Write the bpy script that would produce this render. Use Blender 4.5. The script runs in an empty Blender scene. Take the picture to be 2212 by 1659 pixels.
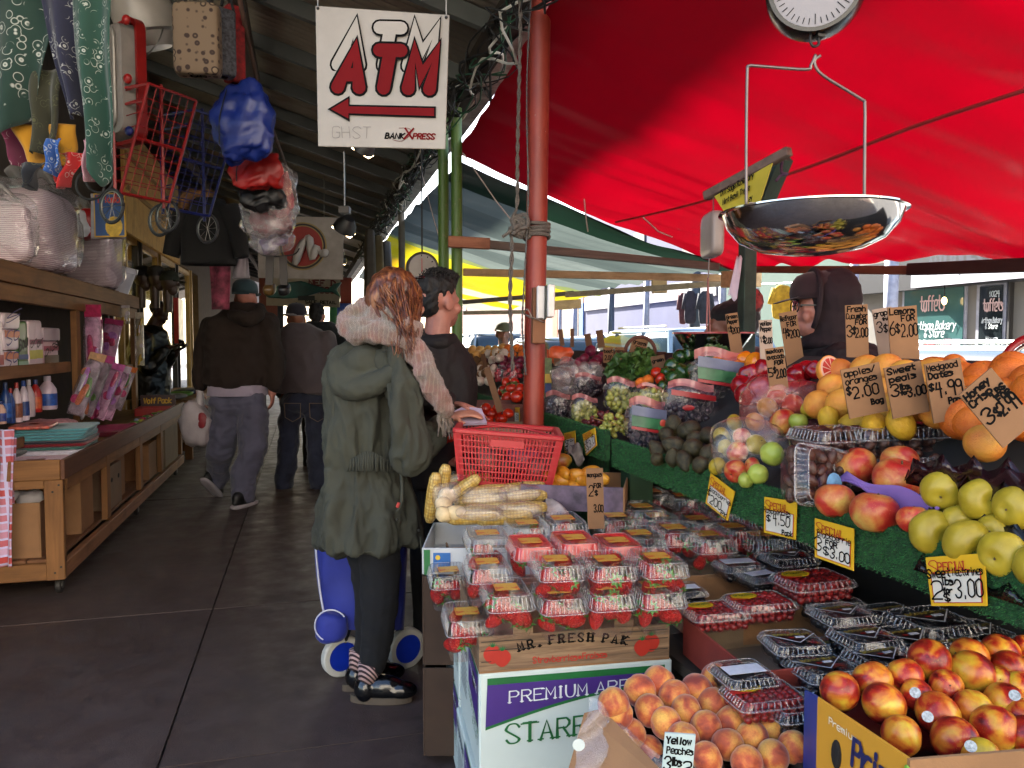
import bpy,bmesh,math,random
import numpy as np
from mathutils import Vector,Matrix,Euler,noise
R=math.radians
rng=random.Random(7)
scene=bpy.context.scene
COL=scene.collection
# ------------------------------------------------------------------ camera
EYE=1.36
PITCH,YAW=R(-3.02),R(15.02)
cam_d=bpy.data.cameras.new('camera');cam=bpy.data.objects.new('camera',cam_d);COL.objects.link(cam)
cam.location=(0,0,EYE);cam.rotation_euler=(R(90)+PITCH,0,-YAW)
cam_d.sensor_width=36;cam_d.lens=27.0;cam_d.clip_start=.05;cam_d.clip_end=2000
scene.camera=cam
# ------------------------------------------------------------------ sky and sun
SUN_EL,SUN_FROM=R(38),Vector((-.25,.97))
world=bpy.data.worlds.new('World');scene.world=world;world.use_nodes=True
wn=world.node_tree.nodes;wl=world.node_tree.links
sky=wn.new('ShaderNodeTexSky');sky.sky_type='NISHITA';sky.sun_disc=False
sky.sun_elevation=SUN_EL
sky.sun_rotation=math.atan2(SUN_FROM.x,SUN_FROM.y)
sky.air_density=1.0;sky.dust_density=2.0;sky.ozone_density=1.0
wn['Background'].inputs[1].default_value=.09
wl.new(sky.outputs[0],wn['Background'].inputs[0])
sun_d=bpy.data.lights.new('sun','SUN');sun=bpy.data.objects.new('sun',sun_d);COL.objects.link(sun)
sun_d.energy=5;sun_d.angle=R(.55);sun_d.color=(1,.95,.87)
_h=SUN_FROM.normalized()*math.cos(SUN_EL)
sun.rotation_euler=Vector((-_h.x,-_h.y,-math.sin(SUN_EL))).to_track_quat('-Z','Y').to_euler()
sun.location=(-20,-5,30)
vs=scene.view_settings
vs.view_transform='Standard';vs.look='None';vs.gamma=1;vs.use_curve_mapping=False
vs.exposure=3.2
cy=scene.cycles
cy.use_denoising=True;cy.max_bounces=8;cy.diffuse_bounces=4;cy.glossy_bounces=3
cy.transmission_bounces=4;cy.transparent_max_bounces=24;cy.caustics_reflective=False;cy.caustics_refractive=False
cy.sample_clamp_indirect=8
# ------------------------------------------------------------------ pixel -> place (2212 x 1659 pixel grid)
_f,_cx,_cy=1659.,1106.,829.5
_fw=Vector((math.sin(YAW)*math.cos(PITCH),math.cos(YAW)*math.cos(PITCH),math.sin(PITCH)))
_rt=Vector((math.cos(YAW),-math.sin(YAW),0));_up=_rt.cross(_fw)
def at(x,y,D=None,X=None,Y=None,Z=None):
 d=_fw+_rt*((x-_cx)/_f)-_up*((y-_cy)/_f)
 if Z is not None:t=(Z-EYE)/d.z
 elif X is not None:t=X/d.x
 elif Y is not None:t=Y/d.y
 else:t=D
 return Vector((0,0,EYE))+d*t
def V(*a):return Vector(a)
# ------------------------------------------------------------------ colour and materials
def C(h):
 if not isinstance(h,str):return tuple(h)
 h=h.lstrip('#');c=[int(h[i:i+2],16)/255 for i in(0,2,4)]
 return tuple(x/12.92 if x<=.04045 else((x+.055)/1.055)**2.4 for x in c)
MATS={}
class NT:
 def __init__(s,name):
  s.m=bpy.data.materials.new(name);s.m.use_nodes=True
  s.t=s.m.node_tree;s.n=s.t.nodes;s.l=s.t.links
  s.b=s.n['Principled BSDF'];s.out=s.n['Material Output']
 def new(s,k,**kw):
  x=s.n.new(k)
  for a,v in kw.items():setattr(x,a,v)
  return x
 def link(s,a,b):s.l.new(a,b)
 def coords(s,scale=(1,1,1),rnd=0,kind='Object',rot=(0,0,0)):
  tc=s.new('ShaderNodeTexCoord');mp=s.new('ShaderNodeMapping')
  mp.inputs['Scale'].default_value=scale;mp.inputs['Rotation'].default_value=rot
  s.link(tc.outputs[kind],mp.inputs[0])
  if rnd:
   oi=s.new('ShaderNodeObjectInfo');mu=s.new('ShaderNodeMath',operation='MULTIPLY');mu.inputs[1].default_value=rnd
   s.link(oi.outputs['Random'],mu.inputs[0]);s.link(mu.outputs[0],mp.inputs['Location'])
  return mp.outputs[0]
 def noise(s,vec,scale,detail=4,rough=.55,dist=0):
  x=s.new('ShaderNodeTexNoise');x.inputs['Scale'].default_value=scale;x.inputs['Detail'].default_value=detail
  x.inputs['Roughness'].default_value=rough;x.inputs['Distortion'].default_value=dist
  s.link(vec,x.inputs['Vector']);return x.outputs[0]
 def ramp(s,fac,stops,interp='LINEAR'):
  x=s.new('ShaderNodeValToRGB');e=x.color_ramp;e.interpolation=interp
  while len(e.elements)<len(stops):e.elements.new(.5)
  for el,(p,c)in zip(e.elements,stops):
   el.position=p;c=C(c)if not isinstance(c,(int,float))else(c,c,c);el.color=(*c[:3],1)
  s.link(fac,x.inputs[0]);return x.outputs[0]
 def mix(s,fac,a,b,mode='MIX'):
  x=s.new('ShaderNodeMix',data_type='RGBA',blend_type=mode)
  for sock,v in((x.inputs[0],fac),(x.inputs[6],a),(x.inputs[7],b)):
   if isinstance(v,(int,float)):sock.default_value=v
   elif isinstance(v,(tuple,list)):sock.default_value=(*v[:3],1)
   else:s.link(v,sock)
  return x.outputs[2]
 def bump(s,h,strength,dist=.01):
  x=s.new('ShaderNodeBump');x.inputs['Strength'].default_value=strength;x.inputs['Distance'].default_value=dist
  s.link(h,x.inputs['Height']);s.link(x.outputs[0],s.b.inputs['Normal'])
 def base(s,c):
  if isinstance(c,(tuple,list)):s.b.inputs['Base Color'].default_value=(*c[:3],1)
  else:s.link(c,s.b.inputs['Base Color'])
 def put(s,**k):
  for a,v in k.items():s.b.inputs[a.replace('_',' ')].default_value=v
def sc3(c,k):return tuple(max(0,min(1,x*k))for x in c[:3])
def M(name,col,rough=.6,metal=0,var=.18,scale=9,bump=0,bscale=80,rnd=0,spec=.5,coat=0,stretch=(1,1,1),sheen=0,emit=0):
 """plain procedural surface: colour that drifts with noise, fine relief"""
 if name in MATS:return MATS[name]
 c=C(col);n=NT(name)
 vec=n.coords(stretch,rnd=40)
 col_o=n.mix(n.ramp(n.noise(vec,scale),[(.3,0.),(.7,1.)]),sc3(c,1-var),sc3(c,1+var))
 if rnd:
  oi=n.new('ShaderNodeObjectInfo');hs=n.new('ShaderNodeHueSaturation')
  mr=n.new('ShaderNodeMapRange');mr.inputs[3].default_value=1-rnd;mr.inputs[4].default_value=1+rnd
  n.link(oi.outputs['Random'],mr.inputs[0]);n.link(mr.outputs[0],hs.inputs['Value']);n.link(col_o,hs.inputs['Color']);col_o=hs.outputs[0]
 n.base(col_o)
 n.put(Roughness=rough,Metallic=metal,Specular_IOR_Level=spec,Coat_Weight=coat,Sheen_Weight=sheen)
 if emit:
  n.b.inputs['Emission Color'].default_value=(*c,1);n.b.inputs['Emission Strength'].default_value=emit
 if bump:n.bump(n.noise(vec,bscale,3),bump,.004)
 MATS[name]=n.m;return n.m
def wood(name,c1,c2,axis='y',rough=.7,wear=.5,dirt='#3a2a1c'):
 if name in MATS:return MATS[name]
 n=NT(name);k={'x':(.7,9,9),'y':(9,.7,9),'z':(9,9,.7)}[axis]
 vec=n.coords(k,rnd=30)
 g=n.noise(vec,3.2,6,.6,.6);col=n.ramp(g,[(.28,c1),(.72,c2)])
 v2=n.coords((1,1,1),rnd=30)
 d=n.ramp(n.noise(v2,5,6,.65),[(.5,0.),(.78,wear)])
 col=n.mix(d,col,C(dirt));n.base(col);n.put(Roughness=rough,Specular_IOR_Level=.3)
 n.bump(g,.25,.003);MATS[name]=n.m;return n.m
def clear(name,tint=(.97,.97,.97),haze=.06,k=.9,rough=.08,hcol=(.9,.9,.9),wrinkle=0,wscale=30):
 """thin clear film or shell: see-through with a reflecting skin"""
 if name in MATS:return MATS[name]
 n=NT(name);n.n.remove(n.b)
 tr=n.new('ShaderNodeBsdfTransparent');tr.inputs[0].default_value=(*tint,1)
 gl=n.new('ShaderNodeBsdfGlossy');gl.inputs['Roughness'].default_value=rough
 df=n.new('ShaderNodeBsdfDiffuse');df.inputs[0].default_value=(*hcol,1)
 fr=n.new('ShaderNodeLayerWeight');pw=n.new('ShaderNodeMath',operation='POWER');pw.inputs[1].default_value=3.2;n.link(fr.outputs['Facing'],pw.inputs[0])
 mu=n.new('ShaderNodeMath',operation='MULTIPLY_ADD');mu.inputs[1].default_value=k;mu.inputs[2].default_value=.05
 n.link(pw.outputs[0],mu.inputs[0])
 m1=n.new('ShaderNodeMixShader');m1.inputs[0].default_value=haze
 m2=n.new('ShaderNodeMixShader')
 n.link(tr.outputs[0],m1.inputs[1]);n.link(df.outputs[0],m1.inputs[2])
 n.link(mu.outputs[0],m2.inputs[0]);n.link(m1.outputs[0],m2.inputs[1]);n.link(gl.outputs[0],m2.inputs[2])
 n.link(m2.outputs[0],n.out.inputs[0])
 if wrinkle:
  vec=n.coords(rnd=20);b=n.new('ShaderNodeBump');b.inputs['Strength'].default_value=wrinkle;b.inputs['Distance'].default_value=.01
  n.link(n.noise(vec,wscale,3,.6,1.5),b.inputs['Height']);n.link(b.outputs[0],gl.inputs['Normal']);n.link(b.outputs[0],fr.inputs['Normal'])
 MATS[name]=n.m;return n.m
 # ------------------------------------------------------------------ object helpers
def tag(o,label=None,cat=None,group=None,kind=None):
 if label:o['label']=label
 if cat:o['category']=cat
 if group:o['group']=group
 if kind:o['kind']=kind
 return o
def empty(name,loc=(0,0,0),rz=0,label=None,cat=None,group=None,rot=None):
 o=bpy.data.objects.new(name,None);COL.objects.link(o);o.location=loc
 o.rotation_euler=rot if rot is not None else(0,0,rz)
 o.empty_display_size=.05
 return tag(o,label,cat,group)
def wmat(o):
 m=o.matrix_basis.copy()
 return wmat(o.parent)@m if o.parent else m
def dup(o,parent=None,loc=None,rot=None,scale=None,label=None,group=None):
 c=o.copy();COL.objects.link(c);c.parent=parent
 if loc is not None:c.location=loc
 if rot is not None:c.rotation_euler=rot
 if scale is not None:c.scale=scale if not isinstance(scale,(int,float))else(scale,)*3
 if label:c['label']=label
 if group:c['group']=group
 for ch in list(o.children):dup(ch,c)
 return c
def kill(o):
 for ch in list(o.children):kill(ch)
 bpy.data.objects.remove(o)
def frame(p,q):
 z=(Vector(q)-Vector(p));L=z.length;z=z.normalized()if L>1e-9 else Vector((0,0,1))
 a=Vector((0,0,1))if abs(z.z)<.95 else Vector((0,1,0))
 x=a.cross(z).normalized();y=z.cross(x)
 return x,y,z,L
class MB:
 def __init__(s):s.v=[];s.f=[];s.m=[]
 def add(s,vs,fs,mi=0):
  o=len(s.v);s.v.extend([tuple(p)for p in vs]);s.f.extend([tuple(i+o for i in q)for q in fs]);s.m.extend([mi]*len(fs));return s
 def hexa(s,P,mi=0):
  return s.add(P,[(3,2,1,0),(4,5,6,7),(0,1,5,4),(1,2,6,5),(2,3,7,6),(3,0,4,7)],mi)
 def box(s,x0,x1,y0,y1,z0,z1,mi=0,mat=None):
  P=[Vector(p)for p in((x0,y0,z0),(x1,y0,z0),(x1,y1,z0),(x0,y1,z0),(x0,y0,z1),(x1,y0,z1),(x1,y1,z1),(x0,y1,z1))]
  if mat is not None:P=[mat@p for p in P]
  return s.hexa(P,mi)
 def cbox(s,c,sx,sy,sz,rot=(0,0,0),mi=0):
  return s.box(-sx/2,sx/2,-sy/2,sy/2,-sz/2,sz/2,mi,Matrix.Translation(c)@Euler(rot).to_matrix().to_4x4())
 def beam(s,p,q,w,h,mi=0,upv=None):
  p,q=Vector(p),Vector(q);z=(q-p).normalized()
  u=Vector(upv)if upv else(Vector((0,0,1))if abs(z.z)<.9 else Vector((0,1,0)))
  x=z.cross(u).normalized()*(w/2);y=x.cross(z).normalized()*(h/2)
  return s.hexa([p-x-y,p+x-y,q+x-y,q-x-y,p-x+y,p+x+y,q+x+y,q-x+y],mi)
 def tube(s,pts,r,n=6,mi=0,closed=False,cap=True):
  pts=[Vector(p)for p in pts];N=len(pts);rs=r if isinstance(r,(list,tuple))else[r]*N
  vs,fs=[],[];px=None
  for i,p in enumerate(pts):
   a=pts[i-1]if(i or closed)else p;b=pts[(i+1)%N]if(i<N-1 or closed)else p
   t=(b-a).normalized()if(b-a).length>1e-9 else Vector((0,0,1))
   if px is None:
    g=Vector((0,0,1))if abs(t.z)<.9 else Vector((0,1,0));px=g.cross(t).normalized()
   else:
    px=px-t*px.dot(t);px=px.normalized()if px.length>1e-6 else Vector((1,0,0))
   py=t.cross(px)
   for k in range(n):
    w=2*math.pi*k/n;vs.append(p+(px*math.cos(w)+py*math.sin(w))*rs[i])
  for i in range(N if closed else N-1):
   j=(i+1)%N
   for k in range(n):fs.append((i*n+k,i*n+(k+1)%n,j*n+(k+1)%n,j*n+k))
  if cap and not closed:
   fs.append(tuple(range(n-1,-1,-1)));fs.append(tuple((N-1)*n+k for k in range(n)))
  return s.add(vs,fs,mi)
 def lathe(s,prof,n=24,c=(0,0,0),mi=0,mat=None,sx=1,sy=1,fn=None):
  """profile of (r, z); r = 0 ends close"""
  vs,fs,rows=[],[],[];c=Vector(c)
  for r,z in prof:
   if r<=1e-6:rows.append([len(vs)]);vs.append(Vector((0,0,z)))
   else:
    rows.append(list(range(len(vs),len(vs)+n)))
    for k in range(n):
     w=2*math.pi*k/n;q=Vector((r*math.cos(w)*sx,r*math.sin(w)*sy,z))
     vs.append(fn(q,w)if fn else q)
  for a,b in zip(rows,rows[1:]):
   for k in range(n):
    k2=(k+1)%n
    if len(a)==1 and len(b)==1:continue
    if len(a)==1:fs.append((a[0],b[k2],b[k]))
    elif len(b)==1:fs.append((a[k],a[k2],b[0]))
    else:fs.append((a[k],a[k2],b[k2],b[k]))
  vs=[(mat@v if mat is not None else v)+c for v in vs]
  return s.add(vs,fs,mi)
 def grid(s,nu,nv,fn,mi=0,wrapu=False):
  vs=[fn(i/(nu if wrapu else nu-1),j/(nv-1))for j in range(nv)for i in range(nu)]
  fs=[(j*nu+i,j*nu+(i+1)%nu,(j+1)*nu+(i+1)%nu,(j+1)*nu+i)for j in range(nv-1)for i in range(nu if wrapu else nu-1)]
  return s.add(vs,fs,mi)
 def ell(s,c,rx,ry,rz,nu=14,nv=9,mi=0,mat=None):
  prof=[(math.sin(math.pi*j/(nv-1)),-math.cos(math.pi*j/(nv-1)))for j in range(nv)]
  prof[0]=(0,-1);prof[-1]=(0,1)
  S=Matrix.Diagonal((rx,ry,rz,1));S=(mat@S)if mat is not None else S
  return s.lathe(prof,nu,c,mi,S)
 def poly(s,pts,mi=0):return s.add(pts,[tuple(range(len(pts)))],mi)
 def build(s,name,mats,parent=None,smooth=False,bevel=0,local=False,loc=None,thick=0,subd=0,seg=1):
  """vertices are in world space unless local; loc moves the origin of a top-level mesh there"""
  me=bpy.data.meshes.new(name)
  v=s.v
  if not local:
   if parent is not None:
    iv=wmat(parent).inverted();v=[tuple(iv@Vector(p))for p in v]
   elif loc is not None:v=[(p[0]-loc[0],p[1]-loc[1],p[2]-loc[2])for p in v]
  me.from_pydata(v,[],s.f);me.update()
  for m in(mats if isinstance(mats,(list,tuple))else[mats]):me.materials.append(m)
  if any(s.m):me.polygons.foreach_set('material_index',s.m)
  if smooth:
   me.polygons.foreach_set('use_smooth',[True]*len(s.f))
  o=bpy.data.objects.new(name,me);COL.objects.link(o)
  if parent is not None:o.parent=parent
  elif loc is not None:o.location=loc
  if thick:
   md=o.modifiers.new('thick','SOLIDIFY');md.thickness=thick;md.offset=0
  if subd:
   md=o.modifiers.new('sub','SUBSURF');md.levels=subd;md.render_levels=subd
  if bevel:
   md=o.modifiers.new('bevel','BEVEL');md.width=bevel;md.segments=seg;md.limit_method='ANGLE';md.angle_limit=R(40)
  if smooth=='auto':
   set_auto(me)
  return o
def set_auto(me,ang=40):
 bm=bmesh.new();bm.from_mesh(me);a=R(ang)
 for e in bm.edges:e.smooth=not(len(e.link_faces)==2 and e.calc_face_angle(0)>a)
 bm.to_mesh(me);bm.free()
def struct(o):o['kind']='structure';return o
def arc(c,r,a0,a1,n,u=Vector((1,0,0)),v=Vector((0,0,1))):
 c=Vector(c);return[c+u*(r*math.cos(a0+(a1-a0)*i/n))+v*(r*math.sin(a0+(a1-a0)*i/n))for i in range(n+1)]
def smoothpts(P,k=4,closed=False):
 P=[Vector(p)for p in P];N=len(P);out=[]
 for i in range(N if closed else N-1):
  g=(lambda j:P[j%N])if closed else(lambda j:P[max(0,min(N-1,j))])
  a,b,c,d=g(i-1),g(i),g(i+1),g(i+2)
  for t in range(k):
   x=t/k
   out.append(.5*(2*b+(c-a)*x+(2*a-5*b+4*c-d)*x*x+(3*b-a-3*c+d)*x**3))
 if not closed:out.append(P[-1])
 return out
 # ------------------------------------------------------------------ pen lettering
GL={'A':'02 28 42;14 34','B':'02 08 28 37 36 25 05;25 35 44 43 32 02','C':'~47 38 18 07 03 12 32 43','D':'02 08 28 46 44 22 02','E':'48 08 02 42;05 35','F':'48 08 02;05 35','G':'~47 38 18 07 03 12 32 43 45;45 25','H':'02 08;42 48;05 45','I':'22 28','J':'~48 43 32 12 03','K':'02 08;48 05 42','L':'08 02 42','M':'02 08 24 48 42','N':'02 08 42 48','O':'~18 06 04 12 32 44 46 38 18','P':'02 08 38 47 46 35 05','Q':'~18 06 04 12 32 44 46 38 18;23 41','R':'02 08 38 47 46 35 05;25 42','S':'~47 38 18 07 06 34 43 32 12 03','T':'08 48;28 22','U':'~08 04 12 32 44 48','V':'08 22 48','W':'08 12 26 32 48','X':'08 42;48 02','Y':'08 25 48;25 22','Z':'08 48 02 42','0':'~28 07 05 03 22 43 45 47 28','1':'16 28 22','2':'~07 18 38 47 45 24 02;02 42','3':'~07 18 38 47 46 25 44 43 32 12 03','4':'18 05 45;38 31','5':'48 08 05;~05 25 44 43 32 02','6':'~38 16 04 12 32 43 44 35 15 04','7':'08 48 12','8':'~25 07 18 38 47 25 03 12 32 43 25','9':'~46 35 15 06 07 18 38 47 46 41','$':'~47 38 18 07 06 34 43 32 12 03;29 21','a':'~46 16 04 12 32 44;46 42','b':'08 02;~05 26 45 43 22 02','c':'~45 26 06 03 12 32 43','d':'48 42;~45 26 05 03 22 42','e':'~04 44 46 16 04 12 42','f':'~48 38 27 22;06 46','g':'~46 16 05 03 32 45;~46 41 30 10','h':'08 02;~05 26 45 42','i':'26 22;28 27','j':'~36 31 20 00;38 37','k':'08 02;46 04 42','l':'28 22','m':'06 02;~04 16 25 22;~24 36 45 42','n':'06 02;~04 26 45 42','o':'~16 04 12 32 44 36 16','p':'06 00;~05 26 45 43 22 03','q':'46 40;~45 26 05 03 22 43','r':'06 02;~04 26 46','s':'~45 26 06 15 34 43 22 02','t':'28 23 42;06 46','u':'~06 03 12 32 44;46 42','v':'06 22 46','w':'06 12 25 32 46','x':'06 42;46 02','y':'06 23;46 10','z':'06 46 02 42','.':'22 23',',':'22 11','-':'05 45',':':'26 25;23 22','/':'02 48','&':'~42 07 18 27 04 12 32 44',"'":'28 27','!':'28 24;23 22','(':'~38 16 14 32',')':'~18 36 34 12','*':'23 27;14 36;16 34'}
NARROW={'i':2,'l':2,'I':2,'1':3,'.':2,',':2,"'":2,':':2,'!':2,'j':3,'t':3.4,'f':3.4,'r':3.4,'s':3.4}
def pen(mb,text,o,ux,uy,h,w,jit=0,slant=0,gap=1.5,mi=0,serif=False,cap=False,calli=0,sx=1.0,seed=1,width=None):
 """write text with a pen of width w; o is the baseline start, ux/uy the unit axes, h the capital height"""
 o,ux,uy=Vector(o),Vector(ux).normalized(),Vector(uy).normalized();nz=ux.cross(uy).normalized();rg=random.Random(seed+len(text))
 adv=lambda ch:3 if ch==' ' else(NARROW.get(ch,4)+gap)
 k=h/6;kx=k*sx
 if width:kx=width/max(1e-6,sum(adv(c)for c in text)-gap)
 x=0;lev=0
 for ch in text:
  if ch!=' ':
   off=-(4-NARROW.get(ch,4))/2
   dy=rg.uniform(-1,1)*jit;sl=slant+rg.uniform(-.3,.3)*jit
   for st in GL.get(ch,'').split(';'):
    if not st:continue
    sm=st[0]=='~';q=st.lstrip('~').split()
    P=[Vector(((int(a[0])+off+rg.uniform(-.25,.25)*jit),int(a[1])-2+rg.uniform(-.25,.25)*jit+dy,0))for a in q]
    if sm:P=smoothpts(P,3)
    P=[Vector(((x+p.x+sl*p.y)*kx,p.y*k,0))for p in P]
    lev=(lev+1)%5;z=lev*.00012
    vs,fs=[],[]
    n=len(P)
    def ww(t):return w*(1-calli*abs(t.x))if calli else w
    for i,p in enumerate(P):
     a=P[max(0,i-1)];b=P[min(n-1,i+1)]
     t0=(p-a);t1=(b-p)
     t=((t0.normalized()if t0.length>1e-9 else Vector())+(t1.normalized()if t1.length>1e-9 else Vector()))
     t=t.normalized()if t.length>1e-6 else Vector((1,0,0))
     tt=t0.normalized()if t0.length>1e-9 else t1.normalized()
     m=min(1.7,1/max(.35,t.dot(tt)))
     nn=Vector((-t.y,t.x,0))*(ww(t)/2*m)
     e=t*(w*.35)if not cap else Vector()
     pp=p-e if i==0 else(p+e if i==n-1 else p)
     vs+=[pp+nn,pp-nn]
    fs=[(2*i,2*i+1,2*i+3,2*i+2)for i in range(n-1)]
    if cap:
     for e,sg in((0,-1),(n-1,1)):
      a,b=vs[2*e],vs[2*e+1];c0=(a+b)/2;r=(a-b)/2;d=Vector((r.y,-r.x,0))*sg
      ring=[c0+r*math.cos(th)+d*math.sin(th)for th in[math.pi*i/6 for i in range(7)]]
      b0=len(vs);vs+=ring;fs.append(tuple(range(b0,b0+7))if sg<0 else tuple(range(b0+6,b0-1,-1)))
    if serif and not sm:
     for e in(0,n-1):
      p=P[e]
      if min(abs(p.y),abs(p.y-h))<.01*h:
       b0=len(vs);s1=w*.95;hh=w*.22;yy=hh if p.y<h/2 else-hh
       vs+=[Vector((p.x-s1,p.y+yy-hh,.0006)),Vector((p.x+s1,p.y+yy-hh,.0006)),Vector((p.x+s1,p.y+yy+hh,.0006)),Vector((p.x-s1,p.y+yy+hh,.0006))]
       fs.append((b0,b0+1,b0+2,b0+3))
    W=[o+ux*p.x+uy*p.y+nz*(z+p.z)for p in vs]
    F=[]
    for f in fs:
     a,b,c=(vs[f[0]],vs[f[1]],vs[f[2]])
     F.append(f if(b-a).cross(c-a).z>=0 else tuple(reversed(f)))
    mb.add(W,F,mi)
  x+=adv(ch)
 return x*kx
def penlen(text,h,gap=1.5,sx=1.0):
 return(sum(3 if c==' ' else NARROW.get(c,4)+gap for c in text)-gap)*h/6*sx
def plate(mb,o,ux,uy,w,h,t,mi=0,nudge=0):
 """a thin board whose front lower-left corner is o"""
 o,ux,uy=Vector(o),Vector(ux).normalized(),Vector(uy).normalized();n=ux.cross(uy);o=o+n*nudge
 a,b,c,d=o,o+ux*w,o+ux*w+uy*h,o+uy*h
 return mb.hexa([a-n*t,b-n*t,c-n*t,d-n*t,a,b,c,d],mi)
INK=M('ink','#080707',.8,var=.1,spec=.1)
ORD='first second third fourth fifth sixth seventh eighth ninth tenth eleventh twelfth thirteenth fourteenth fifteenth sixteenth seventeenth eighteenth nineteenth twentieth'.split()
def hang(name,x,y,D,label,cat,yaw=0,group=None):
 """an empty at a pixel and distance, turned to the viewer; returns it and the metres one pixel spans there"""
 return empty(name,at(x,y,D=D),-YAW+yaw,label,cat,group),D/1659.
def sgn(x,e):return math.copysign(abs(x)**e,x)
def puff(mb,c,rx,ry,rz,e1=.5,e2=.5,amp=0,fr=6,seed=0,nu=28,nv=16,mi=0,rot=None,squash=None):
 """rounded block (super-ellipsoid) with lumps"""
 c=Vector(c);Rm=Euler(rot).to_matrix()if rot else None
 def fn(u,v):
  a=u*2*math.pi;b=(v-.5)*math.pi*.998
  p=Vector((rx*sgn(math.cos(b),e1)*sgn(math.cos(a),e2),ry*sgn(math.cos(b),e1)*sgn(math.sin(a),e2),rz*sgn(math.sin(b),e1)))
  if squash:p=squash(p)
  if amp:
   n=p.normalized();p=p+n*amp*(noise.noise(p*fr+Vector((seed*7.1,seed,0)))+.5*noise.noise(p*fr*2.7+Vector((seed,3,seed*2))))
  return c+(Rm@p if Rm else p)
 return mb.grid(nu,nv,fn,mi,wrapu=True)
def carton(name,c,sx,sy,h,rz,label,cat='box',mat=None,inner=None,t=.006,flaps=False,group=None,sides=None,tilt=None):
 """open cardboard box; c is the middle of its floor"""
 b=empty(name,c,rz,label,cat,group)
 if tilt:b.rotation_euler=(tilt[0],tilt[1],rz)
 mat=mat or CARD
 s=sides or{}
 x,y=sx/2,sy/2
 MB().box(-x,x,-y,y,0,t).build('base',mat,b,local=True)
 MB().box(-x,x,-y-t,-y,0,s.get('f',h)).build('front_panel',s.get('fm',mat),b,local=True,bevel=.0015)
 MB().box(-x,x,y,y+t,0,s.get('k',h)).build('back_panel',mat,b,local=True,bevel=.0015)
 MB().box(-x-t,-x,-y-t,y+t,0,s.get('l',h)).build('left_panel',s.get('lm',mat),b,local=True,bevel=.0015)
 MB().box(x,x+t,-y-t,y+t,0,s.get('r',h)).build('right_panel',s.get('rm',mat),b,local=True,bevel=.0015)
 return b
CARD=M('cardboard','#8a6543',.85,var=.14,scale=5,bump=.15,bscale=200)
CARDG=M('cardboard_grey','#7d6a55',.85,var=.14,scale=5,bump=.15,bscale=200)
# ================================================================== SETTING
def concrete(name,c1,c2,stain,scale=1):
 n=NT(name);v=n.coords((1,1,1),rnd=17);vw=n.coords((1,1,1),kind='Object',rnd=90)
 col=n.ramp(n.noise(v,2.2*scale,8,.62),[(.25,c1),(.75,c2)])
 sp=n.ramp(n.noise(vw,9,7,.75),[(.56,0.),(.72,.75)]);col=n.mix(sp,col,C(stain))
 gum=n.new('ShaderNodeTexVoronoi');gum.inputs['Scale'].default_value=5.5;n.link(vw,gum.inputs['Vector'])
 col=n.mix(n.ramp(gum.outputs['Distance'],[(.05,.7),(.075,0.)]),col,C('#26231f'))
 n.base(col);n.put(Specular_IOR_Level=.45)
 rr=n.ramp(n.noise(v,7,5),[(.3,.42),(.7,.8)]);n.link(rr,n.b.inputs['Roughness'])
 n.bump(n.noise(vw,160,5,.7),.35,.004);return n.m
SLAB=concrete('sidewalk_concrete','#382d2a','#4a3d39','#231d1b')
ground=MB().box(-300,300,-60,400,-1.2,-.30).build('ground',M('earth','#8f8a80',.95));struct(ground)
JOINT=M('joint_dirt','#1d1a18',.95,bump=.4)
sw=MB().box(-2.4,3.58,-6,60,-.28,-.016).build('sidewalk',JOINT);struct(sw)
xs=[-2.4,-1.985,-.478,1.04,2.3,3.58]
for i in range(5):
 y=-1.98
 while y<40:
  L=1.53 if y<14 else 6.12
  x0,x1=xs[i]+.004,xs[i+1]-.004
  dz=rng.uniform(-.002,.002)
  MB().box(x0,x1,y+.0025,y+L-.0025,-.012,0+dz).build('slab',SLAB,sw)
  y+=L
kerb=MB()
struct(MB().box(3.6,3.78,-6,60,-.29,.004).build('kerb',M('kerb_stone','#8d8981',.8,bump=.3),bevel=.012))
ASPH=M('asphalt','#4a4a4b',.9,var=.25,scale=30,bump=.5,bscale=250)
struct(MB().box(3.79,10.4,-8,60,-.29,-.13).build('road',ASPH))
struct(MB().box(10.42,12.6,-8,60,-.29,.0).build('pavement',M('pale_concrete','#a5a099',.85,bump=.2)))
XW=-2.12
BRK=M('dark_stucco','#4b3f36',.9,bump=.4,bscale=40)
b=empty('shop_building',(XW,5,0),label='dark shop building behind the left benches with yellow lit windows',cat='building')
MB().box(XW-4,XW,2.95,8.6,0,14.0).box(XW-4,XW,17,40,0,14.0).box(XW-4,XW,8.6,17,2.75,14.0).build('wall',BRK,b)
MB().box(XW-4,XW-.9,8.6,17,0,2.75).build('back_wall',M('shop_inside','#b59a58',.8,var=.3,scale=3),b)
MB().box(XW-4.1,XW+.06,2.9,40.1,14.001,14.2).build('parapet',M('coping','#777069',.8),b)
FRM=M('brass_frame','#a58a52',.45,metal=.3);FRD=M('dark_frame','#181513',.5)
LIT=M('lit_shop_glow','#e8c468',.6,emit=.07,var=.45,scale=2.2)
GLS=clear('window_glass',(.92,.95,.93),.03,1.0,.03)
MB().box(XW-.86,XW-.84,8.7,16.9,.3,2.7).build('lit_interior',LIT,b)
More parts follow.
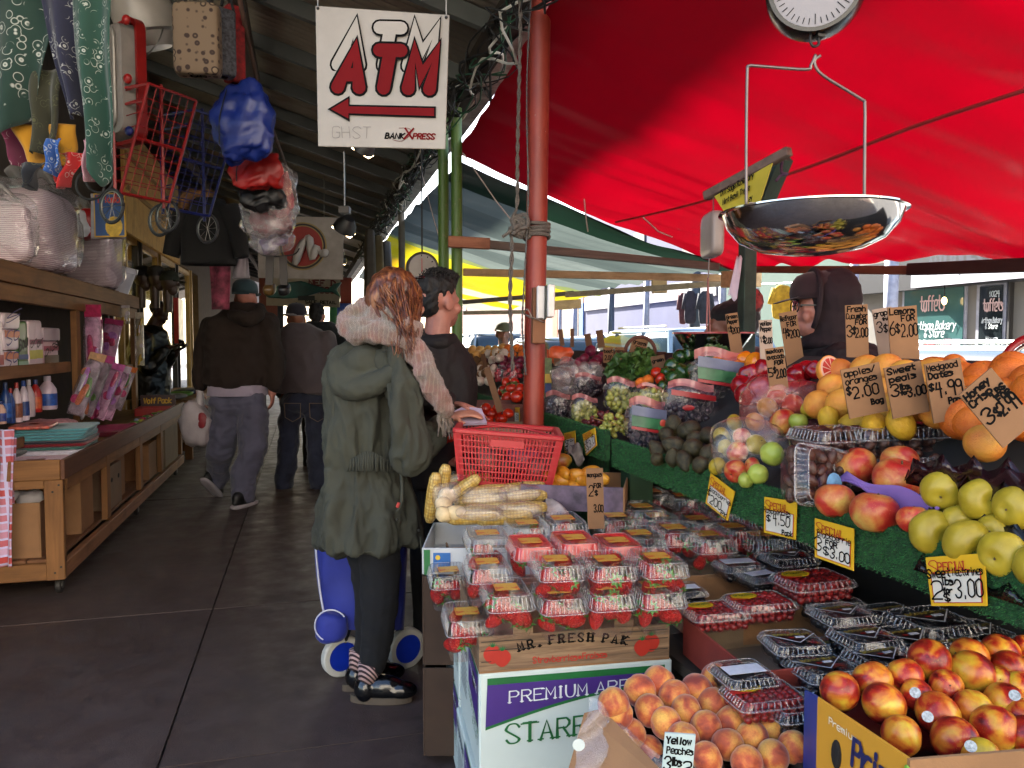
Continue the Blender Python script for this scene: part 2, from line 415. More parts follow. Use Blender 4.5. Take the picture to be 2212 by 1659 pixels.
for k,y in enumerate([8.65,9.35,10.1,11.0,12.4,14,15.6]):
 f=MB().box(XW-.06,XW+.02,y,y+.09,0,2.74).box(XW-.03,XW+.05,y+.12,y+.17,0,2.74).build('window_post',[FRM,FRD][k%2],b)
 if k<6:
  y2=[9.35,10.1,11.0,12.4,14,15.6][k]
  w=MB().box(XW-.02,XW-.012,y+.18,y2-.01,.55,2.62).build('pane',GLS,b)
  MB().box(XW-.03,XW+.02,y+.18,y2-.01,.46,.54).build('rail',FRM,w);MB().box(XW-.03,XW+.02,y+.18,y2-.01,2.63,2.70).build('rail',FRM,w)
for k in range(4):MB().box(XW-.8,XW-.3,8.9+k*1.9,10.3+k*1.9,.9+(k%2)*.6,.93+(k%2)*.6).build('shelf',FRM,b)
t=MB().box(XW+.01,XW+.02,3.3,6.6,1.95,2.35).build('transom_window',M('transom_glow','#cfe3d2',.5,emit=.16,var=.3,scale=4),b)
MB().box(XW+.02,XW+.05,3.2,6.7,1.9,1.95).box(XW+.02,XW+.05,3.2,6.7,2.35,2.42).build('transom_frame',FRM,t)
yp=MB().box(-1.86,-1.82,9.0,12.6,2.55,3.72).build('plywood_panel',wood('ply_yellow','#b8894a','#d5ac67','z'),loc=(-1.84,9,2.55))
tag(yp,'yellow plywood panel high on the wall behind the folding carts','panel')
for z in(3.0,3.35):MB().box(-1.819,-1.80,9.0,12.6,z,z+.05).build('batten',wood('ply_batten','#8a6a3c','#a07f4a','y'),yp)
pb=empty('red_poster',(-1.75,10.2,1.15),label='red framed glass poster case on the shopfront behind the man with a phone',cat='poster')
p0=at(388,745,X=-1.72)
MB().box(-1.78,-1.72,p0.y-.05,p0.y+.0,1.36,2.0).build('side',M('poster_red','#9c1c16',.5),pb)
MB().box(-1.78,-1.74,p0.y+.01,p0.y+.55,1.36,2.0).build('panel',M('poster_paper','#d8d6c4',.4,var=.35,scale=9),pb)
EX,EZ,SL=1.05,2.97,.30
def rz(x):return EZ+SL*(EX-x)
aw=empty('awning_roof',(EX,4,0),label='corrugated metal awning roof on grey rafters over the walk',cat='roof')
n=NT('corrugated');v=n.coords((1,1,1));c=n.ramp(n.noise(v,1.6,6,.6),[(.3,'#8d8172'),(.7,'#b0a494')])
c=n.mix(n.ramp(n.noise(n.coords((.35,3,1)),4,6,.7),[(.55,0.),(.75,.5)]),c,C('#5a4030'));n.base(c);n.put(Roughness=.55,Metallic=.15);CORR=n.m
m=MB();pts=[]
y=2.2
while y<34:
 st=.019 if y<12 else .076;pts.append((y,.011*math.cos(2*math.pi*y/.076)if y<12 else 0));y+=st
vs_,fs_=[],[]
for(y,dz)in pts:vs_+=[(EX+.12,y,rz(EX+.12)+.07+dz),(XW,y,rz(XW)+.07+dz)]
fs_=[(2*i,2*i+1,2*i+3,2*i+2)for i in range(len(pts)-1)]
m.add(vs_,fs_).build('sheet',CORR,aw,smooth=True,thick=.003)
RAF=M('rafter_paint','#4d4f4c',.6,var=.25,scale=3);TIM=wood('old_timber','#3e2f24','#5a4636','y')
y=2.4
while y<30:
 MB().beam((EX-.12,y,rz(EX-.12)+.012),(XW,y,rz(XW)+.012),.05,.09).build('rafter',RAF,aw);y+=.78 if y<12 else 1.56
for x,w in((-.35,.09),(-1.35,.07)):
 MB().box(x-w/2,x+w/2,2.2,30,rz(x)-.125,rz(x)-.04).build('purlin',TIM,aw)
MB().box(EX-.12,EX-.03,2.2,30,EZ-.10,EZ+.05).build('eave_beam',wood('eave_dark','#1f1814','#33281f','y'),aw)
n=NT('gutter');v=n.coords();c=n.ramp(n.noise(v,2.6,7,.7),[(.38,'#574f45'),(.62,'#b1aca0')]);n.base(c);n.put(Roughness=.6);GUT=n.m
MB().box(EX-.025,EX+.10,2.2,30,EZ-.07,EZ+.012).build('gutter',GUT,aw)
for k in range(13):
 rg=random.Random(k);P=[];yy=1.0
 while yy<13:
  P.append((EX-.16+rg.uniform(-.07,.16),yy,EZ-.1+rg.uniform(-.10,.08)-(.10 if rg.random()<.25 else 0)));yy+=rg.uniform(.12,.5)
 MB().tube(smoothpts(P,3),rg.choice([.004,.005,.007]),5).build('cable',[M('cable_black','#0e0d0c',.6),M('cable_green','#1d4a33',.6),M('cable_white','#b5b0a6',.6)][0 if k<8 else(1 if k<11 else 2)],aw)
for k in range(26):
 rg=random.Random(99+k);yy=2+k*.42;c0=V(EX-.17+rg.uniform(-.05,.04),yy,EZ-.13)
 P=[c0+V(rg.uniform(-.09,.09),rg.uniform(-.14,.14),rg.uniform(-.20,.07))for _ in range(7)]
 MB().tube(smoothpts(P,3,True),.004,4,closed=True).build('wire_loop',MATS['cable_black'],aw)
def pole(name,p,q,r,mat,label,cat='pole',n=20):
 o=MB().tube([p,p.lerp(q,.5),q],r,n).build(name,mat,loc=p,smooth='auto');tag(o,label,cat);return o
n=NT('red_paint');v=n.coords((1,1,1));c=n.ramp(n.noise(v,3,6,.6),[(.3,'#6f2318'),(.7,'#8e3322')])
ch=n.ramp(n.noise(n.coords((1,1,.6)),22,8,.8),[(.66,0.),(.70,1.)]);c=n.mix(ch,c,C('#b9b2a8'));n.base(c);n.put(Roughness=.5);n.bump(ch,-.3,.002);REDP=n.m
pt=at(1172,-250,D=3.3);pbm=at(1152,915,D=3.3);d=(pbm-pt);pg=pt+d*((pt.z-0)/(pt.z-pbm.z))
rp=pole('red_post',pg,pt,.045,REDP,'chipped red painted steel post tied with rope beside the stall')
n=NT('green_paint');v=n.coords((1,1,.4));c=n.ramp(n.noise(v,5,6,.6),[(.3,'#2c4a16'),(.7,'#4d6b25')]);c=n.mix(n.ramp(n.noise(n.coords(),14,7,.8),[(.58,0.),(.68,.8)]),c,C('#6d6a4e'));n.base(c);n.put(Roughness=.5);GRNP=n.m
for x,D,lab in((957,5.15,'left one of the two green painted posts under the gutter'),(986,4.95,'right one of the two green painted posts, streaked with grey wear')):
 a=at(x,300,D=D);pole('green_post',V(a.x,a.y,0),V(a.x,a.y,EZ-.1),.036,GRNP,lab)
a=at(868,560,D=8.2);pole('grey_post',V(a.x,a.y,0),V(a.x,a.y,EZ-.1),.035,M('post_grey','#5c5850',.6),'thin grey post under the gutter beyond the hanging scale')
ROPE=M('rope','#57504a',.9,var=.4,scale=200,bump=.8,bscale=300)
rope=empty('rope',at(1120,480,D=3.22),label='grey twisted rope hanging beside the red post and knotted round it',cat='rope')
P=[at(x,y,D=3.22)for x,y in((1122,-60),(1124,60),(1121,200),(1118,330),(1117,440),(1108,470),(1116,492))]
def twist(pts,r,tw=60):
 P=smoothpts(pts,10);out=[[],[]]
 L=0
 for i,p in enumerate(P):
  if i:L+=(P[i]-P[i-1]).length
  x,y,z,_=frame(P[max(0,i-1)],P[min(len(P)-1,i+1)])
  for k in(0,1):
   w=L*tw*4+k*math.pi;out[k].append(p+(x*math.cos(w)+y*math.sin(w))*r*.55)
 m=MB()
 for k in(0,1):m.tube(out[k],r*.6,6)
 return m
twist(P,.0085,14).build('strand',ROPE,rope,smooth=True)
P=[at(x,y,D=3.22)for x,y in((1104,500),(1106,540),(1103,600),(1102,660),(1106,760),(1108,800))]
twist(P,.0085,14).build('strand',ROPE,rope,smooth=True)
axx,axy,axz,_=frame(pg,pt)
for k in range(4):
 c0=pg+(pt-pg).normalized()*((at(1161,484+k*9.5,D=3.3)-pg).dot((pt-pg).normalized()))
 pts_=[c0+(axx*math.cos(w)+axy*math.sin(w))*.0535+axz*(.006*math.sin(w+k))for w in[2*math.pi*i/28 for i in range(28)]]
 MB().tube(pts_,.0085,6,closed=True).build('wrap',ROPE,rope,smooth=True)
kc=at(1120,487,D=3.22)
for k in range(5):
 rg=random.Random(k);P=[kc+V(rg.uniform(-.035,.05),rg.uniform(-.02,.02),rg.uniform(-.055,.05))for _ in range(6)]
 MB().tube(smoothpts(P,4,True),.009,6,closed=True).build('knot',ROPE,rope,smooth=True)
MB().tube(smoothpts([kc,at(1095,505,D=3.2),at(1085,512,D=3.2)],3),.007,6).build('strand',ROPE,rope,smooth=True)
c2=empty('cord',at(1140,300,D=3.24),label='thin beaded cord hanging down along the left side of the red post',cat='cord')
P=[at(x,y,D=3.24)for x,y in((1150,-60),(1140,120),(1138,260),(1141,420),(1133,600),(1128,700),(1133,770),(1136,810))]
twist(P,.0045,30).build('strand',M('cord_bw','#4c4a49',.7,var=.5,scale=90),c2,smooth=True)
hb=empty('bag_dispenser',at(1165,680,D=3.23),label='white metal bag holder on a wooden block fixed to the red post',cat='holder')
f0=at(1150,722,D=3.21);
MB().beam(at(1162,742,D=3.225),at(1164,622,D=3.225),.055,.03).build('block',wood('block_wood','#6b4630','#83583c','z'),hb,bevel=.003)
WPL=M('white_plastic','#c9c3bf',.35,var=.08)
MB().beam(at(1168,690,D=3.185),at(1169,618,D=3.185),.036,.02).beam(at(1187,686,D=3.17),at(1188,616,D=3.17),.03,.05).build('case',WPL,hb,bevel=.004)
MB().beam(at(1178,690,D=3.165),at(1179,617,D=3.165),.004,.02).build('slot',M('slot_dark','#2a2f26',.5),hb)
MB().tube(smoothpts([at(1172,688,D=3.16),at(1150,688,D=3.12),at(1132,678,D=3.12),at(1146,684,D=3.1),at(1176,697,D=3.12)],4),.003,6).tube(smoothpts([at(1150,688,D=3.12),at(1140,668,D=3.12),at(1136,672,D=3.12)],3),.003,6).build('hook',M('wire_steel','#6f665f',.35,metal=.8),hb,smooth=True)
def canopy(name,A,B,Cc,D,nu,nv,mat,label,sag=.05,wr=.012,seed=0,edge=None):
 """A eave-near, B eave-far, Cc street-far, D street-near"""
 def fn(u,v):
  p=(A*(1-u)+D*u)*(1-v)+(B*(1-u)+Cc*u)*v
  s=math.sin(math.pi*u)*sag
  w=noise.noise(Vector((u*2.2+seed,v*11+u*1.5,seed)))*wr*2.2+noise.noise(Vector((u*3.5+seed,v*30+u*7,3+seed)))*wr*(.4+u)
  e=(abs(2*v-1)**6)*.05*math.sin(u*9+seed)
  return p-Vector((0,0,s))+Vector((0,0,w+e*.3))
 o=MB().grid(nu,nv,fn).build(name,mat,loc=A,smooth=True);tag(o,label,'canopy');return o
def cloth_mat(name,col,tr,stripes=None,tmix=.62):
 n=NT(name);n.n.remove(n.b);df=n.new('ShaderNodeBsdfDiffuse');tl=n.new('ShaderNodeBsdfTranslucent');gl=n.new('ShaderNodeBsdfGlossy');gl.inputs['Roughness'].default_value=.42
 mx=n.new('ShaderNodeMixShader');mx.inputs[0].default_value=tmix;m2=n.new('ShaderNodeMixShader');m2.inputs[0].default_value=.035
 v=n.coords()
 if stripes:c=n.ramp(n.noise(v,1,0),[(0,col),(1,col)]);
 cn=n.ramp(n.noise(n.coords((1,.35,1)),2.5,6,.6),[(.3,.84),(.7,1.)])
 c1=n.mix(1.0,C(col),cn,'MULTIPLY');c2=n.mix(1.0,C(tr),cn,'MULTIPLY')
 if stripes:
  sp=n.new('ShaderNodeSeparateXYZ');n.link(v,sp.inputs[0]);mr=n.new('ShaderNodeMapRange');mr.inputs[1].default_value=stripes[0];mr.inputs[2].default_value=stripes[1]
  n.link(sp.outputs['Y'],mr.inputs[0]);st=n.ramp(mr.outputs[0],stripes[2],'CONSTANT');c1=n.mix(1.0,st,cn,'MULTIPLY');c2=c1
 n.link(c1,df.inputs[0]);n.link(c2,tl.inputs[0])
 n.link(df.outputs[0],mx.inputs[1]);n.link(tl.outputs[0],mx.inputs[2]);n.link(mx.outputs[0],m2.inputs[1]);n.link(gl.outputs[0],m2.inputs[2]);n.link(m2.outputs[0],n.out.inputs[0])
 return n.m
REDC=cloth_mat('red_canvas','#78060b','#66000a',None,.55)
tA,tB,tC,tD=V(1.0,1.15,2.88),at(985,335,X=1.0),at(1552,574,X=3.25),V(3.25,1.0,1.60)
canopy('red_canopy',tA,tB,tC,tD,60,170,REDC,'bright red cloth canopy stretched over the fruit stall',.03,.02,1)
GRC=cloth_mat('green_grey_canvas','#76827c','#8f9a94',(0,4.6,[(0,'#0c1a12'),(.14,'#0c1a12'),(.16,'#4a524e'),(.3,'#3c4441'),(.5,'#555c58'),(.68,'#404845'),(.85,'#565e59')]),.5)
gA,gB=V(1.02,tB.y-.12,tB.z-.06),V(1.02,9.6,2.72);gC,gD=V(3.6,9.8,2.06),tC+V(.15,-.12,-.035)
canopy('green_canopy',gA,gB,gC,gD,40,110,GRC,'grey green cloth canopy with dark green edge beyond the red one',.06,.016,5)
YEC=cloth_mat('yellow_canvas','#d8c11c','#e8cd2c',(0,7,[(0,'#5a6238'),(.12,'#8f8410'),(.4,'#9a7c10'),(.55,'#8a8776'),(.7,'#9a7c10'),(.85,'#8a8776')]),.55)
canopy('yellow_canopy',V(1.2,10.6,2.95),V(1.2,18.5,2.9),V(4.4,18.5,2.15),V(4.4,10.9,2.1),30,60,YEC,'yellow and white cloth canopy further down the walk',.08,.02,9)
def ontarp(x,y):
 lo,hi=.5,8
 for _ in range(30):
  D=(lo+hi)/2;p=at(x,y,D=D);u=(p.x-tA.x)/(tC.x-tA.x);v=(p.y-tA.y)/(tB.y-tA.y)
  z=(tA.z*(1-u)+tD.z*u)*(1-v)+(tB.z*(1-u)+tC.z*u)*v-math.sin(math.pi*u)*.03
  lo,hi=(lo,D)if p.z>z-.025 else(D,hi)
 return at(x,y,D=lo)
o=MB().tube(smoothpts([ontarp(x,y)for x,y in((2230,190),(1970,275),(1730,367),(1500,440),(1330,480))],4),.007,6).build('canopy_rope',M('rope_red','#7d1a18',.8),smooth=True);tag(o,'red rope strung tight below the red canopy','rope')
WB=wood('beam_brown','#5a3626','#7a4a33','y');WL=wood('beam_pale','#9a7754','#b89570','x');WD=wood('beam_grey','#4c423b','#665a50','x')
def bar(name,p,q,w,h,mat,label):o=MB().beam(p,q,w,h).build(name,mat,loc=p,bevel=.004);tag(o,label,'beam');return o
e0,e1=at(1980,584,X=3.24),at(1625,582,X=3.24)
bar('canopy_beam',e0,e1,.045,.05,WB,'brown wooden beam along the street edge of the red canopy')
bar('canopy_beam',at(2330,568,X=3.2),at(1965,582,X=3.2),.05,.065,wood('beam_dark','#2a1512','#3a1d18','y'),'dark maroon beam end at the right edge of the red canopy')
bar('canopy_beam',at(1000,523,D=5.0),at(1552,577,D=5.6),.04,.055,WD,'grey weathered bar running from the green posts under the green canopy')
bar('canopy_beam',at(968,522,D=4.86),at(1058,527,D=4.9),.05,.07,wood('block_red','#7c4a35','#97644a','x'),'short reddish block tied to the green posts')
bar('canopy_beam',at(1000,588,D=6.2),at(1556,601,D=6.3),.04,.06,WL,'long pale wooden bar below the green canopy')
bar('canopy_beam',at(1562,604,D=6.1),at(1640,601,D=5.8),.06,.13,wood('block_pale','#a98a62','#c5a67c','x'),'pale wooden block at the end of the long bar')
bar('canopy_beam',at(1222,637,D=7.4),at(1560,612,D=6.7),.04,.05,wood('beam_tan','#8b7c66','#a89880','x'),'tan wooden bar sagging below the far edge of the green canopy')
bar('canopy_beam',at(1000,653,D=9.2),at(1240,633,D=9),.05,.05,WD,'thin grey bar behind the red post')
bar('canopy_beam',at(1000,676,D=10),at(1175,673,D=10),.05,.05,wood('beam_b2','#7a6a58','#94826c','x'),'low thin bar behind the red post')
bar('canopy_beam',at(1195,660,D=8.4),at(1255,656,D=8.4),.06,.10,MATS['block_pale'],'pale wooden block right of the red post')
bar('canopy_beam',at(1408,620,D=7.2),at(1440,619,D=7.2),.05,.12,MATS['block_pale'],'small pale wooden block above the hanging shirts')
a=at(1614,600,D=3.75);o=MB().box(a.x-.034,a.x+.034,a.y-.03,a.y+.03,0,at(1614,440,D=3.75).z).build('green_timber_post',M('dark_green_paint','#27352c',.7,var=.35,scale=12,bump=.4),loc=(a.x,a.y,0),bevel=.004);tag(o,'dark green square timber post behind the hooded vendor','post')
for i,(p,q,lab)in enumerate(((at(1270,500,D=4.6),at(1262,430,D=4.4),'short pale string hanging below the green canopy'),(at(1452,512,D=4.2),at(1390,470,D=3.9),'pale string tied under the edge of the red canopy'),(at(1000,330,D=4.8),at(1140,520,D=4.9),'thin rope running down from the gutter to the red post'),(at(905,350,D=6),at(962,560,D=5.6),'thin rope slanting beside the hanging scale'))):
 o=MB().tube([p,p.lerp(q,.5)+V(0,0,-.02),q],.004,5).build('guy_line',M('string','#a8988e',.8),loc=p);tag(o,lab,'rope')
 # ================================================================== LEFT SIDE: rolling bench, shelves, hanging goods
PINE={a:wood('pine_'+a,'#664526','#8a6038',a,.65,.45)for a in 'xyz'}
PLYR=wood('lip_board','#4a2c1e','#66412c','y',.6,.5)
bn=empty('rolling_bench',(-1.27,4.55,0),label='long wooden display bench on casters along the left of the walk',cat='bench')
BX0,BX1,BY0,BY1=-2.02,-1.245,4.55,8.7
MB().box(BX1-.022,BX1,BY0-.022,BY1,.638,.745).build('front_lip',PLYR,bn,bevel=.003)
MB().box(BX0,BX1-.024,BY0-.022,BY0,.638,.745).build('end_lip',PINE['x'],bn,bevel=.003)
MB().box(BX0,BX1-.024,BY0+.002,BY1,.655,.675).build('top',wood('ply_top','#7a5a3c','#9a7650','y'),bn)
MB().box(BX0,BX1-.10,BY0-.012,BY0+.026,.59,.637).build('end_rail',PINE['x'],bn,bevel=.003)
MB().box(BX1-.062,BX1-.024,BY0+.1,BY1,.56,.636).build('front_rail',PINE['y'],bn,bevel=.003)
MB().box(BX1-.055,BX1-.015,BY0,BY1,.10,.185).build('bottom_rail',wood('rail_worn','#6e4a33','#9a6d4a','y'),bn,bevel=.004)
MB().box(BX0,BX1-.10,BY0-.02,BY0+.02,.10,.19).build('bottom_end_rail',PINE['x'],bn,bevel=.004)
for k in range(5):MB().box(BX0+k*.142,BX0+k*.142+.136,BY0+.022,BY1,.186,.204).build('shelf_plank',wood('plank_low','#5e3f2b','#81593b','y'),bn,bevel=.002)
MB().box(BX1-.102,BX1-.012,BY0-.028,BY0+.012,.10,.637).build('leg',PINE['z'],bn,bevel=.004)
for y in(5.5,6.55,7.45,8.58):
 MB().box(BX1-.06,BX1-.022,y,y+.09,.205,.637).build('leg',PINE['z'],bn,bevel=.003)
MB().box(BX0,BX0+.04,BY0,BY0+.09,.1,.637).build('leg',PINE['z'],bn)
SCR=M('screw_head','#3c3a38',.4,metal=.8)
for dz in(.61,.575,.17,.14):MB().ell((BX1-.03-(.03 if dz in(.575,.14)else 0),BY0-.0285,dz),.006,.002,.006,8,5).build('screw',SCR,bn)
RUB=M('caster_rubber','#23211f',.6);STL=M('dull_steel','#8a8782',.35,metal=.9)
for y in(BY0+.08,6.6,8.5):
 c=V(BX1-.07,y,.045)
 w=MB().tube([c-V(.014,0,0),c+V(.014,0,0)],.044,18).build('caster',RUB,bn,bevel=.004)
 MB().tube([c-V(.017,0,0),c+V(.017,0,0)],.02,12).build('hub',STL,w);MB().box(c.x-.022,c.x+.022,y-.03,y+.03,.088,.1).build('bracket',STL,w)
for(x,y,sx,sy,h,rzz,lab,m)in((-1.66,4.83,.52,.42,.30,0,'brown carton of wrapped goods below the near end of the bench',CARD),(-1.55,5.28,.42,.30,.33,.03,'second carton below the bench with its end to the walk',CARD),(-1.55,5.98,.44,.36,.30,0,'apple carton with round hand holes below the bench',CARDG),(-1.57,6.33,.40,.26,.34,0,'carton behind the one with round hand holes',CARD),(-1.52,7.2,.44,.34,.30,0,'brown carton under the middle of the bench',CARD),(-1.46,8.05,.36,.72,.40,0,'tall grey carton below the far end of the bench',CARDG)):
 b_=carton('carton',(x,y,.205),sx,sy,h,rzz,lab,mat=m,group='cartons stored below the rolling bench')
 if 'hand holes' in lab and 'apple' in lab:
  for dy in(-.1,.1):MB().ell((sx/2+.0062,dy,.2),.001,.028,.018,14,5).build('hand_hole',M('hole_dark','#120d0a',.9),b_,local=True)
FILM=clear('bag_film',(.96,.96,.96),.22,.9,.12,(.85,.84,.86),.5,22)
for i,(x,y,z)in enumerate(((-1.78,4.74,.50),(-1.62,4.75,.52),(-1.50,4.8,.50),(-1.50,5.28,.53))):
 m=MB();puff(m,(0,0,0),.075,.06,.05,.8,.9,.025,12,i);o=m.build('wrapped_bundle',M('bag_white','#cfc9cb',.35,bump=.5,bscale=30),loc=None,smooth=True);o.location=(x,y,z)
 tag(o,['white plastic bundle at the left in the near carton','white plastic bundle in the middle of the near carton','white plastic bundle at the right in the near carton','pale bundle poking out of the second carton'][i],'bundle','bundles in cartons below the bench')
sh=empty('wooden_shelf',(-1.6,6,.675),label='pine shelf unit standing along the back of the rolling bench',cat='shelf')
SX=-1.60
for z0,z1,x1,nm in((1.70,1.815,SX+.02,'header'),(1.60,1.698,SX+.0,'header')):
 MB().box(SX-.04,x1,3.0,8.3,z0,z1).build(nm,PINE['y'],sh,bevel=.004)
for y in(6.2,8.15,4.05):MB().box(SX-.041,SX-.001,y,y+.10,.676,1.599).build('post',PINE['z'],sh,bevel=.003)
MB().box(-2.05,SX-.04,3.0,8.3,1.816,1.836).build('top_board',PINE['y'],sh)
for z in(1.20,):
 MB().box(SX-.065,SX-.043,3.0,6.19,z-.045,z+.03).build('shelf_front',wood('shelf_edge','#6f4a30','#8d6240','y'),sh,bevel=.003)
 MB().box(-2.05,SX-.067,3.0,6.19,z-.02,z).build('shelf_board',PINE['y'],sh)
MB().box(SX-.066,SX-.044,3.0,6.19,.74,.80).build('shelf_front',MATS['shelf_edge'],sh,bevel=.003)
MB().box(SX-.05,SX-.02,6.3,8.14,1.08,1.16).build('cross_rail',PINE['y'],sh)
MB().box(-2.09,-2.07,3.0,8.6,.7,1.8).build('back_board',M('shelf_back','#3d3029',.9),sh)
def pack(name,x0,x1,y0,y1,X,dep,col,label,cat,text=None,tcol='#2a1d50',th=.6,stripe=None,group=None,gloss=.3):
 """box-like pack whose front covers a pixel rectangle on the plane X"""
 a=at(x0,y1,X=X);b2=at(x1,y1,X=X);t_=at((x0+x1)/2,y0,X=X)
 z0=a.z if stripe is None or len(stripe)<4 else a.z
 o=empty(name,(X,a.y,z0),0,label,cat,group);w=b2.y-a.y;h=t_.z-z0
 m=MB();puff(m,(X-dep/2,a.y+w/2,z0+h/2),dep/2,w/2*.98,h/2,.18,.18,0,nu=32,nv=14);m.build('body',M('pack_'+col,col,gloss,var=.06),o,smooth=True)
 if stripe:
  for(f0,f1,sc)in stripe[:3]:
   m=MB();m.box(X+.0005,X+.0025,a.y+w*.04,a.y+w*.96,z0+h*f0,z0+h*f1);m.build('print_band',M('print_'+sc,sc,.4),o)
 if text:
  m=MB();pen(m,text,V(X+.004,a.y+w*.08,z0+h*(.5-th/2*.5)),V(0,1,.25),V(0,0,1),min(h*th*.5,w/max(1,len(text))*1.15),min(h,w)*.06,slant=.15,width=w*.84);m.build('lettering',M('ink_'+tcol,tcol,.5),o)
 return o
PX=-1.70
pack('paper_towel_pack',-6,9,690,800,PX,.16,'#c9b6c4','pale pack at the left end of the upper shelf','pack',stripe=[(.1,.3,'#a03c3a')])
pack('tissue_pack',9,42,758,806,PX,.14,'#dccad2','white and orange tissue pack at the bottom of its stack','pack','Sc','#3a2a7a',1.2,[(.62,.95,'#c86a3a')])
pack('tissue_pack',10,44,712,757,PX,.14,'#dccad2','white and orange tissue pack in the middle of its stack','pack','Sc','#3a2a7a',1.2,[(.62,.95,'#c86a3a')])
pack('tissue_pack',8,46,676,711,PX,.14,'#d8c6cc','white tissue pack on top of its stack on the upper shelf','pack','S','#3a2a7a',.8)
pack('paper_towel_pack',40,67,693,798,PX,.12,'#3a6b2e','green paper towel pack with black lettering on the upper shelf','pack','Boun','#15120f',.5,[(.05,.16,'#8fb0a0'),(.2,.3,'#27508a')])
pack('paper_towel_pack',65,80,692,797,PX+.01,.10,'#d4bcc4','white paper towel roll with yellow band right of the green pack','pack','or','#3a302a',.3,[(.2,.38,'#b9b23c'),(.5,.6,'#8a3a55')])
pack('paper_towel_pack',79,94,692,795,PX+.01,.10,'#d4bcc4','white paper towel roll with yellow band next to the pink matchbox pack','pack','or','#3a302a',.3,[(.2,.38,'#b9b23c'),(.5,.6,'#8a3a55')])
pack('match_pack',95,128,737,790,PX,.10,'#c7a0ac','pink pack with dark label at the right end of the upper shelf','pack','DIGS','#2a1c14',.5,[(.1,.42,'#5a4326'),(.6,.8,'#a8405a')])
pack('mug_box',95,132,708,736,PX,.10,'#b9a3ad','small pale printed box on top of the pink pack','box')
CH=-1.72
def bottle(x,y0,y1,wpx,col,cap,label,lab=None,handle=False):
 a=at(x,y1,X=CH);z0=max(.80,a.z);t_=at(x,y0,X=CH);h=t_.z-z0;r=wpx*(a.y*.966+a.x*.259)/1659/2
 o=empty('cleaner_bottle',(a.x,a.y,z0),0,label,'bottle','cleaning bottles on the lower shelf')
 pr=[(0,0),(r*.92,0),(r,h*.04),(r,h*.5),(r*.93,h*.62),(r*.55,h*.78),(r*.34,h*.84),(r*.34,h*.88),(0,h*.88)]
 MB().lathe(pr,20,(0,0,0)).build('body',M('bottle_'+col,col,.3,var=.08),o,smooth='auto',local=True)
 MB().lathe([(0,h*.86),(r*.42,h*.86),(r*.38,h),(0,h)],16).build('cap',M('cap_'+cap,cap,.35,var=.05),o,smooth='auto',local=True)
 if lab:MB().grid(9,2,lambda u,v:V(r*1.015*math.cos((u-.5)*2.6-.9),r*1.015*math.sin((u-.5)*2.6-.9),h*(.12+.36*v))).build('label_band',M('blab_'+lab,lab,.4,var=.4,scale=40),o,smooth=True,local=True)
 return o
for a_ in((4,866,916,18,'#c8a18e','#1a2a66','small bottle with red and blue label at the far left of the lower shelf','#2a3a80'),(14,826,912,22,'#1e3c74','#16305e','tall blue cleaner bottle on the lower shelf','#2c58a0'),(25,838,914,16,'#27437e','#a01c1c','blue cleaner bottle with red cap','#203468'),(38,826,912,20,'#cdb9bf','#a82a22','white cleaner bottle with red cap','#7a4630'),(53,822,908,20,'#cfc0cc','#20408a','white cleaner bottle with blue label and cap','#24386e'),(64,820,900,22,'#b9a6aa','#c7c0c4','grey cleaner bottle behind the red one',None),(78,820,890,24,'#a8231c','#1d2f6e','red cleaner bottle with navy cap','#b8542a'),(104,812,884,36,'#cfb9c6','#c4b6c2','large white bleach jug with blue label at the right','#2a52a0')):bottle(*a_[:7],lab=a_[7])
n=NT('foam_plates');v=n.coords((1,1,1));w_=n.new('ShaderNodeTexWave');w_.bands_direction='Z';w_.inputs['Scale'].default_value=26;w_.inputs['Distortion'].default_value=1.5;n.link(v,w_.inputs[0])
n.base(n.ramp(w_.outputs[0],[(.2,'#b798a0'),(.8,'#dcc8cc')]));n.put(Roughness=.6);n.bump(w_.outputs[0],.5,.006);FOAM=n.m
FILM2=clear('loose_film',(.97,.95,.96),.10,.8,.1,(.9,.85,.88),.8,9)
for i,(x,y,wx,hy,Y,lab)in enumerate(((75,532,180,190,5.6,'big clear bag of pink white foam plates on the shelf top'),(203,560,84,165,6.9,'clear bag of pink white foam plates right of the big one'),(-8,600,40,140,5.2,'clear bag of foam plates cut by the left edge'))):
 a=at(x,y,X=-1.78);D=a.y*.966+a.x*.259;k=D/1659;o=empty('foam_plate_bag',(a.x,a.y,1.838),-.15,lab,'bag');h=hy*k
 m=MB();puff(m,(0,0,h*.46),.20,wx*k*.46,h*.44,.35,.4,.02,5,i);m.build('plates',FOAM,o,smooth=True,local=True)
 m=MB();puff(m,(0,0,h*.5),.235,wx*k*.52,h*.5,.55,.55,.06,7,i+3,44,30);m.build('film',FILM2,o,smooth=True,local=True)
 m=MB();m.grid(12,8,lambda u,v:V((u-.5)*.26*(1-v*.2)+.02,(u-.5)*wx*k*.45+.06*math.sin(v*5+u*9),h*(.95+v*.2*(.7+.5*math.sin(u*11)))));m.build('gathered_top',clear('grey_film',(.75,.74,.73),.35,.8,.2,(.62,.6,.58),.8,14),o,smooth=True,local=True)
o,k=hang('red_bag',165,470,6.4,'red and white plastic bag behind the bags of foam plates','bag');m=MB();puff(m,(0,0,-.05),.17,.1,.13,.7,.8,.04,9,2);m.build('body',M('bag_red','#9c1518',.35,bump=.5,bscale=25),o,smooth=True,local=True)
m=MB();puff(m,(.07,-.08,-.06),.06,.05,.11,.7,.8,.03,12,5);m.build('tied_corner',MATS['bag_white'],o,smooth=True,local=True)
o=empty('white_bucket',at(252,640,D=7.1),0,'white plastic bucket standing askew on the shelf top','bucket',rot=(0,R(14),-YAW));k=7.1/1659
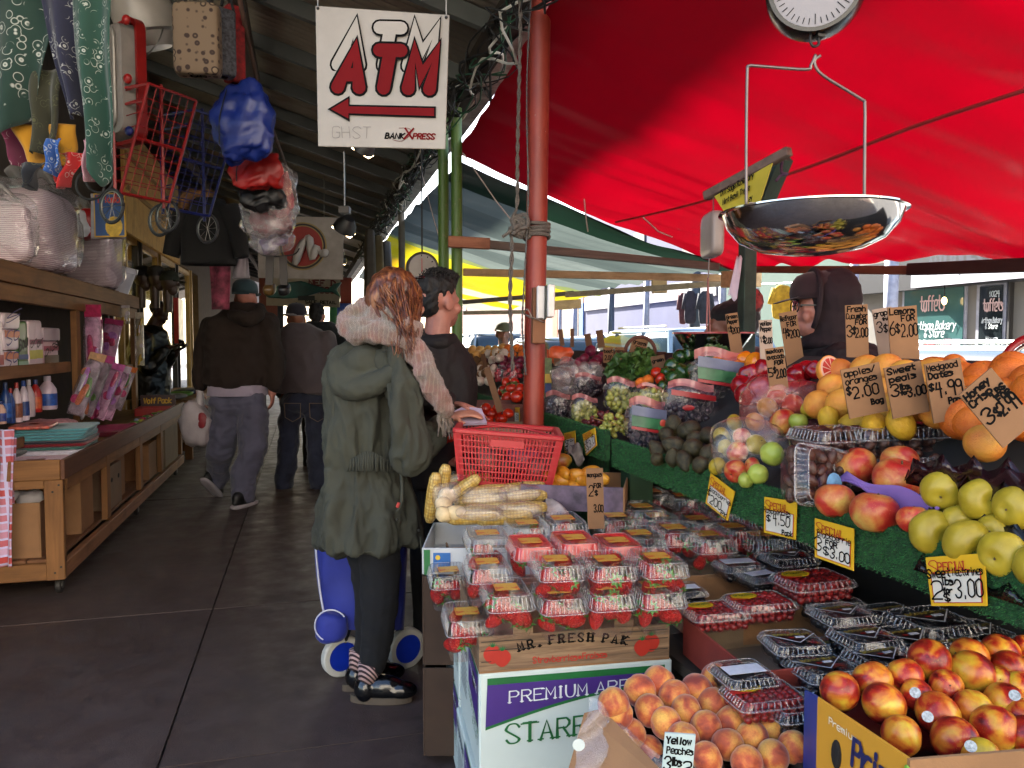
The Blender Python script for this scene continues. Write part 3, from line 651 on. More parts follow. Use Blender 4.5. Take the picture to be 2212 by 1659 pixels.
MB().lathe([(0,0),(20*k,0),(27*k,54*k),(30*k,55*k),(30*k,66*k),(27*k,66*k),(24*k,58*k),(18*k,4*k),(0,4*k)],28).build('shell',M('bucket_white','#c9c6cd',.35,var=.05),o,smooth='auto',local=True)
MB().tube(arc((0,0,60*k),31*k,-.3,math.pi+.3,14,V(1,0,0),V(0,.5,-.8)),.003,5).build('handle',STL,o,local=True)
TOYP=M('toy_pink','#b01c5c',.35,var=.5,scale=30);TOYL=M('toy_lilac','#a868b8',.35,var=.4,scale=30)
FOIL=clear('toy_film',(.95,.93,.95),.06,1.8,.06,(.8,.7,.8),1.0,28)
def toy(x0,x1,y0,y1,X,label,head='#b0305c',kind=0,tilt=0):
 a=at((x0+x1)/2,y0,X=X);b2=at((x0+x1)/2,y1,X=X);w=abs(at(x1,y0,X=X).y-at(x0,y0,X=X).y)*.5;w=(x1-x0)*(a.y*.966+a.x*.259)/1659;h=a.z-b2.z
 o=empty('toy_pack',a,-YAW+tilt*.2,label,'toy pack','toy packs hung and propped on the bench');
 if tilt:o.rotation_euler=(R(-18)*tilt,R(14)*tilt,-YAW)
 rg=random.Random(int(x0*7+y0))
 MB().box(-w/2,w/2,-.004,0,-h*.12,0).build('header_card',M('hd_'+head,head,.4,var=.3,scale=30),o,local=True)
 pal=[TOYP,TOYL]if kind==0 else[M('toy_y','#b99a20',.35),M('toy_w','#d8cfd0',.35)]if kind==1 else[M('toy_o','#c0602a',.35,var=.6,scale=25),M('toy_g','#4d7a2c',.4,var=.6,scale=25),TOYL,TOYP,M('toy_sil','#a9a4ae',.3,metal=.4)]
 for q in range(7):
  z=-h*(.2+.75*rg.random());xx=rg.uniform(-.3,.3)*w
  m=MB()
  if q%3==0:m.lathe([(0,-.004),(w*.26,-.004),(w*.26,.004),(0,.004)],16,(xx,-.012,z),mat=Euler((R(90),0,0)).to_matrix().to_4x4())
  else:puff(m,(xx,-.012-.003*q,z),w*rg.uniform(.08,.2),.01,h*rg.uniform(.08,.22),.6,.6,nu=12,nv=8,rot=(0,rg.uniform(-.3,.3),0))
  m.build('toy_piece',pal[q%len(pal)],o,smooth='auto',local=True)
 MB().box(-w*.48,w*.48,-.001,0,-h,-h*.12).build('backing_card',[M('bk_pink','#c490b4',.4,var=.5,scale=18),M('bk_pale','#c8c0a0',.4,var=.4),M('bk_mix','#8a7a86',.4,var=.7,scale=14)][kind],o,local=True)
 m=MB();puff(m,(0,-.018,-h*.56),w*.5,.024,h*.44,.4,.5,.006,30,1,20,14);m.build('film',FOIL,o,smooth=True,local=True)
 return o
toy(182,218,658,880,SX+.05,'long pink toy set in a clear bag hanging on the shelf post')
toy(196,222,690,765,SX+.04,'small purple toy pack behind the long pink one','#8a3a66')
toy(228,268,690,790,SX+.02,'purple toy pack hanging slanted from the shelf','#9a3060',0,.6)
toy(293,310,675,790,SX+.1,'narrow yellow pack hanging at the far shelf post','#c8c0b0',1)
toy(262,280,660,700,SX+.05,'small silver white pack clipped to the shelf header','#b9b0b4',1)
for i,(x0,x1,y0,y1,X,lab)in enumerate(((196,232,764,905,-1.44,'orange and white foil pack leaning at the left of the toy row'),(216,250,768,905,-1.43,'purple and green foil pack second in the leaning toy row'),(236,272,785,912,-1.42,'pink foil pack third in the leaning toy row'),(252,286,790,912,-1.40,'silver pink foil pack fourth in the leaning toy row'),(268,298,792,890,-1.37,'orange and blue pack at the right end of the leaning toy row'))):
 toy(x0,x1,y0,y1,X,lab,['#b8906c','#a8407a','#c060a0','#b8a8b8','#b8642c'][i],2 if i in(0,1,4)else 0,1)
def slabcloth(name,c,sx,sy,h,col,label,amp=.008,seed=0,rz_=0,mat=None):
 m=MB();puff(m,(0,0,h/2),sx/2,sy/2,h/2,.25,.18,amp,14,seed,48,12);o=m.build(name,mat or M('towel_'+col,col,.95,var=.12,scale=40,bump=.6,bscale=300,sheen=.3),smooth=True);o.location=c;o.rotation_euler=(0,0,rz_);tag(o,label,'towel');return o
TY=5.35
slabcloth('folded_towel',(-1.48,TY-.52,.676),.40,.42,.03,'#c58fa0','pink folded cloth at the front of the bench',.01,1,.1)
slabcloth('folded_towel',(-1.52,TY+.05,.676),.42,.46,.035,'#cfc9d6','white folded sheet under the towels',.01,2,.05)
slabcloth('folded_towel',(-1.53,TY+.06,.712),.40,.42,.016,'#3c6b62','thin green folded towel in the stack',.008,3)
slabcloth('folded_towel',(-1.53,TY+.07,.729),.41,.44,.022,'#7a1420','dark red folded towel in the stack',.01,4,.04)
slabcloth('folded_towel',(-1.53,TY+.07,.752),.41,.45,.014,'#1c2230','navy folded towel in the stack',.008,6,.02)
for j in range(4):slabcloth('folded_towel',(-1.54+.006*j,TY+.08,.767+j*.018),.40+.01*(j%2),.44,.018,'#4f8f98',['lowest','second','third','topmost'][j]+' of the four teal folded towels',.012,7+j,.03*j)
slabcloth('cloth_pack',(-1.62,TY-.05,.845),.22,.30,.022,'#b06a50','red and yellow striped cloth pack lying on the teal towels',.004,11,.1,M('pack_stripe','#b85a48',.35,var=.7,scale=25))
slabcloth('tablecloth',(-1.76,TY-.62,.676),.40,.34,.03,'#d5b8bd','white tablecloth with red print at the near end of the bench',.012,12,.1,M('red_print_cloth','#c9a4aa',.9,var=.6,scale=22))
slabcloth('dark_cloth',(-1.80,TY-.28,.70),.36,.26,.025,'#191618','black folded cloth behind the tablecloth',.012,13)
m=MB();puff(m,(0,0,.03),.16,.12,.03,.8,.9,.03,12,3);o=m.build('cloth_bundle',M('bundle_pink','#b88488',.7,var=.5,scale=30),smooth=True);o.location=(-1.66,TY+.42,.79);tag(o,'crumpled pink and blue bundle behind the teal towels','bundle')
tr=MB();tr.lathe([(0,0),(.17,0),(.2,.03),(.205,.03),(.175,-.004),(0,-.004)],30,sx=1.0,sy=1.6);o=tr.build('pink_tray',M('tray_pink','#a8486a',.35),smooth='auto');o.location=(-1.47,6.45,.682);tag(o,'oval pink tray below the leaning toy packs','tray')
gb=carton('game_box',(-1.42,8.1,.676),.30,.42,.07,.05,'red flat game box with yellow lettering at the far end of the bench',mat=M('game_red','#9c1a16',.35,var=.15))
m=MB();a=V(-1.52,7.86,.76);
bk=MB().box(-.16,.16,-.004,.004,0,.11).build('header_board',M('game_dark','#3c1512',.4),gb,local=True);bk.location=(0,.2,.06)
m=MB();pen(m,'Wolf Pack',V(-.13,-.006,.03),V(1,0,0),V(0,0,1),.05,.011,slant=.1,width=.25);m.build('lettering',M('game_yellow','#d8a81c',.5),bk,local=True)
for i in range(14):
 rg=random.Random(40+i);m=MB();puff(m,(0,0,0),rg.uniform(.02,.05),rg.uniform(.02,.05),rg.uniform(.012,.024),.7,.8,.004,20,i,14,8)
 o=m.build('trinket',[TOYP,TOYL,MATS['toy_g'],M('trinket_y','#a8a83c',.5),M('trinket_film','#8d93a8',.2)][i%5],smooth=True);o.location=(rg.uniform(-1.42,-1.28),6.85+i*.075,.70+.01*(i%2));tag(o,'small plastic wrapped trinket in the bench tray beside the game box','trinket','trinkets on the bench')
CHK=NT('check_towel');v=CHK.coords((1,1,1));br=CHK.new('ShaderNodeTexBrick');br.inputs['Scale'].default_value=9;br.offset=0;br.inputs['Color1'].default_value=(*C('#b8443e'),1);br.inputs['Color2'].default_value=(*C('#c9a9c4'),1);br.inputs['Mortar'].default_value=(*C('#c6c2e2'),1);br.inputs['Mortar Size'].default_value=.055;br.inputs['Brick Width'].default_value=.5;br.inputs['Row Height'].default_value=.4
mp=CHK.new('ShaderNodeMapping');mp.inputs['Rotation'].default_value=(R(90),0,0);CHK.link(v,mp.inputs[0]);CHK.link(mp.outputs[0],br.inputs[0]);CHK.base(br.outputs[0]);CHK.put(Roughness=.95);CHK=CHK.m
for i,(x,y0,y1,wpx,D,lab)in enumerate(((10,928,1228,36,4.0,'red and white checked towel hanging nearest the walk at the left edge'),(20,946,1190,26,4.12,'checked towel hanging behind the first at the left edge'))):
 o,k=hang('checked_towel',x,y0,D,lab,'towel');h=(y1-y0)*k;w=wpx*k
 MB().grid(14,20,lambda u,v:V((u-.5)*w*(1-.12*v)-v*.02,.012*math.sin(u*9+v*3),-h*v)).build('cloth',CHK,o,smooth=True,local=True,thick=.008)
 # ================================================================== HANGING GOODS AND SIGNS
def bmat(name,col,ink='#b9b9ae',sc=1):
 n=NT(name);v=n.coords(rnd=9);vo=n.new('ShaderNodeTexVoronoi');vo.inputs['Scale'].default_value=24*sc;n.link(v,vo.inputs['Vector'])
 a=n.ramp(vo.outputs['Distance'],[(.0,0.),(.16,.8),(.24,0.),(.42,0.),(.46,.7),(.50,0.)]);b=n.ramp(n.noise(n.coords(rnd=9),11,2),[(.48,0.),(.52,1.)])
 n.base(n.mix(n.mix(1.,a,b,'MULTIPLY'),C(col),C(ink)));n.put(Roughness=.9,Sheen_Weight=.2);return n.m
rod=MB().tube([at(505,-60,D=3.6),at(560,200,D=4.6),at(640,420,D=6.2)],.012,8).build('hanging_rod',M('rod_brown','#4a3226',.7),smooth=True);tag(rod,'long brown rod under the awning carrying bags','rod')
for i,(x,y0,y1,w0,w1,sk,D,col,lab)in enumerate(((30,-40,290,130,70,-30,3.05,'#0d2a20','big dark green one at the left edge'),(120,-40,245,60,36,40,3.0,'#15162c','navy one with white dots in the middle'),(195,-40,400,60,46,10,2.95,'#12372a','long green one with white paisley on the right'),(100,150,330,50,30,-10,3.1,'#2a2a18','camouflage one behind the navy one'),(95,270,375,90,50,20,3.15,'#a8760f','mustard yellow one below the others'),(45,270,360,60,40,25,3.2,'#5a1230','plum one low at the left'),(150,330,410,40,12,-20,3.12,'#a81c1c','red one hanging lowest'),(188,300,395,16,10,0,3.02,'#a87a84','narrow pink one'),(70,350,410,40,10,-10,3.1,'#10141c','black pointed tip low at the left'),(115,300,380,24,20,0,3.08,'#1d4a8a','small blue one beside the red'))):
 w0*=1.55;w1*=1.7;o,k=hang('bandana',x,y0,D,'bandana hanging at the top left, '+lab,'bandana',group='hanging bandanas');h=(y1-y0)*k
 MB().grid(22,26,lambda u,v:V(((u-.5)*(w0+(w1-w0)*v)+sk*v)*k,.03*math.sin(u*9+i)*(.4+v)+.01*math.sin(v*7+i),-h*v*(1-.18*abs(2*u-1)*(i%2==0 or i>5)))).build('cloth',bmat('bandana_%d'%i,col,'#b9b9ae' if i not in(3,4,8)else '#5a5a3a',1.3 if i else .9),o,smooth=True,local=True,thick=.002)
def rrect(w,h,r,n=8):return[V(sx*(w-r)+r*math.cos(a+t*math.pi/2/n),0,sz*(h-r)+r*math.sin(a+t*math.pi/2/n))for sx,sz,a in((1,1,0),(-1,1,math.pi/2),(-1,-1,math.pi),(1,-1,1.5*math.pi))for t in range(n+1)]
o,k=hang('toy_wagon',262,180,4.0,'red plastic wagon tub with grey bottom hung on edge','toy wagon',R(-35));w,h=.15,.31
def shell(nm,specs,mat):
 m=MB();rings=[[p+V(0,y,0)for p in rrect(w*s,h*s2,.07*s)]for s,s2,y in specs];n_=len(rings[0]);m.add([p for r in rings for p in r],[(j*n_+i,j*n_+(i+1)%n_,(j+1)*n_+(i+1)%n_,(j+1)*n_+i)for j in range(len(rings)-1)for i in range(n_)]+[tuple((len(rings)-1)*n_+i for i in range(n_))]);m.build(nm,mat,o,smooth='auto',local=True)
shell('rim',[(.92,.95,.0),(1.04,1.02,.0),(1.04,1.02,.05),(.85,.92,.05)],M('wagon_red','#7c1210',.4));shell('bottom',[(.86,.93,.045),(.8,.88,-.06),(.66,.8,-.075)],M('wagon_grey','#77706a',.55,var=.2,scale=8));MB().tube([V(p.x*.62,-.085,p.z*.8)for p in rrect(w,h,.07)],.008,6,closed=True).build('tube_frame',M('frame_grey','#8a857f',.4,metal=.3),o,local=True)
for z,c in((.27,'#8a1512'),(-.02,'#8a1512'),(-.28,'#141c5a')):MB().ell((.155,-.05,z),.025,.02,.025,12,8).build('knob',M('knob_'+c,c,.35),o,smooth=True,local=True)
o,k=hang('white_basin',315,50,4.2,'white plastic basin with wire handles hung under the roof','basin');MB().lathe([(0,-.14),(.10,-.13),(.13,-.06),(.155,-.05),(.165,.06),(.15,.13),(0,.15)],32,mat=Euler((.25,-.2,0)).to_matrix().to_4x4()).build('bowl',M('basin_white','#8f8880',.35,var=.08),o,smooth='auto',local=True)
for s in(-1,1):MB().tube(smoothpts([V(s*.12,-.06,-.05),V(s*.16-.05,-.1,-.14),V(s*.02,-.1,-.24)],4),.004,5).build('handle',STL,o,smooth=True,local=True)
def cart(x,y,D,col,label,yaw):
 o,k=hang('folding_cart',x,y,D,label,'cart',yaw,'folding wire carts');cm=M('cart_'+col,col,.4);H,W=.62,.15
 for s in(-1,1):MB().tube([V(0,s*W,H),V(0,s*W,-.05)],.009,6).build('upright',cm,o,local=True);MB().tube([V(.04,s*W,-.02),V(.26,s*W,.50)],.008,6).build('front_rail',cm,o,local=True)
 for z0,x0,x1,z1 in((.5,0,.26,.5),(.42,0,.22,.42)):MB().tube([V(x0,-W,z0),V(x1,-W,z1)],.007,6).build('top_bar',cm,o,local=True)
 for z,xx in((.5,.26),(-.02,.04),(.25,.15)):MB().tube([V(xx,-W,z),V(xx,W,z)],.007,6).build('cross_bar',cm,o,local=True)
 m=MB()
 for j in range(9):t=j/8;m.tube([V(.04+.22*t,-W,-.02+.52*t),V(.04+.22*t,W,-.02+.52*t)],.0025,4);m.tube([V(0,-W,-.02+.5*t),V(.04+.22*t,-W,-.02+.52*t)],.0025,4);m.tube([V(0,-W,-.02+.5*t),V(0,W,-.02+.5*t)],.0025,4)
 for j in range(7):y_=-W+2*W*j/6;m.tube([V(.04,y_,-.02),V(.26,y_,.50)],.0025,4);m.tube([V(0,y_,-.02),V(.04,y_,-.02)],.0025,4)
 m.build('wire_mesh',cm,o,local=True)['kind']='stuff'
 for s in(-1,1):
  w_=MB().tube(arc((0,s*W*1.15,-.09),.085,0,6.28,28),.008,6).build('wheel',M('tyre_grey','#26262a',.6),o,smooth=True,local=True);MB().tube(arc((0,s*W*1.15,-.09),.076,0,6.28,28),.004,5).build('rim',STL,w_,local=True)
  m=MB();[m.tube([V(0,s*W*1.15,-.09),V(.078*math.cos(a),s*W*1.15,-.09+.078*math.sin(a))],.0018,4)for a in[i*math.pi/5 for i in range(10)]];m.build('spokes',STL,w_,local=True)['kind']='stuff'
cart(303,420,4.1,'#8a1416','red folding wire cart hanging on the left',R(-25));cart(398,452,4.5,'#141c5c','blue folding wire cart hanging right of the red one',R(-25))
for x,y in((215,385),(195,400)):o=MB().tube(arc(at(x,y,D=4.6),.085,0,6.28,26,_rt,V(0,0,1)),.008,6).build('spare_wheel',M('tyre_grey','#26262a',.6),smooth=True,loc=at(x,y,D=4.6));tag(o,'thin cart wheel behind the bandanas, '+('right' if x>200 else 'left')+' of two','wheel')
n=NT('tote_print');v=n.coords();vo=n.new('ShaderNodeTexVoronoi');vo.inputs['Scale'].default_value=26;vo.inputs['Randomness'].default_value=.35;n.link(v,vo.inputs['Vector']);n.base(n.ramp(vo.outputs['Distance'],[(.30,'#7d6a54'),(.36,'#2e1c14'),(.44,'#2e1c14'),(.5,'#6e5b47')]));n.put(Roughness=.8);TOTE=n.m
for i,(x,y,wx,hy,D,yw,mt,lab)in enumerate(((427,88,96,150,3.7,.1,TOTE,'tan tote bag with brown ring print'),(482,95,46,140,3.85,.7,M('tote_bw','#3a3a40',.8,var=.8,scale=60),'black and white printed tote behind the tan one'),(505,98,40,160,4.0,.7,M('tote_red','#7c1214',.8,var=.5,scale=40),'red and black tote at the right of the totes'))):
 o,k=hang('tote_bag',x,y,D,lab,'bag',yw,'hanging totes');m=MB();puff(m,V(0,0,0),wx*k/2,.05,hy*k/2,.18,.35,.006,9,i,36,14);m.build('body',mt,o,smooth=True,local=True);MB().tube(smoothpts([V(-.06,0,hy*k*.48),V(-.03,0,hy*k*.8),V(.03,0,hy*k*.8),V(.06,0,hy*k*.48)],4),.008,6).build('strap',M('strap_black','#121214',.7),o,local=True)
def sack(name,x,y,wx,hy,D,mat,label,seed,rot=0,cord=True):
 o,k=hang(name,x,y,D,label,'bag');w,h=wx*k/2,hy*k/2;m=MB();puff(m,V(0,0,0),w,w*.45,h,.7,.75,.03,13,seed,64,40,squash=lambda p:V(p.x*(1-.38*max(0,p.z/h)**1.5)*(1+.05*math.sin(p.x*70)),p.y*(1-.5*max(0,p.z/h)),p.z+.012*math.sin(p.x*30)));m.build('body',mat,o,smooth=True,local=True)
 if cord:MB().tube(smoothpts([V(-w*.45,-w*.2,h*.8),V(-w*.62,-w*.47,.0),V(-w*.66,-w*.42,-h*.65)],4),.003,5).build('cord',M('cord_black','#0c0c0c',.8),o,local=True)
 return o
NYL=lambda nm,c:M(nm,c,.42,var=.15,scale=6,bump=.5,bscale=22)
sack('drawstring_bag',528,262,134,172,3.95,NYL('nylon_blue','#10236a'),'royal blue drawstring bag hanging in the middle',1);sack('drawstring_bag',556,368,112,86,4.2,NYL('nylon_red','#8e1512'),'red drawstring bag below the blue one',2);sack('drawstring_bag',566,425,98,60,4.35,NYL('nylon_black','#0e0c0d'),'black bag hanging below the red one',3,cord=False)
for i,(x,y,wx,hy,D,c,lab)in enumerate(((585,468,118,90,4.5,'#5c1c24','red lined bag wrapped in clear plastic'),(592,522,80,50,4.6,'#4a3056','purple lunch bag in clear plastic below the red one'),(612,420,60,120,4.45,'#8a2a34','clear plastic wrapper trailing right of the red bag'))):
 o=sack('wrapped_bag',x,y,wx*.8,hy*.8,D,M('wrapped_'+c,c,.5,var=.4,scale=20),lab,i+5,cord=False);k=D/1659;m=MB();puff(m,V(0,-.02,0),wx*k/2,.09,hy*k/2,.6,.7,.035,10,i,36,24);m.build('film',FILM2,o,smooth=True,local=True)
o,k=hang('sandals',598,600,4.7,'pair of gold and black sandals hanging by their straps','sandals')
for s in(-1,1):m=MB();puff(m,V(s*.045,0,-.07),.035,.05,.03,.6,.7,rot=(.5,0,0));m.build('sole',[M('sandal_gold','#4a3616',.35),M('sandal_black','#0c0a0a',.4)][s>0],o,smooth=True,local=True);MB().beam(V(s*.04,0,.13),V(s*.045,-.01,-.05),.045,.012).build('strap',M('sandal_strap','#231a12',.6),o,local=True)
MB().tube(smoothpts([V(-.12,0,.16),V(-.05,0,.13),V(.1,0,.14),V(.14,0,.18)],4),.005,5).build('hanger',MATS['strap_black'],o,local=True)
o,k=hang('hanging_jacket',442,500,5.4,'black jacket with brown fur collar hanging over the walk','jacket');J=lambda x,y,d=0:V((x-442)*k,d,(500-y)*k)
m=MB();m.grid(40,14,lambda u,v:(lambda a,hw:J(450+hw*sgn(math.cos(a),.6),432+140*v,.09*sgn(math.sin(a),.7)))(u*6.283,(34+22*min(1,v*2.2))),wrapu=True);m.tube([J(408,450),J(385,500),J(368,552)],[.085,.075,.055],14);m.tube([J(490,450),J(512,510),J(522,555)],[.085,.07,.05],14);m.build('body',M('jacket_wool','#070606',.9),o,smooth='auto',local=True,thick=.004)
m=MB();rg=random.Random(1);P=smoothpts([J(408,452,-.08),J(418,432,-.1),J(445,424,-.03),J(462,428,-.04)],5);m.tube(P,.035,10)
for i in range(700):p=P[rg.randrange(len(P))];d=V(rg.uniform(-1,1),rg.uniform(-1,1),rg.uniform(-1,1)).normalized();s=d.orthogonal().normalized()*.002;m.add([p+d*.03-s,p+d*.03+s,p+d*.055],[(0,1,2)])
m.build('fur_collar',M('fur_brown','#6a4a26',.9,var=.4,scale=60),o,smooth=True,local=True)['kind']='stuff'
for i,(x,y0,y1,w0,w1,D,mt,lab)in enumerate(((518,470,600,14,40,5.5,M('cloth_white','#8a8288',.8),'white cloth hanging behind the black jacket'),(474,570,668,44,40,6.2,M('leggings','#7a3448',.8,var=.9,scale=14),'pink and black printed leggings below the jacket'),(232,418,516,72,76,5.0,M('mag_sleeve','#8f8890',.25,var=.2),'clear sleeve behind the yellow magazine'))):
 o,k=hang('hanging_cloth',x,y0,D,lab,'cloth');MB().grid(14,14,lambda u,v:V((u-.5)*(w0+(w1-w0)*v)*k,.02*math.sin(u*8+v*2)*(i<2),-(y1-y0)*k*v)).build('panel',mt,o,smooth=True,local=True,thick=.004)
o,k=hang('magazine',238,512,4.9,'yellow framed magazine with a blue cover hanging below the carts','magazine',R(-6));MB().box(-36*k,36*k,0,.006,0,94*k).build('yellow_frame',M('mag_yellow','#a87f1c',.35),o,local=True);MB().box(-33*k,33*k,-.0015,0,3*k,91*k).build('cover',M('mag_blue','#1d3a6e',.3,var=.3,scale=9),o,local=True);m=MB();pen(m,'Trioma',V(-28*k,-.003,74*k),V(1,0,0),V(0,0,1),13*k,3*k,width=52*k);m.build('lettering',M('mag_red','#a02a20',.5),o,local=True);MB().ell((10*k,-.003,22*k),20*k,.003,22*k,16,8).build('printed_figure',M('mag_figure','#b8942c',.4,var=.3,scale=30),o,local=True)
for i,(x,y,c,lab)in enumerate(((308,605,'#0a0909','black cap, leftmost of the three'),(338,605,'#2a2622','grey cap in the middle'),(366,615,'#1f2418','dark green cap at the right'))):
 o,k=hang('mannequin_head',x,y,8.3,'brown mannequin head with '+lab,'mannequin',group='mannequin heads with caps');m=MB();m.ell((0,0,.03),.09,.085,.11,16,12);m.ell((.03,0,-.05),.06,.055,.07);m.ell((.1,0,.0),.02,.014,.02);m.lathe([(.045,-.3),(.05,-.1),(.04,0)],14,(-.02,0,0));m.build('bust',M('bust_brown','#4a382e',.4),o,smooth=True,local=True);MB().lathe([(.10,.04),(.1,.08),(.08,.13),(.04,.155),(0,.16)],20).build('cap',M('mcap_'+c,c,.8),o,smooth=True,local=True);MB().grid(10,4,lambda u,v:V(.08+.10*v*math.sin(math.pi*u),.085*math.cos(math.pi*u),.05-.02*v)).build('brim',M('mcap_'+c,c,.8),o,smooth=True,local=True,thick=.004)
def board(name,tl,tr,br,bl,D,mat,label,th=.006,cat='sign'):
 P=[at(*p,D=D)for p in(tl,tr,br,bl)];o=empty(name,P[3],0,label,cat);n_=(P[2]-P[3]).cross(P[0]-P[3]).normalized();m=MB();m.hexa([P[3]-n_*th,P[2]-n_*th,P[1]-n_*th,P[0]-n_*th,P[3],P[2],P[1],P[0]]);m.build('board',mat,o,bevel=.002);return o,n_
n=NT('sign_white');v=n.coords();c=n.ramp(n.noise(v,3,6,.6),[(.3,'#7c756c'),(.7,'#8d867d')]);c=n.mix(n.ramp(n.noise(v,22,6,.8),[(.62,0.),(.75,.4)]),c,C('#6a5238'));n.base(c);n.put(Roughness=.5);SGW=n.m;SRED=M('sign_red','#5c070c',.6,var=.08,spec=.08)
o,nz=board('atm_sign',(681,12),(971,32),(962,322),(687,316),2.8,SGW,'white hanging sign reading ATM in red with a left arrow');A=lambda x,y,l:at(x,y,D=2.8)+nz*l*.0011;k=2.8/1659;su=(at(962,322,D=2.8)-at(687,316,D=2.8)).normalized();sv=V(0,0,1)
for l,(x,y,wb,wt,mt,nm)in enumerate(((718,140,36,27,SGW,'white'),(718,189,38,28,SRED,'red'))):
 for j,(w_,mm,tag_)in enumerate(((wb,INK,'outline'),(wt,mt,'letter'))):m=MB();pen(m,'ATM',A(x+12,y,1+l*2+j),su,sv,80*k,w_*k,slant=.22,gap=2.6,cap=True,width=198*k);m.build(nm+'_'+tag_,mm,o)
for l,(mt,e)in enumerate(((INK,0),(SRED,4))):m=MB();m.add([A(x,y,5+l)for x,y in((708+e*2,237),(756-e*.6,208+e*1.6),(756-e*.6,227+e),(942-e,231+e),(942-e,256-e),(756-e*.6,250-e),(756-e*.6,264-e*1.6))],[tuple(range(6,-1,-1))]);m.build('arrow',mt,o)
m=MB();pen(m,'BANK',A(832,299,2),su,sv,11*k,3*k,slant=.25,width=40*k);m.build('lettering',INK,o);m=MB();pen(m,'PRESS',A(892,300,2),su,sv,11*k,3*k,slant=.25,width=46*k);pen(m,'X',A(873,300,2),su,sv,22*k,4*k,slant=.1,width=18*k);m.tube(smoothpts([A(848,302,2),A(868,305,2),A(887,290,2),A(884,278,2),A(862,277,2)],4),.0008,4);m.build('lettering',SRED,o);m=MB();pen(m,'GHST',A(718,298,2),su,sv,24*k,.9*k,jit=.3,width=82*k);m.build('graffiti',M('pencil','#5f5a54',.7),o)
for x,y in((687,18),(964,38)):MB().ell(A(x,y,1),.006,.006,.006,10,6).build('grommet',SCR,o);MB().tube([A(x,y,1),V(A(x,y,1).x,A(x,y,1).y,rz(A(x,y,1).x))],.0018,5).build('wire',STL,o)
o,nz=board('logo_sign',(557,466),(742,470),(741,604),(557,600),7.5,M('sign_white2','#8d857e',.5),'white hanging sign with a red circle and a white brush letter');q=nz.to_track_quat('Z','Y').to_matrix().to_4x4();k=7.5/1659;c0=at(654,532,D=7.5)
for l,(r,c)in enumerate(((52,'#8a7648'),(49,'#100e0c'),(45,'#8a7648'),(43,'#861a12'))):MB().lathe([(0,0),(r*k,0)],44,c0+nz*(.002+.0015*l),mat=q).build('disc',M('logo_'+c,c,.5),o)
m=MB();m.tube(smoothpts([at(x,y,D=7.45)for x,y in((636,572),(655,522),(668,516),(672,560),(684,534),(696,548),(708,540))],4),[.03*abs(math.sin(.5+i*.5))+.012 for i in range(25)],6);m.build('brush_letter',M('logo_white','#a8a29c',.5),o,smooth=True)
for x in(600,700):MB().tube([at(x,468,D=7.5),at(x,380,D=7.5)],.004,5).build('wire',STL,o)
o,nz=board('egg_sign',(575,600),(735,604),(734,664),(575,660),10.0,M('sign_cream','#8d826e',.6,var=.15),'cream painted sign with dark red lettering behind the fish');k=10/1659;u_=(at(734,664,D=10)-at(575,660,D=10)).normalized();m=MB();pen(m,'NEF  D',at(668,616,D=9.97),u_,V(0,0,1),11*k,3.5*k,serif=True,width=56*k);pen(m,'EGGS',at(680,632,D=9.97),u_,V(0,0,1),11*k,3.5*k,serif=True,width=42*k);m.build('lettering',M('egg_red','#5a1410',.5),o);m=MB();pen(m,'SALE  RETAIL',at(660,655,D=9.97),u_,V(0,0,1),6*k,1.6*k,width=66*k);m.build('lettering',INK,o)
o=empty('fish_sign',at(650,625,D=9),-YAW,'green painted wooden fish hanging below the logo sign','sign');k=9/1659;m=MB();P=[(-80,-12),(-70,-4),(-40,14),(0,18),(40,6),(58,0),(70,12),(88,16),(76,0),(86,-18),(66,-6),(40,-6),(0,-18),(-40,-20),(-70,-18)];P=[V(a*k,0,b*k)for a,b in P];Pn=[p+V(0,.05,0)for p in P];nn_=len(P);m.add(P+Pn,[tuple(range(nn_-1,-1,-1)),tuple(range(nn_,2*nn_))]+[(i,(i+1)%nn_,(i+1)%nn_+nn_,i+nn_)for i in range(nn_)]);m.build('body',M('fish_green','#14463c',.4,var=.5,scale=5),o,local=True,bevel=.012);MB().ell((-62*k,-.005,-6*k),.014,.008,.014,10,6).build('eye',INK,o,local=True);MB().box(-6*k,30*k,-.012,0,-24*k,-14*k).build('fin',M('fin_dark','#1c201a',.6),o,local=True)
for x in(-50,40):MB().tube([V(x*k,.02,10*k),V(x*k,.02,130*k)],.003,4).build('wire',STL,o,local=True)
for i,(x,y,D,yr,sz,lab)in enumerate(((745,492,5.6,330,1.,'round lamp head lit on its rod beside the logo sign'),(786,322,4.2,250,.7,'lit lamp half hidden behind the ATM sign'),(740,563,11,540,.8,'small lit lamp further along the walk'),(706,607,12,560,.6,'smallest lit lamp above the fish'))):
 o,k=hang('flood_lamp',x,y,D,lab,'lamp',group='lit lamps under the awning');s=sz*.085;Mx=Euler((.5,.55,0)).to_matrix().to_4x4();MB().lathe([(0,.1),(.05,.095),(.09,.04),(.1,-.02),(.085,-.02),(0,.0)],24,mat=Mx@Matrix.Diagonal((s/.1,s/.1,s/.1,1))).build('housing',M('lamp_dark','#1a1816',.5),o,smooth='auto',local=True);MB().box(-s*.9,s*.9,-s*.55,s*.55,-s*.34,-s*.26,mat=Mx).build('lit_lens',M('lamp_glow','#ffd9a0',.4,emit=3.0,var=.02),o,local=True);MB().tube([V(0,0,s*.8),V(0,0,(y-yr)*k)],.006,6).build('rod',STL,o,local=True);MB().cbox((0,0,s*1.5),s*.9,s*.9,s*.6).build('junction',M('junction','#5a5652',.5),o,local=True,bevel=.004)
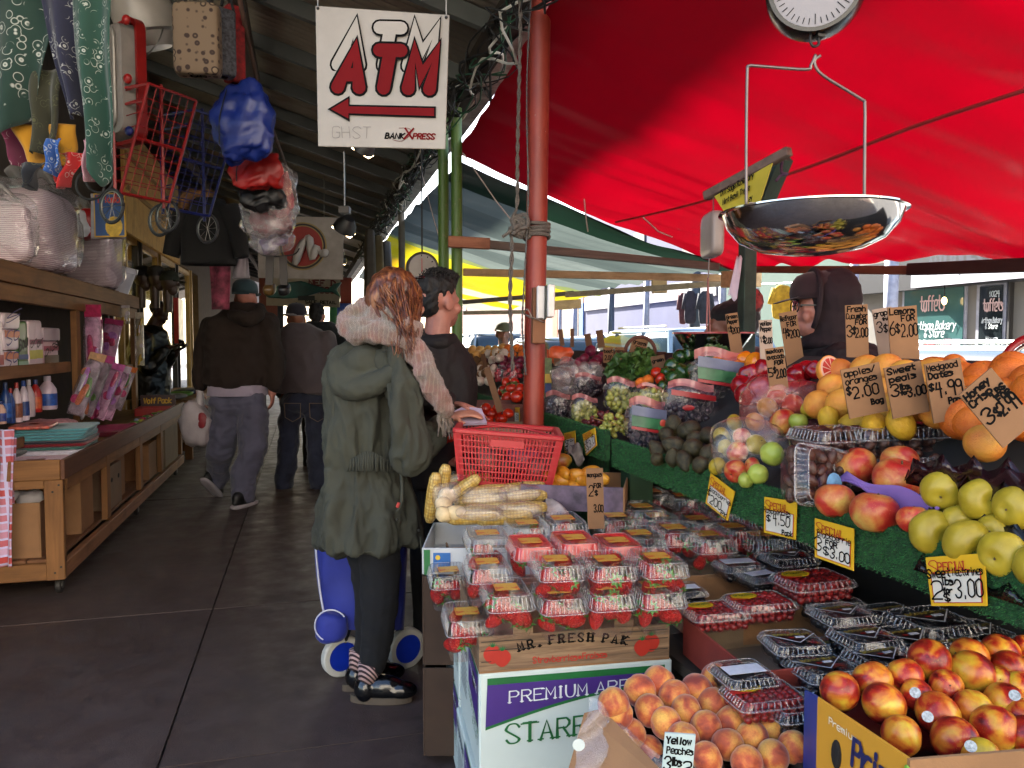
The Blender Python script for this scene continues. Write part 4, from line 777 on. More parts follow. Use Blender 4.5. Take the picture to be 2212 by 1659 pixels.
 # ================================================================== FRUIT STALL
XB=1.10
def onb(x,y,lift=0,slope=.6):
 """where the pixel meets the sloping upper display"""
 o=V(0,0,EYE);d=at(x,y,D=1)-o
 t=(.97+lift-slope*XB-EYE)/(d.z-slope*d.x);return o+d*t
def dep(p):return(p-V(0,0,EYE)).dot(_fw)
n=NT('turf_backing');v=n.coords();n.base(n.ramp(n.noise(v,60,4),[(.35,'#0d2a12'),(.65,'#1b4a20')]));n.put(Roughness=.95);n.bump(n.noise(v,260,3),.8,.004);TURF=n.m
BLADE=M('turf_blade','#235c2a',.8,var=.5,scale=90,rnd=0)
st=empty('fruit_stand',(1.4,2,0),label='sloping fruit stand faced with green artificial turf',cat='stand')
def turf(y0,y1,x,z0,z1,dens,nm='turf_board'):
 bd=MB().box(x,x+.022,y0,y1,z0,z1).build(nm,TURF,st)
 rg=random.Random(int(y0*100));vs,fs=[],[]
 for i in range(int(dens*(y1-y0))):
  y=rg.uniform(y0,y1);top=rg.random()<.16
  if top:p=V(x+rg.uniform(0,.022),y,z1);nn=V(rg.uniform(-.6,.2),rg.uniform(-.5,.5),1)
  else:p=V(x,y,rg.uniform(z0-.004,z1));nn=V(-1,rg.uniform(-.7,.7),rg.uniform(-.9,.5))
  nn=nn.normalized()*rg.uniform(.004,.008);s=V(rg.uniform(-1,1),rg.uniform(-1,1),rg.uniform(-1,1)).normalized()*.0011
  b0=len(vs);vs+=[p-s,p+s,p+nn];fs.append((b0,b0+1,b0+2))
 m=MB();m.add(vs,fs);o=m.build('turf_pile',BLADE,bd);o['kind']='stuff'
turf(.92,2.66,XB,.905,1.0,11000)
turf(2.68,3.62,XB-.02,.92,1.03,8000)
turf(3.9,8.6,XB+.02,.93,1.02,1500)
MB().box(XB+.02,XB+.04,2.78,3.6,.55,.91).build('turf_skirt',TURF,st)
MB().hexa([V(XB+.03,.92,.93),V(1.72,.92,1.30),V(1.72,8.6,1.30),V(XB+.03,8.6,.93),V(XB+.03,.92,.945),V(1.72,.92,1.315),V(1.72,8.6,1.315),V(XB+.03,8.6,.945)]).build('sloping_top',M('stand_dark','#1c1a18',.9),st)
for y in(.95,2.6,4.6,6.6,8.5):
 if y>1:MB().box(1.15,1.24,y,y+.09,0,.93).build('leg',M('leg_green','#1d3a22',.8),st)
 MB().box(1.66,1.71,y,y+.05,0,1.25).build('leg',M('leg_green','#1d3a22',.8),st)
MB().box(1.70,1.715,.95,8.6,.02,1.1).build('back_panel',M('stand_black','#151311',.95),st)
lt=empty('low_table',(.8,1.5,0),label='low dark table under the boxes of berries',cat='table')
MB().box(.93,1.66,1.2,4.0,.50,.53).build('top',wood('low_table_top','#2e2a25','#443c34','y'),lt)
for x,y in((.95,1.3),(1.6,1.3),(1.6,3.9),(.95,3.9)):MB().box(x,x+.06,y,y+.06,0,.5).build('leg',MATS['low_table_top'],lt)
def fruit_mat(name,stops,rough=.4,nscale=1.6,speck=None,fuzz=0,axis=.5,bump=0,spec=.4,mott=0):
 n=NT(name);v=n.coords((1,1,1),kind='Object',rnd=50);v0=n.coords((1,1,1),kind='Generated')
 f=n.noise(v,nscale*1.15,3,.5,.5)
 c=n.ramp(f,stops)
 if mott:c=n.mix(n.ramp(n.noise(v,9,5,.7),[(.4,0.),(.7,mott)]),c,C(stops[0][1]))
 if speck:c=n.mix(n.ramp(n.noise(v,22,2),[(.66,0.),(.72,.8)]),c,C(speck))
 oi=n.new('ShaderNodeObjectInfo');hs=n.new('ShaderNodeHueSaturation');mr=n.new('ShaderNodeMapRange');mr.inputs[3].default_value=.82;mr.inputs[4].default_value=1.12
 n.link(oi.outputs['Random'],mr.inputs[0]);n.link(mr.outputs[0],hs.inputs['Value']);n.link(c,hs.inputs['Color']);n.base(hs.outputs[0])
 n.put(Roughness=rough,Specular_IOR_Level=spec,Sheen_Weight=fuzz,Sheen_Roughness=.5)
 if bump:n.bump(n.noise(v,16,3),bump,.08)
 return n.m
def fruit_mesh(name,mat,kind,n=28,m=18):
 """unit-radius fruit"""
 mb=MB()
 def prof(t):
  a=math.pi*t;r,z=math.sin(a),-math.cos(a)
  if kind=='apple':z=z*.9-.20*math.exp(-(r/.28)**2)*(1 if z>0 else-.6);r=r*(1.02+.06*z)
  elif kind in('peach','nectarine'):z=z*.95-.14*math.exp(-(r/.25)**2)*(1 if z>0 else 0)
  elif kind=='orange':z=z*.96
  elif kind=='lemon':z=z*1.12+(.13*math.exp(-(r/.22)**2))*(1 if z>0 else-1);r*=.84
  elif kind=='avocado':z=z*1.28;r=r*(.92-.22*max(0,z))
  elif kind=='mango':z=z*1.3;r*=.85
  elif kind=='pepper':z=z*1.05-.28*math.exp(-(r/.4)**2)*(1 if z>0 else-.4);r=r*(1.0+.1*z)
  elif kind=='tomato':z=z*.82-.12*math.exp(-(r/.22)**2)*(1 if z>0 else 0)
  elif kind=='pear':z=z*1.25;r=r*(.92-.28*max(0,z))
  elif kind=='straw':z=z*1.2;r=r*(.82+.22*z*.8)if z<.5 else r*.95
  elif kind=='onion':z=z*.9+.25*math.exp(-(r/.2)**2)*(1 if z>0 else 0)
  return(0 if t in(0,1)else max(.001,r)),z
 def fn(q,w):
  if kind in('peach','nectarine'):
   d=abs((w-math.pi+math.pi)%(2*math.pi)-math.pi);k=1-.07*math.exp(-(d/.16)**2);return V(q.x*k,q.y*k,q.z)
  if kind=='pepper':k=1+.11*math.cos(4*w)*(.6+.4*q.z);return V(q.x*k,q.y*k,q.z)
  if kind=='apple':k=1+.02*math.cos(5*w)*(1-q.z);return V(q.x*k,q.y*k,q.z)
  if kind=='mango':return V(q.x*.8+.12*q.z*q.z,q.y,q.z)
  if kind=='tomato':k=1+.03*math.cos(5*w)*max(0,q.z);return V(q.x*k,q.y*k,q.z)
  return q
 mb.lathe([prof(i/m)for i in range(m+1)],n,fn=fn)
 o=mb.build(name,mat,smooth=True,local=True)
 return o
PROTO={}
def proto(key,name,mat,kind,stem=None,n=28,m=18):
 o=fruit_mesh(name,mat,kind,n,m);PROTO[key]=o
 if stem:
  z,col,L=stem;MB().tube([(0,0,z-.1),(.04,0,z+L*.6),(.1,0,z+L)],[.05,.035,.05],6).build('stem',M('stem_'+col,col,.8),o,local=True)
 return o
proto('peach','peach',fruit_mat('peach_skin',[(.30,'#7a2a1c'),(.44,'#b8552a'),(.56,'#d38b3c'),(.72,'#dba748')],.62,.8,None,.35,mott=.35),'peach')
proto('nect','nectarine',fruit_mat('nectarine_skin',[(.33,'#5c0f12'),(.44,'#a3251a'),(.54,'#c97a28'),(.68,'#cfae34')],.3,.75,'#d8a040',mott=.15),'nectarine',(.8,'#4a3a1c',.05))
proto('apple','apple',fruit_mat('honeycrisp_skin',[(.28,'#941416'),(.45,'#a83424'),(.6,'#b8743a'),(.78,'#bda24e')],.36,.9,'#b88a54',mott=.3),'apple',(.62,'#4c3a1f',.22))
proto('gold','apple',fruit_mat('golden_skin',[(.3,'#8f7a1a'),(.6,'#a8922a'),(.8,'#b09e3c')],.36,.8,'#a89a3a'),'apple',(.62,'#4c3a1f',.22))
proto('orange','orange',fruit_mat('orange_skin',[(.3,'#c4591a'),(.7,'#d8741c')],.45,1,None,0,bump=.35),'orange',(.9,'#4c5a2f',.04))
proto('grapefruit','grapefruit',fruit_mat('grapefruit_skin',[(.3,'#c46a2a'),(.55,'#cf8a34'),(.75,'#d29c3c')],.42,.6,None,0,bump=.3),'orange',(.9,'#4c5a2f',.04))
proto('lemon','lemon',fruit_mat('lemon_skin',[(.3,'#b98a1c'),(.7,'#cda42a')],.45,1,None,0,bump=.3),'lemon')
proto('avocado','avocado',fruit_mat('avocado_skin',[(.3,'#211f12'),(.5,'#35301d'),(.7,'#4a4228')],.36,2,'#6a663c',0,bump=.35),'avocado',(1.2,'#4c3a1f',.06))
proto('mango','mango',fruit_mat('mango_skin',[(.3,'#b8701c'),(.7,'#cf9028')],.36,.8),'mango')
proto('redmango','mango',fruit_mat('mango_red',[(.38,'#7a2018'),(.5,'#8a5a20'),(.62,'#5a6a24')],.34,.5),'mango')
proto('rpep','bell_pepper',fruit_mat('pepper_red',[(.3,'#6a0a12'),(.7,'#8f1218')],.18,1,spec=.6),'pepper',(.7,'#31511f',.35))
proto('gpep','bell_pepper',fruit_mat('pepper_green',[(.3,'#15300f'),(.7,'#2c4a1a')],.2,1,spec=.6),'pepper',(.7,'#31511f',.35))
proto('opep','bell_pepper',fruit_mat('pepper_orange',[(.3,'#c4610f'),(.7,'#d8851a')],.2,1,spec=.6),'pepper',(.7,'#31511f',.35))
proto('tomato','tomato',fruit_mat('tomato_skin',[(.3,'#a31a0e'),(.7,'#c4351a')],.2,1,spec=.6),'tomato',(.7,'#31511f',.12),22,14)
proto('onion','onion',fruit_mat('onion_skin',[(.3,'#b87a38'),(.7,'#cfa05c')],.4,1),'onion',None,18,12)
proto('redonion','red_onion',fruit_mat('red_onion_skin',[(.3,'#4a1024'),(.7,'#7a2440')],.35,1),'onion',None,18,12)
proto('garlic','garlic',fruit_mat('garlic_skin',[(.3,'#b8a898'),(.7,'#d6c8ba')],.6,1),'onion',None,18,12)
proto('potato','potato',fruit_mat('potato_skin',[(.3,'#6b4a30'),(.7,'#8c6845')],.8,1,bump=.4),'mango',None,16,12)
proto('lime','green_apple',fruit_mat('green_skin',[(.3,'#8a9a3a'),(.7,'#a5ad4c')],.36,.8),'apple',None,20,14)
def rnd_rot(rg):return(rg.uniform(0,6.28),rg.uniform(-1.2,1.2),rg.uniform(0,6.28))
def put(key,p,r,label,cat,group,rg=rng,rot=None):
 o=dup(PROTO[key],None,p,rot if rot is not None else rnd_rot(rg),r,label,group);o['category']=cat;return o
def inside(poly,x,y):
 c=False;j=len(poly)-1
 for i in range(len(poly)):
  (xi,yi),(xj,yj)=poly[i],poly[j]
  if(yi>y)!=(yj>y)and x<(xj-xi)*(y-yi)/(yj-yi)+xi:c=not c
  j=i
 return c
def pile(key,poly,r,label,cat,group,step=1.75,lift=.0,seed=1,jit=.3,surf=None,maxn=60,layers=1):
 """heap fruit of radius r over the part of the display that a pixel outline covers"""
 rg=random.Random(seed);surf=surf or onb;ys=[p[1]for p in poly];y=min(ys);k=0;cnt=0
 while y<max(ys):
  col=0;mid=surf(sum(p[0]for p in poly)/len(poly),y);px=1659/dep(mid)*r
  x=min(p[0]for p in poly)+(k%2)*px*step/2
  while x<max(p[0]for p in poly):
   if inside(poly,x,y)and cnt<maxn:
    q=surf(x+rg.uniform(-jit,jit)*px,y+rg.uniform(-jit,jit)*px,lift+r*.55+rg.uniform(0,r*.45))
    put(key,q,r*rg.uniform(.92,1.08),label+', %s row, %s from left'%(ORD[min(k,11)],ORD[min(col,11)]),cat,group,rg);cnt+=1;col+=1
   x+=px*step
  y+=px*step*.78;k+=1
 return cnt
PE=[(1382,1492),(1424,1472),(1457,1503),(1404,1535),(1506,1490),(1548,1468),(1438,1562),(1484,1536),(1542,1521),(1587,1502),(1621,1528),(1476,1595),(1525,1570),(1578,1560),(1660,1573),(1572,1608),(1625,1592),(1715,1614),(1670,1633),(1527,1638),(1613,1646)]
rg=random.Random(5)
def rowcol(L,band):
 out={}
 for q in set(int((p[1]-min(t[1]for t in L))//band)for p in L):
  for j,p in enumerate(sorted(p for p in L if int((p[1]-min(t[1]for t in L))//band)==q)):out[p]=', %s row from the back, %s from left'%(ORD[min(q,11)],ORD[min(j,11)])
 return out
RC=rowcol(PE,32)
for i,(x,y)in enumerate(PE):
 D=1.74-.24*(y-1470)/180;put('peach',at(x,y,D=D),35*D/1659,'yellow peach in the upper black tray'+RC[(x,y)],'peach','peaches in the upper tray',rg)
for i,(x,y)in enumerate(((1334,1543),(1361,1587),(1399,1622),(1338,1590),(1440,1655),(1325,1520))):
 put('peach',at(x,y,D=1.62),.034,'yellow peach in the lower black tray, '+['second from the back','right of the middle','near the front','left of the middle','frontmost by the white card','rearmost'][i],'peach','peaches in the lower tray',rg)
NEC=[(1035,1215,112),(1225,1155,112),(1410,1130,105),(1290,1290,122),(1480,1240,92),(1555,1040,122),(1780,1020,110),(1800,1110,126),(1650,1190,95),(1600,1345,124),(1800,1320,112),(1390,1470,115),(1700,1500,132),(1930,1430,132),(1990,1290,120),(1960,990,105),(2010,1080,98),(2075,1190,85),(1950,1150,75),(2090,1370,112),(2095,960,66),(2120,1480,120),(1850,1600,110)]
RC=rowcol([n_[:2]for n_ in NEC],120)
for x,y,r in NEC:
 X,Y=1425.8+.375*x,1036.9+.375*y;D=1.26+.26*(1-(Y-1400)/230);o=put('nect',at(X,Y,D=D),r*.375*D/1659,'red and yellow nectarine in the yellow carton'+RC[(x,y)],'nectarine','nectarines in the carton',rg)
def sticker(x,y,D,label,r=.0085):
 p=at(x,y,D=D);d=(V(0,0,EYE)-p).normalized()
 m=MB().lathe([(0,0),(r,0),(r,.0012),(0,.0012)],16,mat=d.to_track_quat('Z','Y').to_matrix().to_4x4());o=m.build('fruit_sticker',M('sticker','#8d9498',.4,var=.5,scale=260));o.location=p;tag(o,label,'sticker','stickers on the fruit')
BLK=M('black_plastic','#100e0e',.22,var=.1);PEACHC=CARD
def prism(name,px,D,thick,mat,label=None,cat=None,parent=None):
 """flat piece through pixel corners, each with its own distance, given thickness away from the viewer"""
 P=[at(x,y,D=d)for(x,y),d in zip(px,D)];n_=(P[1]-P[0]).cross(P[2]-P[0]).normalized()
 if n_.dot(_fw)<0:n_=-n_
 Q=[p+n_*thick for p in P];k=len(P);m=MB();m.add(P+Q,[tuple(range(k)),tuple(range(2*k-1,k-1,-1))]+[(i,i+k,(i+1)%k+k,(i+1)%k)for i in range(k)])
 if parent is not None:return m.build(name,mat,parent)
 o=m.build(name,mat,loc=P[0]);tag(o,label,cat);return o
pc=empty('peach_carton',at(1450,1660,D=1.5),label='brown carton in a clear plastic bag holding trays of yellow peaches',cat='box')
prism('left_panel',[(1300,1530),(1560,1800),(1380,1900),(1228,1660),(1262,1540)],[1.62,1.32,1.32,1.55,1.62],.006,CARD,parent=pc)
a,b_,c_,d_=at(1300,1528,D=1.66),at(1540,1790,D=1.3),at(1800,1640,D=1.45),at(1560,1470,D=1.85)
MB().hexa([V(q.x,q.y,.01)for q in(a,b_,c_,d_)]+[V(q.x,q.y,min(q.z,.54)-.06)for q in(a,b_,c_,d_)]).build('body',CARD,pc)
MB().grid(16,14,lambda u,v:at(1232+300*u*(.25+.75*v)+40*(1-v)+6*math.sin(9*v+3*u),1508+170*v-10*math.sin(u*7)+u*60,D=1.59-.08*v+.01*math.sin(u*14+v*11))).build('plastic_bag',clear('bag_clear',(.95,.95,.96),.14,1.4,.1,(.85,.86,.9),.9,26),pc,smooth=True)
MB().lathe([(0,0),(.012,0),(.012,.001),(0,.001)],18,at(1250,1609,D=1.5),mat=(-_fw).to_track_quat('Z','Y').to_matrix().to_4x4()).build('round_sticker',M('sticker_white','#c6d0cc',.4),pc)
def tray(name,P,rim,rows,cols,depth,mat,label,cat='tray',t=.0):
 """moulded tray with cups over the quad P (near-left, near-right, far-right, far-left)"""
 def fn(u,v):
  p=(P[0]*(1-u)+P[1]*u)*(1-v)+(P[3]*(1-u)+P[2]*u)*v
  cu,cv=(u*cols)%1-.5,(v*rows)%1-.5;e=min(u,1-u,v,1-v)
  dz=-depth*max(0,1-(cu*cu+cv*cv)*3.2)if e>.0 else 0
  if e<.001:dz=-depth*.9 if rim else 0
  return p+V(0,0,dz)
 o=MB().grid(cols*6+1,rows*6+1,fn).build(name,mat,smooth=True,loc=P[0],thick=.0016);tag(o,label,cat);return o
tray('fruit_tray',[at(1470,1720,D=1.46),at(1790,1665,D=1.5),at(1600,1485,D=1.78),at(1320,1490,D=1.78)],True,4,5,.03,BLK,'black plastic tray under the upper peaches')
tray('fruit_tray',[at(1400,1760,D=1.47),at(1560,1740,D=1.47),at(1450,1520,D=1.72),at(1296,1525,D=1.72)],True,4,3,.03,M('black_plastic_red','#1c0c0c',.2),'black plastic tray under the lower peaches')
nc=empty('nectarine_carton',at(1850,1640,D=1.2),label='yellow striped carton with blue corner full of nectarines',cat='box')
n=NT('prize_print');v=n.coords((0,0,1),kind='Generated');w_=n.new('ShaderNodeTexWave');w_.inputs['Scale'].default_value=60;tc=n.coords((14,14,0));w_.bands_direction='DIAGONAL';n.link(tc,w_.inputs[0]);n.base(n.ramp(w_.outputs[0],[(.35,'#b8801c'),(.65,'#c8922e')]));n.put(Roughness=.6);PRZ=n.m
fl,fr_=at(1766,1508,D=1.37),at(1966,1642,D=1.16)
MB().hexa([V(fl.x,fl.y,.5),V(fr_.x,fr_.y,.5),V(fr_.x+.006,fr_.y+.006,.5),V(fl.x+.006,fl.y+.006,.5),fl,fr_,fr_+V(.006,.006,0),fl+V(.006,.006,0)]).build('left_panel',PRZ,nc)
bk_=at(1738,1492,D=1.50);MB().hexa([V(bk_.x,bk_.y,.5),V(fl.x,fl.y,.5),V(fl.x+.005,fl.y+.005,.5),V(bk_.x+.005,bk_.y+.003,.5),bk_,fl+V(0,0,.001),fl+V(.005,.005,.001),bk_+V(.005,.003,0)]).build('blue_corner',M('carton_blue','#1c3a8a',.5),nc)
fe=at(2330,1612,D=1.12);MB().hexa([V(fr_.x,fr_.y,.5),V(fe.x,fe.y,.5),V(fe.x,fe.y+.006,.5),V(fr_.x,fr_.y+.006,.5),fr_,fe,fe+V(0,.006,0),fr_+V(0,.006,0)]).build('front_panel',CARD,nc)
MB().hexa([V(q.x,q.y,.01)for q in(fr_,fr_+V(.5,.12,0),bk_+V(.5,.3,0),bk_)]+[V(q.x,q.y,.63)for q in(fr_,fr_+V(.5,.12,0),bk_+V(.5,.3,0),bk_)]).build('black_liner',BLK,nc)
ux=(fr_-fl).normalized();uz=V(0,0,1);
ux=V(ux.x,ux.y,ux.z);m=MB();pen(m,'Premium',fl+ux*.035+V(0,0,-.030)-ux.cross(uz)*-.002,ux,uz,.012,.0018);m.build('lettering',M('print_pale','#dcd2b8',.5),nc)
m=MB();pen(m,'Prize',fl+ux*.095+V(0,0,-.072)+ux.cross(uz)*.003,ux,uz,.046,.008,slant=.15,cap=True,width=.105);m.build('brand_lettering',M('print_navy','#141d52',.5),nc)
m=MB();m.ell(fl+ux*.215+V(0,0,-.02)+ux.cross(uz)*.003,.004,.006,.012,10,6);m.build('printed_leaf',M('print_leaf','#6f9a2c',.5),nc)
hh=fl+ux*.055+V(0,0,-.075)+ux.cross(uz)*.0015;MB().ell(hh,.006,.012,.026,12,8).build('hand_hole',M('hole_dark','#120d0a',.9),nc)
FL=at(1035,1456,D=1.88);RZ=R(-4.5);ca,sa=math.cos(RZ),math.sin(RZ)
fx,fy=V(ca,sa,0),V(-sa,ca,0)
WHT=M('carton_white','#b9c6c2',.55,var=.06,scale=4);PUR=M('print_purple','#3d2470',.5,var=.08);GRN=M('print_green','#17602f',.5)
def printed_carton(o0,w,d,h,label,z0):
 b=empty('apple_carton',V(o0.x,o0.y,z0),RZ,label,'box','apple cartons under the strawberries')
 MB().box(0,w,0,d,0,h).build('body',WHT,b,local=True,bevel=.004)
 f=-.0012
 def band(nm,pts,mat,y=f):m=MB();m.add([V(p[0],y,p[1])for p in pts],[tuple(range(len(pts)))]);return m.build(nm,mat,b,local=True)
 band('green_stripe',[(.02,h-.012),(w-.02,h-.012),(w-.02,h-.028),(.02,h-.028)],GRN)
 curve=[(.015+(w-.03)*t,h*.50+.075*math.sin(math.pi*(t*.55)))for t in[i/16 for i in range(17)]]
 band('green_curve',[(p[0],p[1]-.008)for p in curve]+[(w-.02,h-.028),(.02,h-.028)],GRN,f*1.0)
 band('purple_band',curve+[(w-.02,h-.0285),(.02,h-.0285)],PUR,f*1.9)
 m=MB();pen(m,'PREMIUM APPLES',V(.075,f*2.8,h*.715),V(1,0,.02),V(0,0,1),.029,.0052,serif=True,calli=.55,width=.40);m.build('lettering',M('print_white','#c9cfd2',.5),b,local=True)
 m=MB();pen(m,'STARR RANCH',V(.068,f*2.8,h*.33),V(1,0,.03),V(0,0,1),.048,.0085,serif=True,calli=.55,width=.44);m.build('lettering',GRN,b,local=True)
 g=-.0012
 sd=lambda nm,pts,mat,x=g:MB().add([V(x,p[0],p[1])for p in pts],[tuple(range(len(pts)))]).build(nm,mat,b,local=True)
 sd('side_band',[(d*.05,h*.95),(d*.5,h*.98),(d*.5,h*.62),(d*.05,h*.45)],PUR)
 sd('side_stripe',[(d*.05,h*.99),(d*.5,h*1.0),(d*.5,h*.982),(d*.05,h*.952)],GRN)
 MB().ell((-.0012,d*.24,h*.80),.0015,.035,.02,14,6).build('hand_hole',MATS['hole_dark'],b,local=True)
 m=MB();pen(m,'STARR RANCH',V(g*1.6,d*.52,h*.52),V(0,-1,-.18),V(0,0,1),.022,.004,serif=True,calli=.5,width=.20);m.build('side_lettering',GRN,b,local=True)
 m=MB();pen(m,'growers',V(g*1.6,d*.30,h*.36),V(0,-1,-.18),V(0,0,1),.02,.002,slant=.3,width=.1);m.build('side_lettering',GRN,b,local=True)
 m=MB();pen(m,'PREMIUM APPLES',V(g*2.2,d*.42,h*.84),V(0,-1,-.12),V(0,0,1),.014,.0024,width=.14);m.build('side_lettering',MATS['print_white'],b,local=True)
 m=MB();pen(m,'Independent',V(g*1.6,d*.97,h*.85),V(0,-1,-.15),V(0,0,1),.03,.005,calli=.4,width=.17);m.build('side_lettering',M('print_ink_blue','#1b2340',.5),b,local=True)
 for q in range(6):sd('text_block',[(d*.60,h*(.66-q*.06)),(d*.9,h*(.70-q*.06)),(d*.9,h*(.685-q*.06)),(d*.60,h*(.645-q*.06))],M('print_grey','#59616b',.6))
 return b
H1=.268
printed_carton(FL,.50,.40,H1,'upper white apple carton with purple and green print below the strawberry crate',FL.z-H1-.001)
printed_carton(FL-fx*.012,.50,.40,H1,'lower white apple carton standing on the walk',FL.z-2*H1-.003)
b2=FL+fy*.44
printed_carton(b2,.50,.40,H1,'white apple carton behind the front one, under the second crate',FL.z-H1-.001)
printed_carton(b2,.50,.40,H1,'lowest white apple carton at the back of the stack',FL.z-2*H1-.003)
n=NT('crate_print');v=n.coords((1,1,16));c=n.ramp(n.noise(v,5,7,.6,.8),[(.35,'#5b4633'),(.65,'#8a6f53')]);n.base(c);n.put(Roughness=.75);CRP=n.m
def berry_crate(o0,label,printed):
 w,d,h,t=.492,.40,.092,.006;b=empty('berry_crate',o0,RZ,label,'crate')
 MB().box(0,w,0,d,0,.005).build('base',CARD,b,local=True)
 MB().box(0,w,0,t,.005,h).build('front_panel',CRP,b,local=True,bevel=.001);MB().box(0,w,d-t,d,.005,h).build('back_panel',CRP,b,local=True,bevel=.001)
 for x,nm in((0,'left_panel'),(w-t,'right_panel')):
  MB().add([V(x,t,.005),V(x+t,t,.005),V(x+t,d-t,.005),V(x,d-t,.005),V(x,t,h),V(x+t,t,h),V(x+t,d-t,h+.02),V(x,d-t,h+.02)],[(3,2,1,0),(4,5,6,7),(0,1,5,4),(1,2,6,5),(2,3,7,6),(3,0,4,7)]).build(nm,CRP,b,local=True,bevel=.001)
 for x in(.085,.345):MB().box(x,x+.05,.001,t-.001,h,h+.018).build('tab',CRP,b,local=True)
 if printed:
  f=-.0012;m=MB()
  word='MR. FRESH PAK';n_=len(word);x=.10
  for i,chh in enumerate(word):
   u=i/(n_-1)*2-1;pen(m,chh,V(x,f,.050+.014*(1-u*u)),V(1,0,-.28*u),V(.28*u,0,1),.021,.0062,serif=True,calli=.4,sx=.85);x+=.0245 if chh not in ' .' else .014
  m.build('lettering',INK,b,local=True)
  m=MB();pen(m,'Strawberries',V(.135,f,.017),V(1,0,0),V(0,0,1),.015,.0026,width=.112);pen(m,'Fraises',V(.262,f,.018),V(1,0,0),V(0,0,1),.015,.0026,width=.062)
  m.lathe([(0,0),(.0045,0)],14,(.2545,f,.023),mat=Euler((R(90),0,0)).to_matrix().to_4x4());m.build('lettering',M('print_red','#9a2418',.5),b,local=True)
  for bx_,flip in((.045,1),(.43,-1)):
   for dx,dz,rr in((-.012,.004,.023),(.012,-.006,.022)):
    m=MB();P=[V(bx_+flip*dx+rr*math.sin(a)*(1-.25*(math.cos(a)<0)*abs(math.cos(a))),f*(1.4 if dx<0 else 2.2),.042+dz+rr*1.0*math.cos(a))for a in[2*math.pi*i/22 for i in range(22)]]
    m.add(P,[tuple(range(22))]);m.build('printed_strawberry',MATS['print_red'],b,local=True)
    m=MB()
    for q in range(5):
     a=R(-60+30*q);c0=V(bx_+flip*dx,f*3,.042+dz+rr*.85);m.add([c0+V(-.003,0,0),c0+V(.003,0,0),c0+V(math.sin(a)*.014,0,math.cos(a)*.013+.002)],[(0,1,2)])
    m.build('printed_leaf',GRN,b,local=True)
  m=MB()
  for z in(.028,.056,.078):
   m.box(.005,.13 if z>.05 else .03,f-.0006,f,z,z+.002);m.box(.36 if z>.05 else .40,.487,f-.0006,f,z,z+.002)
  m.build('printed_lines',M('print_dark','#241c15',.7),b,local=True)['kind']='stuff'
 return b
berry_crate(FL,'brown strawberry crate printed with red berries and black lettering',True)
berry_crate(V(b2.x,b2.y,FL.z),'plain brown strawberry crate behind the printed one',False)
SHELL=clear('clamshell',(.985,.98,.975),.010,.55,.09,(.9,.9,.9))
FLG=clear('pack_edge',(.96,.96,.96),.17,.8,.12,(.8,.8,.8))
def straw_proto():
 n=NT('strawberry_skin');v=n.coords(rnd=20);vo=n.new('ShaderNodeTexVoronoi');vo.inputs['Scale'].default_value=330*.018;n.link(v,vo.inputs['Vector'])
 c=n.ramp(vo.outputs['Distance'],[(.08,'#c8923c'),(.13,'#9c1512')]);c=n.mix(n.ramp(n.noise(v,2,2),[(.35,0.),(.75,.35)]),c,C('#c4301c'));n.base(c);n.put(Roughness=.42,Specular_IOR_Level=.3);n.bump(vo.outputs['Distance'],.5,.1)
 o=fruit_mesh('strawberry',n.m,'straw',16,12)
 m=MB()
 for q in range(8):
  a=q*math.pi/4+.2;d=V(math.cos(a),math.sin(a),0);s=V(-d.y,d.x,0)
  m.add([V(0,0,1.12),d*.45+s*.22+V(0,0,1.13),d*.95+V(0,0,.98+.2*(q%3)),d*.45-s*.22+V(0,0,1.13)],[(0,1,2,3)])
 m.build('calyx',M('calyx_green','#4d7a30',.6,var=.4),o,local=True);return o
PROTO['straw']=straw_proto()
STK=NT('berry_sticker');v=STK.coords((1,1,1));c=STK.ramp(STK.noise(v,60,2),[(.45,'#c89a3c'),(.58,'#b8481c')],'CONSTANT');STK.base(c);STK.put(Roughness=.4);STK=STK.m
def shell_mesh(w,d,h,ribs=9,lidh=.34):
 """tray and lid of a clear pack, base at z=0"""
 def ring(z,sx,sy,k,rib=0):
  P=[]
  n_=64
  for i in range(n_):
   a=2*math.pi*i/n_;r=1-(rib if(i//2)%2 else 0);P.append(V(sx/2*sgn(math.cos(a),.28)*r,sy/2*sgn(math.sin(a),.28)*r,z))
  return P
 def loft(rings,close_top=False,close_bot=False):
  m=MB();vs=[p for rr in rings for p in rr];n_=64;fs=[(j*n_+i,j*n_+(i+1)%n_,(j+1)*n_+(i+1)%n_,(j+1)*n_+i)for j in range(len(rings)-1)for i in range(n_)]
  if close_bot:fs.append(tuple(range(n_-1,-1,-1)))
  if close_top:fs.append(tuple((len(rings)-1)*n_+i for i in range(n_)))
  return m.add(vs,fs)
 zl=h*(1-lidh)
 tr=loft([ring(0,w*.80,d*.84,0),ring(h*.06,w*.84,d*.87,0,.012),ring(zl*.9,w*.93,d*.94,0,.012),ring(zl,w*.96,d*.96,0),ring(zl,w*1.0,d*1.0,0)],close_bot=True)
 ld=loft([ring(zl+.002,w*1.0,d*1.0,0),ring(zl+.004,w*.955,d*.955,0,.0),ring(zl+h*.03,w*.95,d*.95,0,.02),ring(h*.95,w*.86,d*.88,0,.02),ring(h,w*.82,d*.85,0),ring(h-.002,w*.74,d*.79,0)],close_top=True)
 return tr,ld
